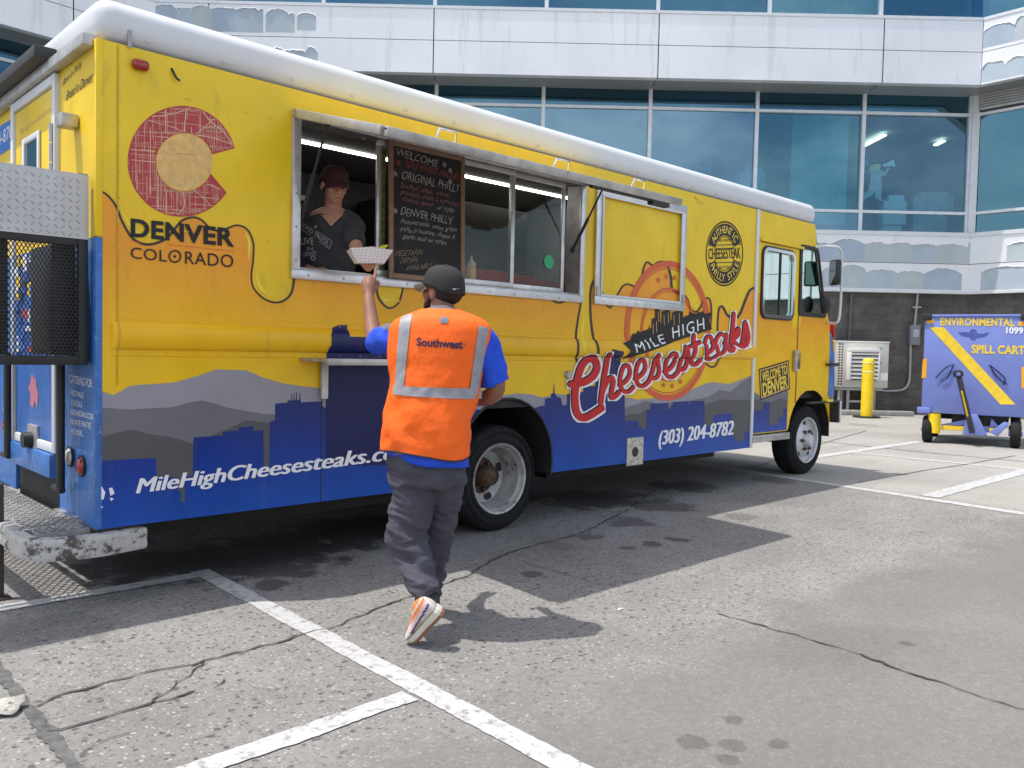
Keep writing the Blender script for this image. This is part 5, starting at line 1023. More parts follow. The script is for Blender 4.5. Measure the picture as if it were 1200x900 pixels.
# --- chassis and wheels
ch = MB()
for y in (.75, 1.5): ch.box((.35, y, .52), (8.2, y+.08, .70))
ch.tube([(2.93, .15, .405), (2.93, WID-.15, .405)], .07, 12); ch.tube([(7.88, .2, .39), (7.88, WID-.2, .39)], .05, 12); ch.ell((2.93, 1.15, .42), (.2, 0, 0), (0, .2, 0), (0, 0, .2)); ch.box((3.7, .30, .30), (6.3, .74, .62)); ch.box((.35, .35, .27), (2.15, .74, .62)); ch.box((.4, 1.6, .25), (6.4, 1.9, .6)); ch.tube([(1.8, .5, .5), (5.8, .55, .5)], .05)  # the long low boxes are added to block light under the truck
ch.build('chassis_and_light_blockers', M['under'], truck)
mf = MB(); mf.box((2.32, .05, .30), (2.345, .62, .75)); mf.build('mud_flap', mat('mud_flap', (.03, .03, .03), .7), truck)
def tyre(c, s, R_=.405, w=.125):          # s = outward direction along y
    pr = [(.262, -w*.8), (.275, -w), (.33, -w*1.06), (.375, -w*.98), (.396, -w*.84), (R_, -w*.62), (R_+.001, 0), (R_, w*.62), (.396, w*.84), (.375, w*.98), (.33, w*1.06), (.275, w), (.262, w*.8)]
    b = MB(); b.lathe(pr, c, (0, s, 0), 56, closed=True)
    for r_, h_ in ((.30, 1.045), (.345, 1.05), (.36, 1.03)): b.lathe([(r_-.004, w*h_), (r_, w*h_+.005), (r_+.004, w*h_)], c, (0, s, 0), 56)
    for k in (-.06, -.02, .02, .06): b.lathe([(R_+.002, k-.004), (R_+.0025, k+.004)], c, (0, s, 0), 56)
    return b
def wheel(c, s, front, detail=True):
    r = empty_part('wheel', c); tyre(c, s).build('tyre', M['rubber'], r)
    b = MB()
    if front:
        b.lathe([(.262, .118), (.272, .128), (.268, .136), (.255, .128), (.245, .085), (.225, .070), (.17, .095), (.12, .115), (.085, .118), (.0, .118)], c, (0, s, 0), 48); b.build('rim', M['rim_front'], r)
        h = MB(); h.lathe([(.085, .118), (.08, .16), (.06, .185), (.0, .19)], c, (0, s, 0), 24); h.build('hub', M['rim_front'], r)
        n = MB()
        for k in range(6): t = 2*math.pi*k/6; q = np.array(c)+np.array([.115*math.cos(t), s*.112, .115*math.sin(t)]); n.lathe([(.021, 0), (.019, .035), (.0, .036)], q, (0, s, 0), 6)
        n.build('lug_nuts', M['rust'], r)
        for k in range(5): t = 2*math.pi*k/5+.3; q = np.array(c)+np.array([.195*math.cos(t), s*.0885, .195*math.sin(t)]); hh = MB(); hh.lathe([(.03, 0.002), (.0, .003)], q, (0, s, 0), 16); hh.build('rim_hole', M['under'], r)
    else:
        b.lathe([(.262, .112), (.274, .126), (.270, .136), (.256, .128), (.250, .10), (.236, .085), (.232, .02), (.222, .0), (.205, -.06), (.15, -.085), (.14, -.088)], c, (0, s, 0), 56); b.build('rim', M['rim'], r)
        d = MB(); d.lathe([(.14, -.088), (.125, -.10), (.0, -.10)], c, (0, s, 0), 40); d.build('rim_centre', M['rust'], r)
        h = MB(); h.lathe([(.085, -.10), (.08, -.02), (.07, .012), (.045, .03), (.0, .032)], c, (0, s, 0), 28); h.build('hub', M['rust'], r)
        n = MB()
        for k in range(8): t = 2*math.pi*k/8+.2; q = np.array(c)+np.array([.112*math.cos(t), -s*.10, .112*math.sin(t)]); n.lathe([(.018, 0), (.017, .035), (.0, .036)], q, (0, s, 0), 6)
        n.build('lug_nuts', M['rust'], r)
        for k in range(4): t = 2*math.pi*k/4-1.25; q = np.array(c)+np.array([.178*math.cos(t), -s*.066, .178*math.sin(t)]); hh = MB(); hh.lathe([(.036, .004), (.0, .005)], q, (0, s, 0), 20); hh.build('rim_hole', M['under'], r)
    return r
def empty_part(name, c):
    o = bpy.data.objects.new(name, None); COL.objects.link(o); o.location = c; o.parent = truck; o.matrix_parent_inverse = PINV[truck.name]; PINV[o.name] = Matrix.Translation(Vector(c)).inverted(); return o
wheel((2.90, .16, .405), -1, False); wheel((7.88, .17, .405), -1, True)
for c in ((2.90, .47, .405), (2.90, WID-.16, .405), (2.90, WID-.47, .405), (7.88, WID-.17, .405)): o = empty_part('wheel', c); tyre(c, 1).build('tyre', M['rubber'], o)
# ================================================================== PEOPLE
skinA = mat('skin_tan', (.25, .125, .082), .55, var=.12, vscale=18, spec=.3)
skinB = mat('skin_fair', (.54, .27, .185), .55, var=.10, vscale=18, spec=.3)
hairm = mat('dark_hair', (.012, .010, .009), .7, var=.3, vscale=60)
def local(dep0):
    """local frame of a figure: r right, f away from the camera (from distance dep0), z up"""
    O = np.array([CAM[0], CAM[1], 0])+dep0*NN
    def toW(p): return O+p[0]*TT+p[1]*NN+np.array([0, 0, p[2]])
    def L(u, v, dep=0.):                        # photo position at horizontal distance dep0+dep
        d = ray(u, v); P = CAM+(dep0+dep)/(d @ NN)*d; q = P-O; return np.array([q @ TT, q @ NN, P[2]])
    return toW, L
def finish(me, name, m, parent, toW=None, sub=0):
    if toW is not None:
        for v in me.vertices: v.co = Vector(toW(v.co))
    b = bmesh.new(); b.from_mesh(me); bmesh.ops.recalc_face_normals(b, faces=b.faces); b.to_mesh(me); b.free()
    o = link(name, me, m, parent, True); return o
def wrinkle(me, amp, fn):
    me.update(); no = [v.normal.copy() for v in me.vertices]
    for v, n in zip(me.vertices, no): v.co += n*amp*fn(v.co)
def lo_rings(rings, n=40, p=2.4, cap=True):
    """closed loft through horizontal-ish superellipse rings (centre, half width, half depth)"""
    b = MB(); V = []
    for (c, a, d) in rings:
        for k in range(n):
            t = 2*math.pi*k/n; cs, sn = math.cos(t), math.sin(t); V.append((c[0]+a*math.copysign(abs(cs)**(2/p), cs), c[1]+d*math.copysign(abs(sn)**(2/p), sn), c[2]))
    m = len(rings); Fc = [(i*n+k, i*n+(k+1) % n, (i+1)*n+(k+1) % n, (i+1)*n+k) for i in range(m-1) for k in range(n)]
    if cap: Fc += [tuple(range(n))[::-1], tuple((m-1)*n+k for k in range(n))]
    b.add(V, Fc, 0, True); return b
def interp_rings(R, k=6):
    A = crom([np.array([*c, a, d]) for c, a, d in R], k); return [((q[0], q[1], q[2]), q[3], q[4]) for q in A]
# ---------------------------------------------------------------- customer in the safety vest
toW, L = local(4.0)
o0 = L(505, 735, .1); P0 = toW((o0[0], .0, 0))
man = empty('person', (P0[0], P0[1], 0), 'person seen from behind in orange safety vest and black cap, one hand raised', 'person')
px = 4.0/FOC
RINGS = [(497.5, 531, 50, .166), (497.5, 515, 51, .168), (499.5, 495, 52, .166), (507.5, 465, 52.5, .155), (511, 438, 54.5, .152), (513, 412, 58, .155), (515.5, 396, 60, .152), (516.5, 384, 59, .145), (517, 375, 52, .13), (517.5, 368, 37, .105), (518, 362.5, 23, .08)]
RG = [(L(u, v), hw*px, d) for u, v, hw, d in RINGS]
RGf = interp_rings(RG, 6)
zs_ = np.array([c[2] for c, a, d in RGf]); 
def ring_at(z):
    i = np.argsort(zs_); f_ = lambda k: float(np.interp(z, zs_[i], np.array([k(q) for q in RGf])[i])); return f_(lambda q: q[0][0]), f_(lambda q: q[0][1]), f_(lambda q: q[1]), f_(lambda q: q[2])
def vw(r, z):        # soft folds of the vest
    k = max(0, min(1, (1.45-z)/.25))
    return k*(.012*mnoise.noise((r*5+z*3, z*4-r*2, 1.2))+.007*(1-2.2*abs(mnoise.noise((r*9+z*5, z*5-r*4, 4.))))+.005*(1-2.2*abs(mnoise.noise((r*17-z*7, z*9+r*3, 8.))))+.0045*math.sin((r*.8+z)*26+3*mnoise.noise((r*4, z*3, 9)))*max(0, min(1, (1.15-z)/.15)))
def back_f(r, z, off=0.):
    cx_, cf, a, d = ring_at(z); t = min(.999, abs((r-cx_)/a)); return cf-d*(1-t**2.4)**(1/2.4)-vw(r, z)-off
# body (one surface): legs, torso, arms, hand, head
hipL, hipR = L(482, 543, .0), L(517, 543, .04)
kneeL, ankL = L(477, 632, -.02), L(505, 704, -.13)
kneeR, ankR = L(513, 618, .16), L(505, 694, .32)
toeL, heelL = L(483, 753, -.14), L(521, 716, -.24)
shL, shR = L(468, 394, .0), L(563, 397, .02)
elbL, wriL = L(441, 402, .28), L(432, 348, .46)
hndL = L(431.5, 330, .50)
elbR, wriR = L(582, 456, .06), L(552, 470, .26)
neck, head = L(518, 372, .02), L(518, 342, .05)
body = MB()
body.add(*(lambda b: (b.v, b.f))(lo_rings([(c, a*.90, d*.86) for c, a, d in RG])))
pel = L(500, 540); body.ell(pel, (.185, 0, 0), (0, .13, 0), (0, 0, .11))
for h, k, a in ((hipL, kneeL, ankL), (hipR, kneeR, ankR)): body.tube(crom([h, k, a], 6), np.linspace(.070, .034, 13), 12, round_ends=True)
body.tube(crom([shL, elbL, wriL], 6), list(np.interp(np.linspace(0, 1, 13), [0, .4, .5, .62, .85, 1], [.052, .046, .043, .046, .034, .029])), 12, round_ends=True)
body.tube(crom([shR, elbR, wriR], 6), list(np.interp(np.linspace(0, 1, 13), [0, .4, .5, .62, .85, 1], [.052, .046, .043, .046, .034, .029])), 12, round_ends=True)
body.tube([L(518, 385), neck, L(518, 352, .04)], [.075, .062, .060], 12, round_ends=True)
fl_ = np.array([-.80, .56, .20]); fl_ /= np.linalg.norm(fl_)      # where the face points
up_ = np.array([.10, -.18, 1.]); up_ -= (up_ @ fl_)*fl_; up_ /= np.linalg.norm(up_); sd_ = np.cross(fl_, up_)
def HP(c, f_, s_, u_): return c+fl_*f_+sd_*s_+up_*u_
def head_mesh(b, c, fl_, sd_, up_):
    hp = lambda f_, s_, u_: c+fl_*f_+sd_*s_+up_*u_
    b.ell(hp(-.012, 0, .030), fl_*.096, sd_*.076, up_*.082); b.ell(hp(.022, 0, -.035), fl_*.070, sd_*.062, up_*.088); b.ell(hp(.045, 0, -.082), fl_*.042, sd_*.042, up_*.034)
    b.ell(hp(.068, 0, .022), fl_*.028, sd_*.055, up_*.018)                                       # brow
    b.tube([hp(.082, 0, .012), hp(.094, 0, -.012), hp(.104, 0, -.034)], [.009, .012, .015], 8, round_ends=True)   # nose
    for s_ in (-1, 1): b.ell(hp(.092, s_*.013, -.036), fl_*.011, sd_*.010, up_*.009); b.ell(hp(.058, s_*.040, -.022), fl_*.024, sd_*.022, up_*.026); b.ell(hp(-.008, s_*.078, -.008), fl_*.020, sd_*.010, up_*.032)
    b.ell(hp(.083, 0, -.060), fl_*.016, sd_*.024, up_*.007); b.ell(hp(.082, 0, -.073), fl_*.016, sd_*.021, up_*.008)
head_mesh(body, head, fl_, sd_, up_)
# left hand: loose fist with the forefinger raised towards the tray
def hand(b, w, palm_dir, side, back, s=1., pose=None):
    """w wrist; palm_dir along the hand; side towards the thumb; back = back-of-hand normal"""
    pd, sdv, bk = [np.array(q, float)/np.linalg.norm(q) for q in (palm_dir, side, back)]
    H = lambda a, c, d: w+(pd*a+sdv*c+bk*d)*s
    b.tube([H(-.02, 0, 0), H(.02, 0, 0), H(.05, .002, .002), H(.085, .002, 0)], [.028*s, .030*s, .033*s, .031*s], 10, round_ends=True)
    for k in (-1, 1): b.tube([H(.02, k*.014, 0), H(.085, k*.024, 0)], [.021*s, .019*s], 8, round_ends=True)
    for i, (c, ln, curl) in enumerate(zip((.031, .011, -.010, -.029), (.078, .086, .080, .062), pose or (.1, 1., 1.15, 1.2))):
        p = H(.088, c, .004); pts = [H(.055, c*.85, .0), p]; ang = 0; 
        for j, fr in enumerate((.45, .32, .23)):
            ang += curl*(.9 if j == 0 else 1.0); p = p+(pd*math.cos(ang)-bk*math.sin(ang)+sdv*.04*(1.5-i))*ln*fr*s; pts.append(p)
        b.tube(pts, np.array([.0105, .0102, .0095, .0085, .0075])*s, 8, round_ends=True)
    b.tube([H(.015, .022, -.006), H(.045, .045, -.018), H(.075, .050, -.030), H(.098, .044, -.040)], np.array([.015, .0125, .0105, .009])*s, 8, round_ends=True)
hd = L(433, 300, .60)-wriL; hand(body, wriL+hd/np.linalg.norm(hd)*.02, hd, (.75, .2, .15), (.1, -.9, .35), 1.0, (.06, .75, .95, .85))
hand(body, wriR, (-.4, .8, .1), (.2, .1, 1), (.8, .4, 0), .95, (.8, .9, .9, .9))
me = remeshed(body, .0055, 2); finish(me, 'body', skinA, man, toW)
# hair, beard
hb_ = MB(); hb_.ell(HP(head, -.030, 0, .006), fl_*.084, sd_*.079, up_*.066); me = remeshed(hb_, .006, 1); finish(me, 'hair', hairm, man, toW)
be = MB(); be.ell(HP(head, .035, 0, -.078), fl_*.052, sd_*.058, up_*.052)
for s_ in (-1, 1): be.tube([HP(head, .012, s_*.070, -.02), HP(head, .02, s_*.066, -.055), HP(head, .045, s_*.046, -.085)], [.010, .016, .018], 8, round_ends=True)
me = remeshed(be, .005, 1); wrinkle(me, .004, lambda c: mnoise.noise(c*120)); finish(me, 'beard', hairm, man, toW)
# cap
def cap(c, fl_, sd_, up_, m, parent, toW, brimm, lift=0.):
    b = MB(); V = []; n, mm_ = 36, 12
    hp = lambda f_, s_, u_: c+fl_*f_+sd_*s_+up_*u_
    for j in range(mm_+1):
        ph = (math.pi/2)*j/mm_
        for k in range(n):
            t = 2*math.pi*k/n; rr_ = math.cos(ph)**.72; V.append(hp(-.010+.113*rr_*math.cos(t), .092*rr_*math.sin(t), .022+lift+.108*math.sin(ph)**.95-.010*(1-math.sin(ph))*math.cos(t)*-1*.8-.014*(math.cos(t) < -.2)*(1-math.sin(ph))))
    b.add(V, [(j*n+k, j*n+(k+1) % n, (j+1)*n+(k+1) % n, (j+1)*n+k) for j in range(mm_) for k in range(n)], 0, True)
    ins = [hp(-.010+.107*math.cos(t), .086*math.sin(t), .022+lift+.006*math.cos(t)) for t in np.linspace(0, 2*math.pi, n, endpoint=False)]
    o_ = len(b.v); b.v += [tuple(q) for q in ins]; b.f += [(k, o_+k, o_+(k+1) % n, (k+1) % n) for k in range(n)]; b.mi += [0]*n; b.sm += [True]*n
    me = b.mesh('cap'); co = finish(me, 'cap', m, parent, toW)
    br = MB(); V = []; k_ = 18
    for (y, th_) in ((0, 1), (0, -1)):
        for i in range(k_+1):
            t = -1.25+2.5*i/k_
            for r_ in (0, 1): V.append(hp(.0+.088*math.cos(t)*1.02+(.078*math.cos(t)**.8 if math.cos(t) > 0 else 0)*r_, .088*math.sin(t)*(1-.08*r_), .028+lift-.022*r_-.02*math.sin(t)**2*r_+.003*th_))
    h_ = 2*(k_+1); Fc = []
    for i in range(k_): Fc += [(2*i, 2*i+1, 2*i+3, 2*i+2), (h_+2*i, h_+2*i+2, h_+2*i+3, h_+2*i+1), (2*i+1, h_+2*i+1, h_+2*i+3, 2*i+3)]
    br.add(V, Fc, 0, True); finish(br.mesh('brim'), 'brim', brimm, co, toW)
    bt = MB(); bt.ell(hp(-.010, 0, .120+lift), fl_*.009, sd_*.009, up_*.006) if False else bt.ell(hp(-.010, 0, .130+lift), fl_*.009, sd_*.009, up_*.006); finish(bt.mesh('button'), 'cap_button', m, co, toW)
    return co
capm = mat('black_cap_cloth', (.020, .020, .021), .85, var=.2, vscale=80, bump=.3, bscale=350)
cp_ = cap(head, fl_, sd_, up_, capm, man, toW, mat('cap_brim', (.05, .046, .03), .8))
v, f = text_fit('BAE NT', (-.020, 0), (.022, -.002), (-.020, .008), offset=.03)
mb = MB(); bk_ = -fl_; 
mb.add([HP(head, 0, 0, .030+y)+(lambda t: -fl_*(.107*math.cos(t)+.0125)+sd_*.0935*math.sin(t))(-(x+.028)/.10-.05) for x, y in [(q[0]*-1 if False else q[0], q[1]) for q in v]], f); finish(mb.mesh('t'), 'lettering', M['white_print'], cp_, toW)
# shirt: sleeves, shoulders, tail and collar
shirtm = mat('blue_shirt', (.010, .07, .60), .8, var=.12, vscale=14, bump=.6, bscale=22); greym = mat('grey_shoulder_cloth', (.13, .13, .15), .85, var=.1)
sh_ = MB(); sh_.add(*(lambda b: (b.v, b.f))(lo_rings([(c, a*.90, d*.86) for c, a, d in RG[2:]])))
upL = shL+(elbL-shL)*.9; sh_.tube(crom([shL+np.array([.05, 0, .02]), shL+np.array([-.015, .03, -.012]), shL+(elbL-shL)*.5, upL], 5), list(np.linspace(.080, .072, 16)), 16)
upR = shR+(elbR-shR)*.88; sh_.tube(crom([shR+np.array([-.05, 0, .02]), shR+np.array([.012, .0, -.02]), shR+(elbR-shR)*.5, upR], 5), list(np.linspace(.080, .078, 16)), 16)
sh_.tube([L(518, 371, .01), L(518, 364, .02)], [.088, .078], 20)
me = remeshed(sh_, .007, 3); wrinkle(me, 1., lambda c: (.005*math.sin((c.z*34+c.x*30+c.y*18)+4*mnoise.noise(c*8))+.005*mnoise.noise(c*16))*max(0, min(1, (abs(c.x-L(513, 0)[0])-.17)/.05)))
me.update()
so_ = finish(me, 'shirt', [shirtm, greym], man, None)
Rz = L(0, 0)
for p in so_.data.polygons:
    c = p.center; topz = L(515, 381)[2]-.0+.0
    if (c.z > topz-.01 and abs(c.x-L(518, 0)[0]) < .12) or (c.x < L(470, 0)[0] and c.z > L(450, 383, .12)[2]+(c.x-L(450, 0)[0])*-.35-.005): p.material_index = 1
for v in so_.data.vertices: v.co = Vector(toW(v.co))
so_.data.update()
# vest
vestm = mat('orange_vest', (.95, .135, .004), .75, var=.05, vscale=10, bump=.6, bscale=20)
b = MB(); n = 72; V = []; RV = interp_rings(RG, 7)
HT = lambda z: max(0, min(1, (RG[2][0][2]-z)/(RG[2][0][2]-RG[0][0][2])))
for (c, a, d) in RV:
    for k in range(n):
        t = 2*math.pi*k/n; cs, sn = math.cos(t), math.sin(t); r_ = c[0]+a*math.copysign(abs(cs)**(2/2.4), cs); f_ = c[1]+d*math.copysign(abs(sn)**(2/2.4), sn); w_ = vw(r_, c[2]); V.append((r_+w_*cs, f_+w_*(1 if sn > 0 else -1)*abs(sn)**.5, c[2]+HT(c[2])*(.028*max(0, -cs)-.012*max(0, cs)+.010*math.sin(3*t+1))))
m_ = len(RV); b.add(V, [(i*n+k, i*n+(k+1) % n, (i+1)*n+(k+1) % n, (i+1)*n+k) for i in range(m_-1) for k in range(n)], 0, True)
vo = finish(b.mesh('vest'), 'vest', vestm, man, toW); md = vo.modifiers.new('s', 'SOLIDIFY'); md.thickness = .004; md.offset = -1
hem = MB(); hem.tube([toW(V[k]) for k in range(n)]+[toW(V[0])], .0045, 6); hem.build('vest_hem', mat('vest_piping', (.05, .02, .03), .8), man)
refl = mat('reflective_tape', (.30, .30, .32), .5, var=.14, vscale=22, bump=.25, bscale=40); 
def patch(rz, name, m, off=.004, nu=40, nv=6):
    """strip on the back given by a function (s,t)->(r,z)"""
    mb = MB(); V = []
    for i in range(nu+1):
        for j in range(nv+1): r_, z_ = rz(i/nu, j/nv); V.append(toW((r_, back_f(r_, z_, off), z_)))
    mb.add(V, [(i*(nv+1)+j, (i+1)*(nv+1)+j, (i+1)*(nv+1)+j+1, i*(nv+1)+j+1) for i in range(nu) for j in range(nv)], 0, True); return finish(mb.mesh(name), name, m, vo)
rzp = lambda u, v: (lambda q: (float(q[0]), float(q[2])))(L(u, v, -.14))
def quadp(p00, p10, p11, p01): P = [np.array(rzp(*p)) for p in (p00, p10, p11, p01)]; return lambda s, t: tuple((P[0]*(1-s)+P[1]*s)*(1-t)+(P[3]*(1-s)+P[2]*s)*t)
patch(quadp((468, 368), (461, 455), (473, 455), (482, 367)), 'reflective_stripe', refl); patch(quadp((561, 381), (550, 458), (561, 459), (572, 384)), 'reflective_stripe', refl)
patch(quadp((459, 452), (564, 456), (563, 469), (459, 462.5)), 'reflective_stripe', refl, .0052)
patch(quadp((516, 371.5), (525, 371.5), (525, 379), (516, 378.5)), 'vest_badge', mat('badge_slate', (.12, .16, .22), .6), .004, 6, 4)
pa, pb_, pt_ = rzp(488.5, 405), rzp(542.5, 408.5), rzp(488.5, 396)
v, f = text_fit('Southwest', pa, pb_, pt_, offset=.035); mb = MB(); mb.add([toW((x, back_f(x, z, .0045), z)) for x, z in v], f); finish(mb.mesh('t'), 'lettering', mat('navy_lettering', (.02, .012, .05), .6), vo)
v, f = merge2d([fill2d(ring((0, 0), .0045, .0033)),]); c_ = rzp(545, 404.5); mb = MB(); mb.add([toW((c_[0]+x, back_f(c_[0]+x, c_[1]+z, .0045), c_[1]+z)) for x, z in v], f); finish(mb.mesh('t'), 'trademark_ring', mat('navy_mark', (.05, .015, .04), .6), vo)
# shirt tail hanging below the vest
b = MB(); V = []; n = 60; TR = [(L(501, 506, .0), 46*px, .138), (L(501, 520), 46.5*px, .143), (L(501, 532), 47.5*px, .150), (L(502, 542), 48*px, .153)]
for i, (c, a, d) in enumerate(TR):
    for k in range(n):
        t = 2*math.pi*k/n; cs, sn = math.cos(t), math.sin(t); w_ = .006*math.sin(5*t+i)*i/3; V.append((c[0]+(a+w_)*math.copysign(abs(cs)**(2/2.4), cs), c[1]+(d+w_)*math.copysign(abs(sn)**(2/2.4), sn), c[2]+(.05*max(0, -cs)-.012*max(0, cs))*i/3))
b.add(V, [(i*n+k, i*n+(k+1) % n, (i+1)*n+(k+1) % n, (i+1)*n+k) for i in range(len(TR)-1) for k in range(n)], 0, True)
q_ = finish(b.mesh('shirt_tail'), 'shirt_tail', shirtm, man, toW); md = q_.modifiers.new('s', 'SOLIDIFY'); md.thickness = .004; md.offset = -1
# trousers
trm = mat('charcoal_trousers', (.056, .053, .072), .82, var=.16, vscale=9, bump=.7, bscale=24)
tr_ = MB(); tr_.add(*(lambda b: (b.v, b.f))(lo_rings([(L(501, 566, .01), 44*px, .136), (L(501, 548, .01), 45*px, .140), (L(501, 522), 43*px, .130)])))
tr_.tube(crom([hipL+np.array([.0, 0, .04]), hipL+(kneeL-hipL)*.45+np.array([.015, 0, 0]), kneeL, kneeL+(ankL-kneeL)*.55+np.array([.0, 0, 0]), ankL+np.array([-.012, 0, .012])], 6), list(np.interp(np.linspace(0, 1, 25), [0, .25, .5, .75, 1], [.110, .105, .084, .072, .060])), 20)
tr_.tube(crom([hipR+np.array([0, 0, .04]), hipR+(kneeR-hipR)*.45+np.array([.012, 0, 0]), kneeR, kneeR+(ankR-kneeR)*.55, ankR], 6), list(np.interp(np.linspace(0, 1, 25), [0, .25, .5, .75, 1], [.102, .097, .071, .054, .045])), 20)
me = remeshed(tr_, .0075, 3)
kz = (kneeL[2])
def trw(c):
    k1 = math.exp(-((c.z-kz)/.12)**2); k2 = math.exp(-((c.z-.16)/.12)**2); k3 = math.exp(-((c.z-.80)/.12)**2); w = mnoise.noise((c.x*6, c.y*6, c.z*5)); fold = math.sin((c.z*55+c.x*26+c.y*12)+5*mnoise.noise((c.x*5, c.y*5, c.z*4)))
    rg = 1-2.4*abs(mnoise.noise((c.x*5+c.z*3.5, c.y*5-c.z*2, c.z*13+c.x*5))); return .0085*rg*(k1*.9+k2*1.1+.5*k3+.35)+.004*(1-2.2*abs(mnoise.noise((c.x*12+c.z*9, c.y*12, c.z*27))))+.006*mnoise.noise((c.x*14+c.z*6, c.y*14, c.z*9))+.006*w
wrinkle(me, 1.7, trw); to = finish(me, 'trousers', trm, man, toW)
pk = MB(); 
for (us, dep) in (([(548, 560), (547, 600)], -.02),):
    pass
sk = MB(); sk.tube([ankL+np.array([-.004, 0, .03]), ankL+np.array([0, -.01, -.05])], [.046, .043], 12); finish(sk.mesh('sock'), 'sock', M['dark'], man, toW)
# shoes
shoe_w = mat('shoe_offwhite', (.62, .58, .50), .6, var=.1, vscale=30); gum = mat('gum_sole', (.22, .10, .045), .6, var=.15, vscale=20); orn = mat('shoe_orange', (.75, .22, .07), .6); pur = mat('shoe_purple', (.12, .06, .25), .6); yl = mat('shoe_mesh_yellow', (.50, .48, .16), .7); pk_ = mat('shoe_pink', (.75, .48, .40), .6)
def shoe(toe, heel, upv, parent, mirror=1):
    ax = heel-toe; ln = np.linalg.norm(ax); ax = ax/ln; u_ = upv-(upv @ ax)*ax; u_ /= np.linalg.norm(u_); s_ = np.cross(ax, u_)
    X = lambda a, c, h: toe+ax*a*ln+s_*c+u_*h
    prof_w = lambda a: .048*np.interp(a, [0, .06, .18, .34, .55, .8, .95, 1], [.25, .62, .93, 1.0, .80, .74, .66, .35])
    prof_h = lambda a: np.interp(a, [0, .08, .2, .4, .6, .72, .85, 1], [.040, .052, .062, .080, .112, .130, .132, .118])
    N_ = 64; n = 48
    def layer(h0, h1, grow, m, nm, shrink_top=1.):
        b = MB(); V = []; A = np.linspace(0, 1, N_)
        for a in A:
            w = prof_w(a)*grow
            V += [X(a, -w, h0(a)), X(a, w, h0(a)), X(a, w*shrink_top, h1(a)), X(a, -w*shrink_top, h1(a))]
        b.add(V, [(4*i+j, 4*i+(j+1) % 4, 4*i+4+(j+1) % 4, 4*i+4+j) for i in range(N_-1) for j in range(4)]+[(3, 2, 1, 0), tuple(4*(N_-1)+j for j in range(4))], 0, False)
        b.v = [tuple(toW(q)) for q in b.v]; return b.build(nm, m, parent, .003)
    layer(lambda a: 0.+.012*(a < .05), lambda a: .013, 1.06, gum, 'outsole'); layer(lambda a: .0132, lambda a: .036+.006*a, 1.04, shoe_w, 'midsole', .97)
    b = MB(); V = []
    for a in np.linspace(.01, .99, N_):
        w = prof_w(a)*.98; h0 = .036; h1 = prof_h(a)
        for k in range(n):
            t = 2*math.pi*k/n; c_, q = math.cos(t), math.sin(t); V.append(toW(X(a, w*math.copysign(abs(c_)**.8, c_)*(1-.35*max(0, q)*np.interp(a, [.4, .7], [.2, 1])), (h0+h1)/2+(h1-h0)/2*q)))
    Fc = [(i*n+k, i*n+(k+1) % n, (i+1)*n+(k+1) % n, (i+1)*n+k) for i in range(N_-1) for k in range(n)]+[tuple(range(n)), tuple((N_-1)*n+k for k in range(n))]
    b.add(V, Fc, 0, True); me = b.mesh('u'); 
    o = link('shoe_upper', me, [shoe_w, orn, pur, yl, pk_], parent)
    bmm = bmesh.new(); bmm.from_mesh(me); bmesh.ops.recalc_face_normals(bmm, faces=bmm.faces); bmm.to_mesh(me); bmm.free()
    Xi = lambda P: None
    for i in range(N_-1):
        a = .01+.98*(i+.5)/(N_-1)
        for k in range(n):
            t = 2*math.pi*(k+.5)/n; q = math.sin(t); h = ((.036+prof_h(a))/2+(prof_h(a)-.036)/2*q); s = h-.045*(a-.55)*1.1
            p = me.polygons[i*n+k]
            if a > .30:
                if .056 < s < .068: p.material_index = 2
                elif .074 < s < .086: p.material_index = 4
                elif .086 < s < .100: p.material_index = 1
                elif s > .108: p.material_index = 1
            if .12 < a < .62 and .045 < s < .056: p.material_index = 3
    me.update(); return o
vL = np.array([-.62, -.25, .75]); sl = empty_m = MB(); 
shoe(toeL, heelL, vL, man); 
ftR = L(503, 726, .40); toeR = np.array([ftR[0]-.03, .52, 0.004]); heelR = np.array([ftR[0]+.02, .27, 0.004]); shoe(toeR, heelR, np.array([0, 0, 1.]), man)
# ---------------------------------------------------------------- vendor at the window
toV, LV = local(5.45)
q0 = LV(395, 300); Pv = toV((q0[0], .1, 0))
ven = empty('person', (Pv[0], Pv[1], 1.06), 'person in a dark printed t-shirt and maroon cap leaning out of the serving window', 'person')
hv = LV(391.5, 218, -.03)
fl2 = np.array([.52, -.80, -.22]); fl2 /= np.linalg.norm(fl2); up2 = np.array([.10, -.10, 1.]); up2 -= (up2 @ fl2)*fl2; up2 /= np.linalg.norm(up2); sd2 = np.cross(fl2, up2)
vb = MB(); pv = 5.45/FOC
VR = [(374, 335, 40, .11), (377, 312, 40, .115), (381, 285, 42, .12), (385, 266, 42, .115), (387, 257, 37, .10), (388, 250, 26, .085), (389, 244, 15, .065)]
VRG = [(LV(u, v), hw*pv, d) for u, v, hw, d in VR]
low = [((VRG[0][0][0]-.02, .10, 1.07), .17, .12), ((VRG[0][0][0]-.02, .05, 1.5), .18, .12)]
vb.add(*(lambda b: (b.v, b.f))(lo_rings([(c, a*.8, d*.8) for c, a, d in low]+[(c, a*(.80 if i < 5 else .9), d*(.82 if i < 5 else .9)) for i, (c, a, d) in enumerate(VRG)])))
vb.tube([LV(389, 256, .0), LV(390, 244, -.01), LV(391, 232, -.02)], [.062, .056, .055], 12, round_ends=True)
head_mesh(vb, hv, fl2, sd2, up2)
vsR, veR, vwR = LV(411, 260, -.04), LV(417, 289, -.16), LV(425, 305, -.30)
vsL, veL, vwL = LV(357, 258, -.02), LV(349, 298, -.02), LV(370, 318, -.10)
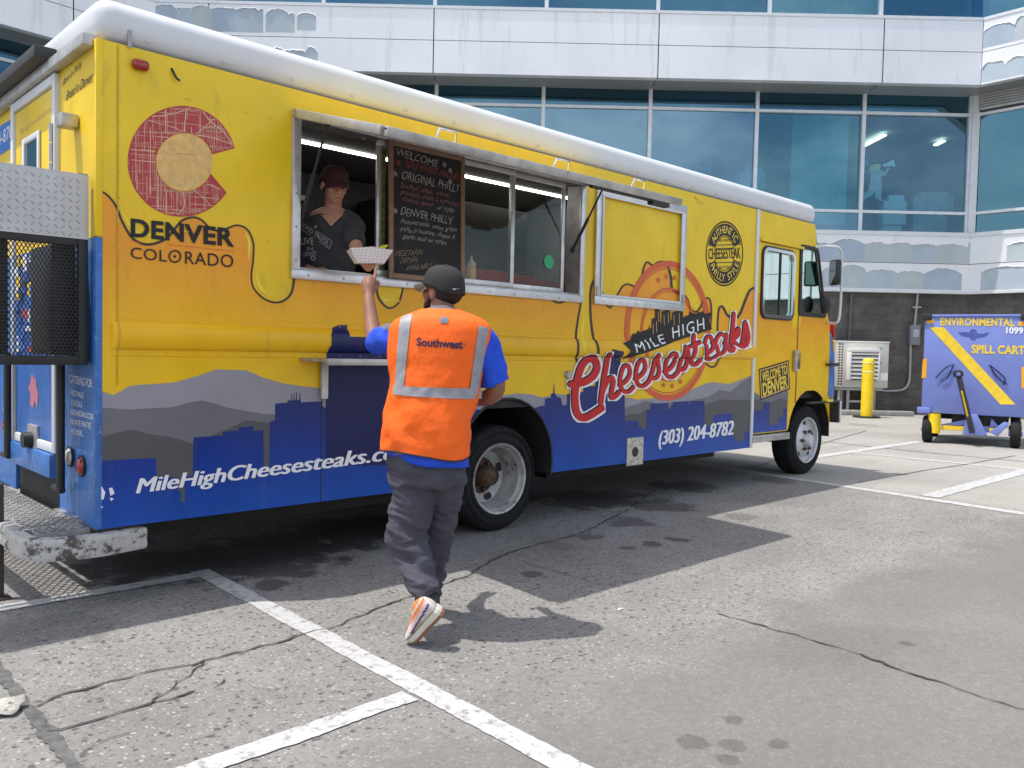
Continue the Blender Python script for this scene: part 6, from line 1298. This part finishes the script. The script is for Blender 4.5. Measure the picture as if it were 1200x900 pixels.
for a, e_, w in ((vsR, veR, vwR), (vsL, veL, vwL)): vb.tube(crom([a, e_, w], 6), list(np.interp(np.linspace(0, 1, 13), [0, .45, .55, .85, 1], [.046, .044, .042, .033, .028])), 12, round_ends=True)
hand(vb, vwR, LV(437, 318, -.40)-vwR, (.3, -.6, .5), (-.2, -.4, -.9), .95, (.25, .3, .35, .4))
hand(vb, vwL, (.6, -.5, -.2), (.3, -.2, .8), (-.3, -.6, .5), .92, (.4, .5, .5, .6))
me = remeshed(vb, .0055, 2); finish(me, 'body', skinB, ven, toV)
V2 = lambda f_, s_, u_: hv+fl2*f_+sd2*s_+up2*u_
for s_ in (-1, 1):
    b = MB(); b.ell(V2(.077, s_*.031, .000), fl2*.012, sd2*.014, up2*.008); finish(b.mesh('e'), 'eye', mat('eye_shadowed', (.04, .03, .025), .3), ven, toV)
    b = MB(); b.tube([V2(.088, s_*.016, .020), V2(.090, s_*.032, .025), V2(.078, s_*.050, .020)], [.0035, .0045, .003], 6, round_ends=True); finish(b.mesh('e'), 'eyebrow', mat('brow_brown', (.06, .035, .022), .8), ven, toV)
b = MB(); b.ell(V2(.0985, 0, -.0665), fl2*.003, sd2*.020, up2*.003); finish(b.mesh('m'), 'mouth', mat('lip_dark', (.16, .05, .045), .5), ven, toV)
b = MB(); b.ell(V2(-.028, 0, .010), fl2*.082, sd2*.081, up2*.062); me = remeshed(b, .006, 1); finish(me, 'hair', mat('brown_hair', (.03, .018, .012), .7, var=.3, vscale=60), ven, toV)
cap(hv, fl2, sd2, up2, mat('maroon_cap_cloth', (.05, .012, .014), .85, var=.2, vscale=60, bump=.3, bscale=300), ven, toV, mat('maroon_brim', (.07, .014, .018), .85))
teem = mat('charcoal_tshirt', (.042, .042, .046), .88, var=.15, vscale=14, bump=.2, bscale=200)
tb = MB(); tb.add(*(lambda b: (b.v, b.f))(lo_rings([low[1]]+VRG[:-2]+[(LV(388, 254), 31*pv, .09)])))
for a, e_, s_ in ((vsR, veR, 1), (vsL, veL, -1)): tb.tube([a+np.array([-.05*s_, 0, .01]), a+np.array([.0, 0, -.01]), a+(e_-a)*.5, a+(e_-a)*.92], [.075, .070, .066, .066], 16)
me = remeshed(tb, .0075, 3); wrinkle(me, 1., lambda c: .006*math.sin(c.z*26+c.x*30+5*mnoise.noise(c*7))+.005*mnoise.noise(c*15)); te = finish(me, 't_shirt', teem, ven, toV)
b = MB(); v, f = fill2d([[(0, .058), (-.036, .105), (-.030, .115), (.030, .115), (.036, .105)]]); nk = LV(388, 262, -.0)
def front(pts, m, nm, lay=0.):
    mb = MB(); out = []
    for (u, v_) in pts: q = LV(u, v_, 0); 
    return mb
zV = np.array([c[2] for c, a, d in VRG]); iV = np.argsort(zV)
def vfront(u, v, off=.006):
    q = LV(u, v, -.10); g_ = lambda k: float(np.interp(q[2], zV[iV], np.array([k(t) for t in VRG])[iV])); cx_, cf, a, d = g_(lambda t: t[0][0]), g_(lambda t: t[0][1]), g_(lambda t: t[1]), g_(lambda t: t[2])
    t = min(.98, abs((q[0]-cx_)/a)); return toV((q[0], cf-d*(1-t**2.4)**(1/2.4)-off-.006, q[2]))
def on_tee(vf, m, nm, off): mb = MB(); mb.add([vfront(*p, off) for p in vf[0]], vf[1]); return finish(mb.mesh(nm), nm, m, te)
tp = mat('tee_print', (.32, .32, .31), .8)
on_tee(fill2d([[(376, 252), (403, 251), (397, 257), (389, 266), (382, 258)]]), skinB, 'neck_opening', .005)
on_tee(merge2d([ribbon([(353, 258), (390, 283.5)], .7), ribbon([(352.5, 268), (387, 292)], .7), ribbon([(390, 283.5), (387, 292)], .7), ribbon([(353, 258), (352.5, 268)], .7)]), tp, 'print_ribbon', .005)
for t_, p0, p1, tp_ in (('FOOD TRUCK', (353.5, 265.5), (386, 289), (354.2, 260)), ('LIVE', (353, 287), (369, 287.5), (353, 279)), ('IN', (361, 294), (368, 294), (361, 290)), ('DENVER', (357, 301), (372, 300), (357, 296))): on_tee(text_fit(t_, p0, p1, tp_, offset=.02), tp, 'lettering', .006)
on_tee(merge2d([fill2d([star((371, 266.5), 2.6)]), fill2d(ring((368, 303), 3, 1.6))]), tp, 'print_emblem', .005)

# ================================================================== FOOD TRAY, BOARD, COUNTER THINGS
def checks():
    m, n, l, b = newmat('checked_paper'); t = n.new('ShaderNodeTexCoord'); c = n.new('ShaderNodeTexChecker'); c.inputs['Scale'].default_value = 120; c.inputs['Color1'].default_value = (.80, .74, .70, 1); c.inputs['Color2'].default_value = (.62, .16, .15, 1)
    mp_ = n.new('ShaderNodeMapping'); mp_.inputs['Rotation'].default_value = (.5, .3, .4); l.new(t.outputs['Object'], mp_.inputs[0])
    v = n.new('ShaderNodeTexVoronoi'); v.inputs['Scale'].default_value = 95; v.inputs['Randomness'].default_value = 0; l.new(mp_.outputs[0], v.inputs['Vector'])
    r = n.new('ShaderNodeValToRGB'); r.color_ramp.elements[0].position = .24; r.color_ramp.elements[0].color = (.50, .09, .09, 1); r.color_ramp.elements[1].position = .32; r.color_ramp.elements[1].color = (.80, .76, .73, 1); l.new(v.outputs['Distance'], r.inputs[0]); l.new(r.outputs[0], b.inputs['Base Color']); b.inputs['Roughness'].default_value = .7; return m
tc0 = D(433, 309, 5.02); tray = empty('food_tray', tuple(tc0), 'white paper food tray with red dots held between the two people', 'food tray')
ar, af, az_ = TT*.94+NN*.34, NN*.94-TT*.34, np.array([0, 0, 1.]); ar = ar+az_*.02
TQ = lambda a, c, h: tc0+ar*a+af*c+az_*h
cbn = [(-1, -1), (1, -1), (1, 1), (-1, 1)]
V = [TQ(x*.082, y*.048, 0) for x, y in cbn]+[TQ(x*.128, y*.078, .078+.012*(abs(x)-1)) for x, y in cbn]; V2_ = [q*.985+tc0*.015+az_*.002 for q in V]
mid = [TQ(0, -.080, .094), TQ(0, .080, .094)]
b = MB(); vv = V+mid; b.add(vv, [(3, 2, 1, 0), (0, 1, 5, 8, 4), (1, 2, 6, 5), (2, 3, 7, 9, 6), (3, 0, 4, 7)]); tm = b.build('tray_shell', checks(), tray); s_ = tm.modifiers.new('s', 'SOLIDIFY'); s_.thickness = .003
b = MB()
r_ = random.Random(5)
for k in range(16): c = TQ(r_.uniform(-.09, .09), r_.uniform(-.04, .04), .05+r_.uniform(0, .02)); b.ell(c, ar*.028, af*.024, az_*.016, 8, 6)
me = remeshed(b, .006, 1); finish(me, 'sandwich_filling', mat('toasted_bun', (.42, .22, .08), .7, var=.3, vscale=30), tray)
pe = MB(); pe.tube([TQ(.055, .02, .085), TQ(.085, .02, .104), TQ(.108, .015, .115)], [.014, .015, .007], 10, round_ends=True); pe.build('pepper', mat('yellow_pepper', (.62, .60, .03), .35), tray)
# chalkboard standing in the window
bx0, bx1, bz0, bz1 = 1.775, 2.425, 1.845, 2.745
B0 = np.array([bx0, -.055, bz0]); BU = np.array([bx1-bx0, 0, 0]); BV = np.array([0, .025, bz1-bz0])
brd = empty('menu_chalkboard', (2.1, -.05, bz0), 'wood framed black chalkboard menu with chalk writing standing in the window', 'menu board')
BP = lambda s, t, d=0.: B0+BU*s+BV*t+np.array([0, -d, 0])
b = MB(); b.obox(BP(.5, .5, -.006), BU/2, (0, .004, 0), BV/2); b.build('board', M['chalkboard'], brd)
b = MB(); w = .034
b.obox(BP(w/.65/2, .5, .0), (w/2, 0, 0), (0, .012, 0), BV/2); b.obox(BP(1-w/.65/2, .5, .0), (w/2, 0, 0), (0, .012, 0), BV/2); b.obox(BP(.5, w/.9/2, .0), BU/2*(1-2*w/.65), (0, .0115, 0), BV/.9*w/2); b.obox(BP(.5, 1-w/.9/2, .0), BU/2*(1-2*w/.65), (0, .0115, 0), BV/.9*w/2); b.build('board_frame', M['wood'], brd, .004)
def chalk(txt, s0, t0, s1, t1, h, m, jit=.008, bold=-.004):
    v, f = text2d(txt, offset=bold); xs = [p[0] for p in v]; x0, x1 = min(xs), max(xs); out = []
    for x, y in v:
        k = (x-x0)/(x1-x0); s = s0+(s1-s0)*k; t = t0+(t1-t0)*k+y/CAP*h
        jx, jz = mnoise.noise((k*len(txt)*.9, t0*40, 1))*jit, mnoise.noise((k*len(txt)*.8, t0*40, 7))*jit*1.6; out.append(BP(s+jx/.65+y*.03, t+jz/.9, .0035))
    mb = MB(); mb.add(out, f); mb.build('chalk_writing', m, brd)
cw, cpk, crd, cyl_ = M['chalk_white'], M['chalk_pink'], M['chalk_red'], M['chalk_yel']
chalk('WELCOME', .08, .895, .62, .875, .055, cw); chalk('SOUTHWEST AIRLINES', .20, .825, .92, .805, .050, crd)
chalk('ORIGINAL PHILLY', .15, .735, .92, .715, .060, cw); chalk('Sauteed steak, onions,', .14, .670, .80, .660, .036, cpk); chalk('provolone cheese & homemade', .14, .620, .92, .606, .036, cpk); chalk('cheese sauce', .16, .574, .56, .567, .034, cpk); chalk('w/ chips', .62, .556, .86, .552, .036, cw)
chalk('DENVER PHILLY', .14, .470, .82, .455, .058, cw); chalk('Sauteed steak, onion, green', .14, .412, .88, .402, .034, cw); chalk('chilis, provolone cheese &', .14, .355, .86, .346, .034, cw); chalk('garlic aioli w/ chips', .17, .300, .74, .294, .034, cw)
chalk('VEGETARIN', .06, .155, .42, .195, .044, cyl_); chalk('OPTION', .13, .105, .36, .135, .044, cyl_); chalk('AVAILABLE', .20, .055, .54, .105, .040, cyl_)
def chalk_star(s, t, r, m):
    mb = MB()
    for k in range(3):
        a = math.pi*k/3+.3; p = BP(s-r*math.cos(a)/.65, t-r*math.sin(a)/.9, .0036); q = BP(s+r*math.cos(a)/.65, t+r*math.sin(a)/.9, .0036); mb.bar(p, q, .005, .0006+.0002*k, up=(0, 1, 0))
    mb.build('chalk_star', m, brd)
for s, t, m in ((.72, .905, cw), (.80, .87, cw), (.12, .845, crd), (.08, .76, cw), (.80, .785, cw), (.08, .49, cw)): chalk_star(s, t, .020, m)
# squeeze bottle etc. on the sill and counter
def on_counter(x, y, z=1.78): return (x, y, z)
a = S(552, 328, .10); sb = empty('squeeze_bottle', (a[0], .10, 1.78), 'cream sauce squeeze bottle with pointed nozzle standing in the serving window', 'squeeze bottle')
b = MB(); b.lathe([(.0, 0), (.034, 0), (.036, .01), (.036, .13), (.032, .15), (.028, .155)], (a[0], .10, 1.84), (0, 0, 1), 24); b.build('bottle_body', mat('sauce_cream', (.74, .46, .24), .4), sb)
b = MB(); b.lathe([(.034, .155), (.034, .185), (.016, .195), (.010, .21), (.004, .24), (.0, .24)], (a[0], .10, 1.84), (0, 0, 1), 20); b.build('bottle_cap', mat('cap_ivory', (.60, .50, .42), .4), sb)
b = MB(); b.box((a[0]-.05, .07, 1.781), (a[0]+.05, .13, 1.839)); b.build('bottle_riser', M['alu_worn'], sb)
sb.location = (a[0], .10, 1.78)
a = S(592, 322, .14); b = MB(); b.lathe([(.0, 0), (.022, 0), (.022, .10), (.015, .11), (.0, .112)], (a[0], .16, 1.78), (0, 0, 1), 18); o = b.build('sauce_jar', mat('magenta_jar', (.25, .02, .12), .4, var=.5, vscale=40)); tag(o, 'small magenta jar behind the window glass beside the sash bar', 'jar')
b = MB(); b.box((1.38, .075, 1.781), (1.72, .22, 1.87)); o = b.build('carton', mat('grey_carton', (.42, .43, .46), .7, var=.12), None, .006); tag(o, 'pale grey printed carton lying on the counter under the vendor', 'box')
v, f = text_fit('Q POPS', (1.56, 1.808), (1.71, 1.808), (1.56, 1.845), offset=.03); mb = MB(); mb.add([(x, .0735, z) for x, z in v], f); k_ = mb.build('lettering', M['navy'], None); PINV[o.name] = Matrix.Identity(4); k_.parent = o
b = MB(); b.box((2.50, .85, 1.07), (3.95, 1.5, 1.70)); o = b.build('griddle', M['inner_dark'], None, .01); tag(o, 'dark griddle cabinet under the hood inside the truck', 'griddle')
b = MB(); b.box((2.62, .50, 1.785), (4.5, .80, 1.93)); b.prism([(2.62, .50, 1.93), (4.5, .50, 1.93), (4.5, .50, 1.96), (3.4, .50, 2.04), (2.62, .50, 2.04)], (0, .28, 0)); b.box((2.6, .45, 1.07), (4.52, .84, 1.784)); o = b.build('red_serving_bin', mat('red_plastic', (.42, .02, .022), .35, var=.1), None, .01); tag(o, 'long red food bin behind the sliding window glass', 'bin')
b = MB(); b.box((2.75, .90, 1.72), (3.15, 1.25, 2.00)); b.box((2.80, .885, 1.80), (2.90, .899, 1.92)); b.box((2.95, .885, 1.80), (3.05, .899, 1.92)); o = b.build('toaster', M['steel'], None, .03); tag(o, 'stainless toaster with two dark slots behind the red bin', 'toaster')

# ================================================================== YARD THINGS
def fbox(mb, u0, u1, w0, w1, z0, z1, mi=0): return mb.obox(F((u0+u1)/2, (z0+z1)/2, (w0+w1)/2), TT*(u1-u0)/2, NN*(w1-w0)/2, (0, 0, (z1-z0)/2), mi)
# spill cart
cbl = mat('cart_periwinkle', (.165, .215, .53), .42, var=.08, vscale=3, coat=.15, dirt=((.16, .20, .40), .60, 6)); cyel = mat('cart_yellow', (.80, .56, .03), .45, var=.1, vscale=12); cor = mat('cart_orange', (.80, .40, .02), .4)
CA = rad(31); TC = TT*math.cos(CA)-NN*math.sin(CA); NC = TT*math.sin(CA)+NN*math.cos(CA); CO = D(1080, 470, 13.9); CO = np.array([CO[0], CO[1], 0.])
W0 = 0.; U0 = 0.; Z0, Z1 = .50, 2.10
def Fc(u, z, w): P = CO+TC*u+NC*w; return (P[0], P[1], z)
def fbc(mb, u0, u1, w0, w1, z0, z1, mi=0): return mb.obox(Fc((u0+u1)/2, (z0+z1)/2, (w0+w1)/2), TC*(u1-u0)/2, NC*(w1-w0)/2, (0, 0, (z1-z0)/2), mi)
def wcp(u, v): d = ray(u, v); k = ((CO-CAM) @ NC)/(d @ NC); P = CAM+k*d; return float((P-CO) @ TC), float(P[2])
U1 = wcp(1202, 440)[0]
cart = empty('spill_cart', Fc((U0+U1)/2, 0, W0+.9), 'blue steel spill cart trailer with a diagonal yellow stripe by the wall', 'cart')
b = MB(); fbc(b, U0, U1, W0, W0+1.7, Z0, Z1); b.build('cart_box', cbl, cart, .02)
b = MB(); fbc(b, U0-.03, U1+.03, W0-.02, W0+1.73, Z1-.005, Z1+.035); b.build('cart_lid', cbl, cart, .01)
def cface(vf, m, nm, d=.004, label=None): mb = MB(); mb.add([Fc(u, z, W0-d) for u, z in vf[0]], vf[1]); o = mb.build(nm, m, cart); return o
wu = wcp
cface(fill2d([[wu(*p) for p in ((1089.5, 383.5), (1106, 383.5), (1190, 474), (1172.5, 474))]]), cyel, 'diagonal_stripe')
cface(text_fit('ENVIRONMENTAL', wu(1102, 381), wu(1189, 382), wu(1102, 373), offset=.04, spacing=1.1), cyel, 'lettering', .005); cface(text_fit('SPILL CART', wu(1138.5, 413.5), wu(1201, 415), wu(1138.5, 404.5), offset=.04, spacing=1.05), cyel, 'lettering', .005); cface(text_fit('1099', wu(1179, 390.5), wu(1199, 391), wu(1179, 383.5), offset=.03), M['white_print'], 'lettering', .005)
dkb = mat('cart_emblem_blue', (.07, .09, .36), .5)
cface(merge2d([fill2d([[wu(*p) for p in ((1122, 389.5), (1133, 389), (1140, 391), (1152, 391), (1160, 389.5), (1155, 394), (1148, 396), (1128, 394))]])]), dkb, 'wing_emblem', .003); cface(fill2d([[wu(1140.5+5.2*math.cos(t), 392+6.5*math.sin(t)) for t in np.linspace(0, 6.28, 24, endpoint=False)]]), dkb, 'wing_emblem', .0042)
for (pp, m) in ((((1086, 374), (1095, 374), (1095, 379), (1086, 379)), cor), (((1193, 377), (1201, 377), (1201, 382), (1193, 382)), cor), (((1081.5, 421), (1086.5, 420), (1085.5, 443), (1080, 443)), cor), (((1197, 430), (1201, 430), (1201, 455), (1197, 455)), cor)): cface(fill2d([[wu(*p) for p in pp]]), m, 'reflector', .004)
b = MB(); fbc(b, U0-.012, U0-.001, W0+.1, W0+.3, Z0+.45, Z0+1.0); b.build('side_reflector', M['lens_red'], cart)
b = MB(); fbc(b, U0-.04, U0+.10, W0-.04, W0+.10, Z1-.06, Z1+.05); fbc(b, U1-.10, U1+.04, W0-.04, W0+.10, Z1-.06, Z1+.05); b.build('corner_cap', M['dark'], cart, .01)
for pts in (((1097, 443), (1103, 436), (1110, 430), (1118, 427)), ((1103, 446), (1109, 444), (1113, 438), (1118, 427)), ((1160, 428), (1167, 440), (1174, 447), (1180, 450)), ((1160, 428), (1170, 436), (1178, 444), (1176, 451))):
    b = MB(); P = [Fc(*wu(*p), W0-.03) for p in pts]; b.tube(crom(P, 4), .010, 6, round_ends=True); b.build('rope_handle', M['navy'], cart)
b = MB(); fbc(b, U0+.45, U0+1.25, W0+.12, W0+1.6, .32, Z0-.003); fbc(b, U0+.2, U1-.2, W0+.3, W0+1.5, .40, Z0-.004); b.build('cart_chassis', M['under'], cart)
b = MB(); b.bar(Fc(U0+.30, .27, W0+.12), Fc(U1-.30, .27, W0+.12), .09, .09); b.prism([Fc(U0+.35, .32, W0+.05), Fc(U0+.72, .44, W0+.05), Fc(U0+.76, .32, W0+.05)], NC*.14); b.prism([Fc(U0+1.0, .32, W0+.05), Fc(U0+1.02, .46, W0+.05), Fc(U1-.32, .32, W0+.05)], NC*.14); b.build('front_axle', cbl, cart, .006)
for u0, u1 in ((U0+.30, U0+.66), (U0+1.0, U1-.36)): b = MB(); fbc(b, u0, u1, W0+.055, W0+.07, .232, .305); b.build('axle_stripe', cyel, cart)
b = MB(); b.bar(Fc(U0+.76, .22, W0-.02), Fc(U0+.56, 1.10, W0-.42), .085, .06, up=tuple(NC)); b.build('tow_bar', mat('tow_dark', (.045, .045, .06), .5, var=.3), cart, .008)
b = MB(); b.bar(Fc(U0+.69, .50, W0-.18), Fc(U0+.60, .90, W0-.37), .025, .062, up=tuple(NC)); b.build('tow_stripe', cyel, cart)
c = np.array(Fc(U0+.545, 1.17, W0-.44)); b = MB(); b.lathe([(.055+.02*math.cos(t), .02*math.sin(t)) for t in np.linspace(0, 2*math.pi, 10, endpoint=False)], c, tuple(NC*.9+np.array([0, 0, .4])), 24, closed=True); b.build('tow_eye', mat('eye_dark', (.05, .05, .055), .5, .5), cart)
b = MB(); b.prism([Fc(U0+.62, .18, W0-.03), Fc(U0+.68, .52, W0-.03), Fc(U0+.82, .52, W0-.03), Fc(U0+.98, .18, W0-.03)], NC*.05); b.prism([Fc(U0+1.0, .24, W0-.03), Fc(U0+1.2, .42, W0-.03), Fc(U0+1.28, .40, W0-.03), Fc(U0+1.12, .18, W0-.03)], NC*.05); b.build('tow_bracket', cbl, cart, .006)
b = MB(); b.tube([Fc(U0+.20, .17, W0+.04), Fc(U0+.20, Z0-.01, W0+.04)], .095, 20); b.build('corner_bumper', mat('bumper_yellow', (.86, .60, .01), .45), cart)
b = MB(); fbc(b, U0-.06, U0+.14, W0-.05, W0+.06, Z0-.01, Z0+.09); b.build('corner_bracket', cbl, cart, .01)
for (u, w) in ((U0+.10, W0+.14), (U1-.10, W0+.14), (U0+.10, W0+1.45), (U1-.10, W0+1.45)):
    r = bpy.data.objects.new('wheel', None); COL.objects.link(r); c = Fc(u, .225, w); r.location = c; r.parent = cart; r.matrix_parent_inverse = PINV[cart.name]; PINV[r.name] = Matrix.Translation(Vector(c)).inverted()
    b = MB(); b.lathe([(.12, -.07), (.19, -.075), (.215, -.06), (.225, -.03), (.225, .03), (.215, .06), (.19, .075), (.12, .07)], c, tuple(TC), 32, closed=True); b.build('tyre', M['rubber'], r); b = MB(); b.lathe([(.12, -.04), (.05, -.055), (.04, -.10), (.0, -.10), (.0, .10), (.04, .10), (.05, .055), (.12, .04)], c, tuple(TC), 24); b.build('rim', cbl, r)
# air conditioner on a stand
WA = 20.3; ua0, ua1, za0, za1 = 7.93, 9.19, .665, 1.77
acu = empty('air_conditioner', F((ua0+ua1)/2, 0, WA+.25), 'beige outdoor air conditioner with a white louvred hood on a steel stand', 'air conditioner')
acm = mat('ac_beige', (.52, .50, .45), .5, var=.05, vscale=4); acw = mat('ac_white', (.74, .73, .70), .5, var=.05)
b = MB(); fbox(b, ua0, ua1, WA, WA+.5, za0, za1); b.build('casing', acm, acu, .015)
b = MB(); fbox(b, ua0-.01, ua1+.01, WA-.01, WA+.51, za1-.002, za1+.03); b.build('top_cover', acw, acu, .008)
gx0, gx1, gz0, gz1 = *WU(993, 446, WA), *WU(1027, 413, WA); gx0, gz0 = WU(994, 445, WA); gx1, gz1 = WU(1027, 413, WA)
b = MB(); fbox(b, gx0-.06, gx1+.03, WA-.16, WA-.002, gz1, gz1+.09); fbox(b, gx0-.06, gx0, WA-.16, WA-.002, gz0, gz1); fbox(b, gx1, gx1+.03, WA-.16, WA-.002, gz0, gz1); b.build('air_hood', acw, acu, .006)
b = MB(); fbox(b, gx0, gx1, WA-.02, WA-.003, gz0, gz1); b.build('fan_recess', M['dark'], acu)
b = MB()
for k in range(7): z = gz0+(gz1-gz0)*(k+.3)/7; b.prism([F(gx0+.002, z, WA-.15), F(gx0+.002, z+.03, WA-.15), F(gx0+.002, z+.085, WA-.03), F(gx0+.002, z+.06, WA-.03)], TT*(gx1-gx0-.004))
b.build('louver_blades', acw, acu)
b = MB()
for k in range(16):
    z = za0+.06+k*.065
    for du in (.03, .10): fbox(b, ua0+du, ua0+du+.04, WA-.004, WA-.001, z, z+.035)
b.build('side_slots', M['dark'], acu)
p_ = [WU(*q, WA) for q in ((1028.5, 412), (1030, 408), (1036.5, 407.5), (1033, 409.5), (1031.5, 411.5))]; v, f = fill2d([p_]); b = MB(); b.add([F(u, z, WA-.003) for u, z in v], f); b.build('logo', mat('logo_cyan', (.05, .45, .75), .4), acu)
p_ = [WU(*q, WA) for q in ((1028.5, 412), (1030, 408.3), (1033, 408.2), (1030.5, 411))]; v, f = fill2d([p_]); b = MB(); b.add([F(u, z, WA-.005) for u, z in v], f); b.build('logo', M['black_print'], acu)
for (u0, v0, u1, v1, m) in ((1029, 425, 1033, 426, 'dark'), (1026.5, 433, 1030, 435.5, 'dark'), (1026.5, 443, 1030, 445, 'dark'), (1032, 437, 1040, 446, 'white_print')):
    a, c = WU(u0, v0, WA), WU(u1, v1, WA); b = MB(); fbox(b, a[0], c[0], WA-.004, WA-.001, c[1], a[1]); b.build('data_plate', M[m], acu)
b = MB(); stm = mat('galvanised_stand', (.34, .34, .33), .5, .5, var=.15)
for u in (ua0+.1, ua0+.32, ua1-.30):
    b.bar(F(u, .02, WA+.05), F(u, za0-.003, WA+.05), .06, .05); b.bar(F(u, .02, WA+.45), F(u, za0-.003, WA+.45), .06, .05)
fbox(b, ua0, ua1-.1, WA+.02, WA+.09, za0-.07, za0-.012); fbox(b, ua0+.3, ua1-.3, WA+.03, WA+.08, .30, .35); b.build('stand', stm, acu)
# concrete kerb, bollard, electrical box, conduit
b = MB(); fbox(b, 7.3, 9.75, WA-.25, WA-.02, .0, .12); o = b.build('concrete_kerb', mat('kerb_concrete', (.30, .29, .27), .9, var=.15, bump=.4), None, .02); tag(o, 'low grey concrete kerb under the air conditioner', 'kerb')
WB = 19.4; ub = WU(1016, 470, WB)[0]; bol = empty('bollard', F(ub, 0, WB), 'tall yellow steel bollard in front of the air conditioner', 'bollard')
hb_z = WU(1019, 419.5, WB)[1]
b = MB(); b.lathe([(.0, hb_z), (.09, hb_z-.01), (.128, hb_z-.05), (.132, hb_z-.09), (.132, 0), ], F(ub, 0, WB), (0, 0, 1), 32); b.build('bollard_sleeve', mat('bollard_yellow', (.86, .60, .01), .5, var=.08, dirt=((.45, .33, .06), .62, 7)), bol)
for z in (hb_z-.13, hb_z-.34): b = MB(); b.lathe([(.133, z), (.136, z+.006), (.136, z+.024), (.133, z+.03)], F(ub, 0, WB), (0, 0, 1), 32); b.build('reflective_band', mat('band_pale_yellow', (.85, .76, .35), .4), bol)
b = MB(); b.lathe([(.30, 0), (.30, .035), (.14, .04)], F(ub, 0, WB), (0, 0, 1), 32); b.build('base_plate', M['dark'], bol)
WE = 20.9; a, c = WU(1064.5, 404, WE), WU(1077, 381, WE); eb = empty('electrical_box', F((a[0]+c[0])/2, a[1], WE), 'grey electrical disconnect box on the block wall left of the blue cart', 'electrical box')
b = MB(); fbox(b, a[0], c[0], WE-.10, WE+.06, a[1], c[1]); b.build('enclosure', mat('box_grey', (.19, .20, .22), .5, var=.08), eb, .012); b = MB(); fbox(b, (a[0]+c[0])/2-.06, (a[0]+c[0])/2+.08, WE-.106, WE-.101, a[1]+.20, a[1]+.38); b.build('warning_label', mat('label_pale', (.42, .43, .44), .6), eb); b = MB(); fbox(b, c[0]-.004, c[0]+.05, WE-.06, WE, a[1]+.2, a[1]+.42); b.build('switch_lever', M['dark'], eb, .01)
cm2 = mat('conduit_grey', (.36, .36, .36), .45, .4)
b = MB(); wp = lambda u, v: F(*WU(u, v, WE+.02), WE+.02); b.tube(crom([wp(1067, 404), wp(1066.5, 430), wp(1065, 448), wp(1059, 456), wp(1047, 458), wp(1034, 458)], 5), .032, 10); o = b.build('conduit', cm2); tag(o, 'bent steel conduit running from the grey box down to the air conditioner', 'conduit')
b = MB(); b.tube([wp(1075.5, 344), wp(1072, 381)], .03, 10); b.bar(F(WU(1070, 360, WE)[0], WU(1070, 360, WE)[1], WE+.03), F(WU(1080, 360, WE)[0], WU(1080, 360, WE)[1], WE+.03), .03, .04); o = b.build('conduit', cm2); tag(o, 'straight steel conduit rising from the grey box to the white band', 'conduit')
b = MB(); b.tube([wp(998, 344), wp(995, 400)], .035, 10); o = b.build('conduit', mat('pipe_dark', (.10, .10, .10), .6)); tag(o, 'dark vertical pipe on the block wall above the air conditioner', 'pipe')
b = MB(); b.box((0, 0, 0), (0, 0, 0)) if False else None
# steel post at the picture's left edge, litter
a = G(-1, 702); b = MB(); b.box((a[0]-.02, a[1]-.02, 0), (a[0]+.02, a[1]+.02, .62)); b.box((a[0]-.05, a[1]-.05, .0), (a[0]+.05, a[1]+.05, .012)); o = b.build('steel_post', mat('post_brown', (.06, .05, .045), .6, .3), None, .004); tag(o, 'short dark steel post on the ground at the left edge of the photo', 'post')
a = G(4, 836); b = MB(); r = random.Random(2); V = []; n = 7
for i in range(n):
    for j in range(5): s, t = i/(n-1)-.5, j/4-.5; V.append((a[0]+s*.11+t*.05+r.uniform(-.008, .008), a[1]+t*.085-s*.05+r.uniform(-.008, .008), .008+.03*abs(s+t*.5)**1.2+.010*r.random()+.016*(j == 4)))
b.add(V, [(i*5+j, i*5+5+j, i*5+6+j, i*5+1+j) for i in range(n-1) for j in range(4)], 0, True); o = b.build('paper_scrap', mat('litter_white', (.36, .35, .32), .8, var=.3, vscale=30, dirt=((.12, .10, .08), .56, 24))); s_ = o.modifiers.new('s', 'SOLIDIFY'); s_.thickness = .002; tag(o, 'crumpled white paper scrap on the concrete at the left edge', 'litter')
a = G(727, 715); b = MB(); b.add([(a[0]-.02, a[1]-.008, .006), (a[0]+.02, a[1]-.004, .009), (a[0]+.018, a[1]+.010, .007), (a[0]-.016, a[1]+.008, .010)], [(0, 1, 2, 3)]); o = b.build('paper_scrap', M['white_print']); s_ = o.modifiers.new('s', 'SOLIDIFY'); s_.thickness = .002; tag(o, 'tiny white paper scrap on sunlit concrete right of the shoe', 'litter')
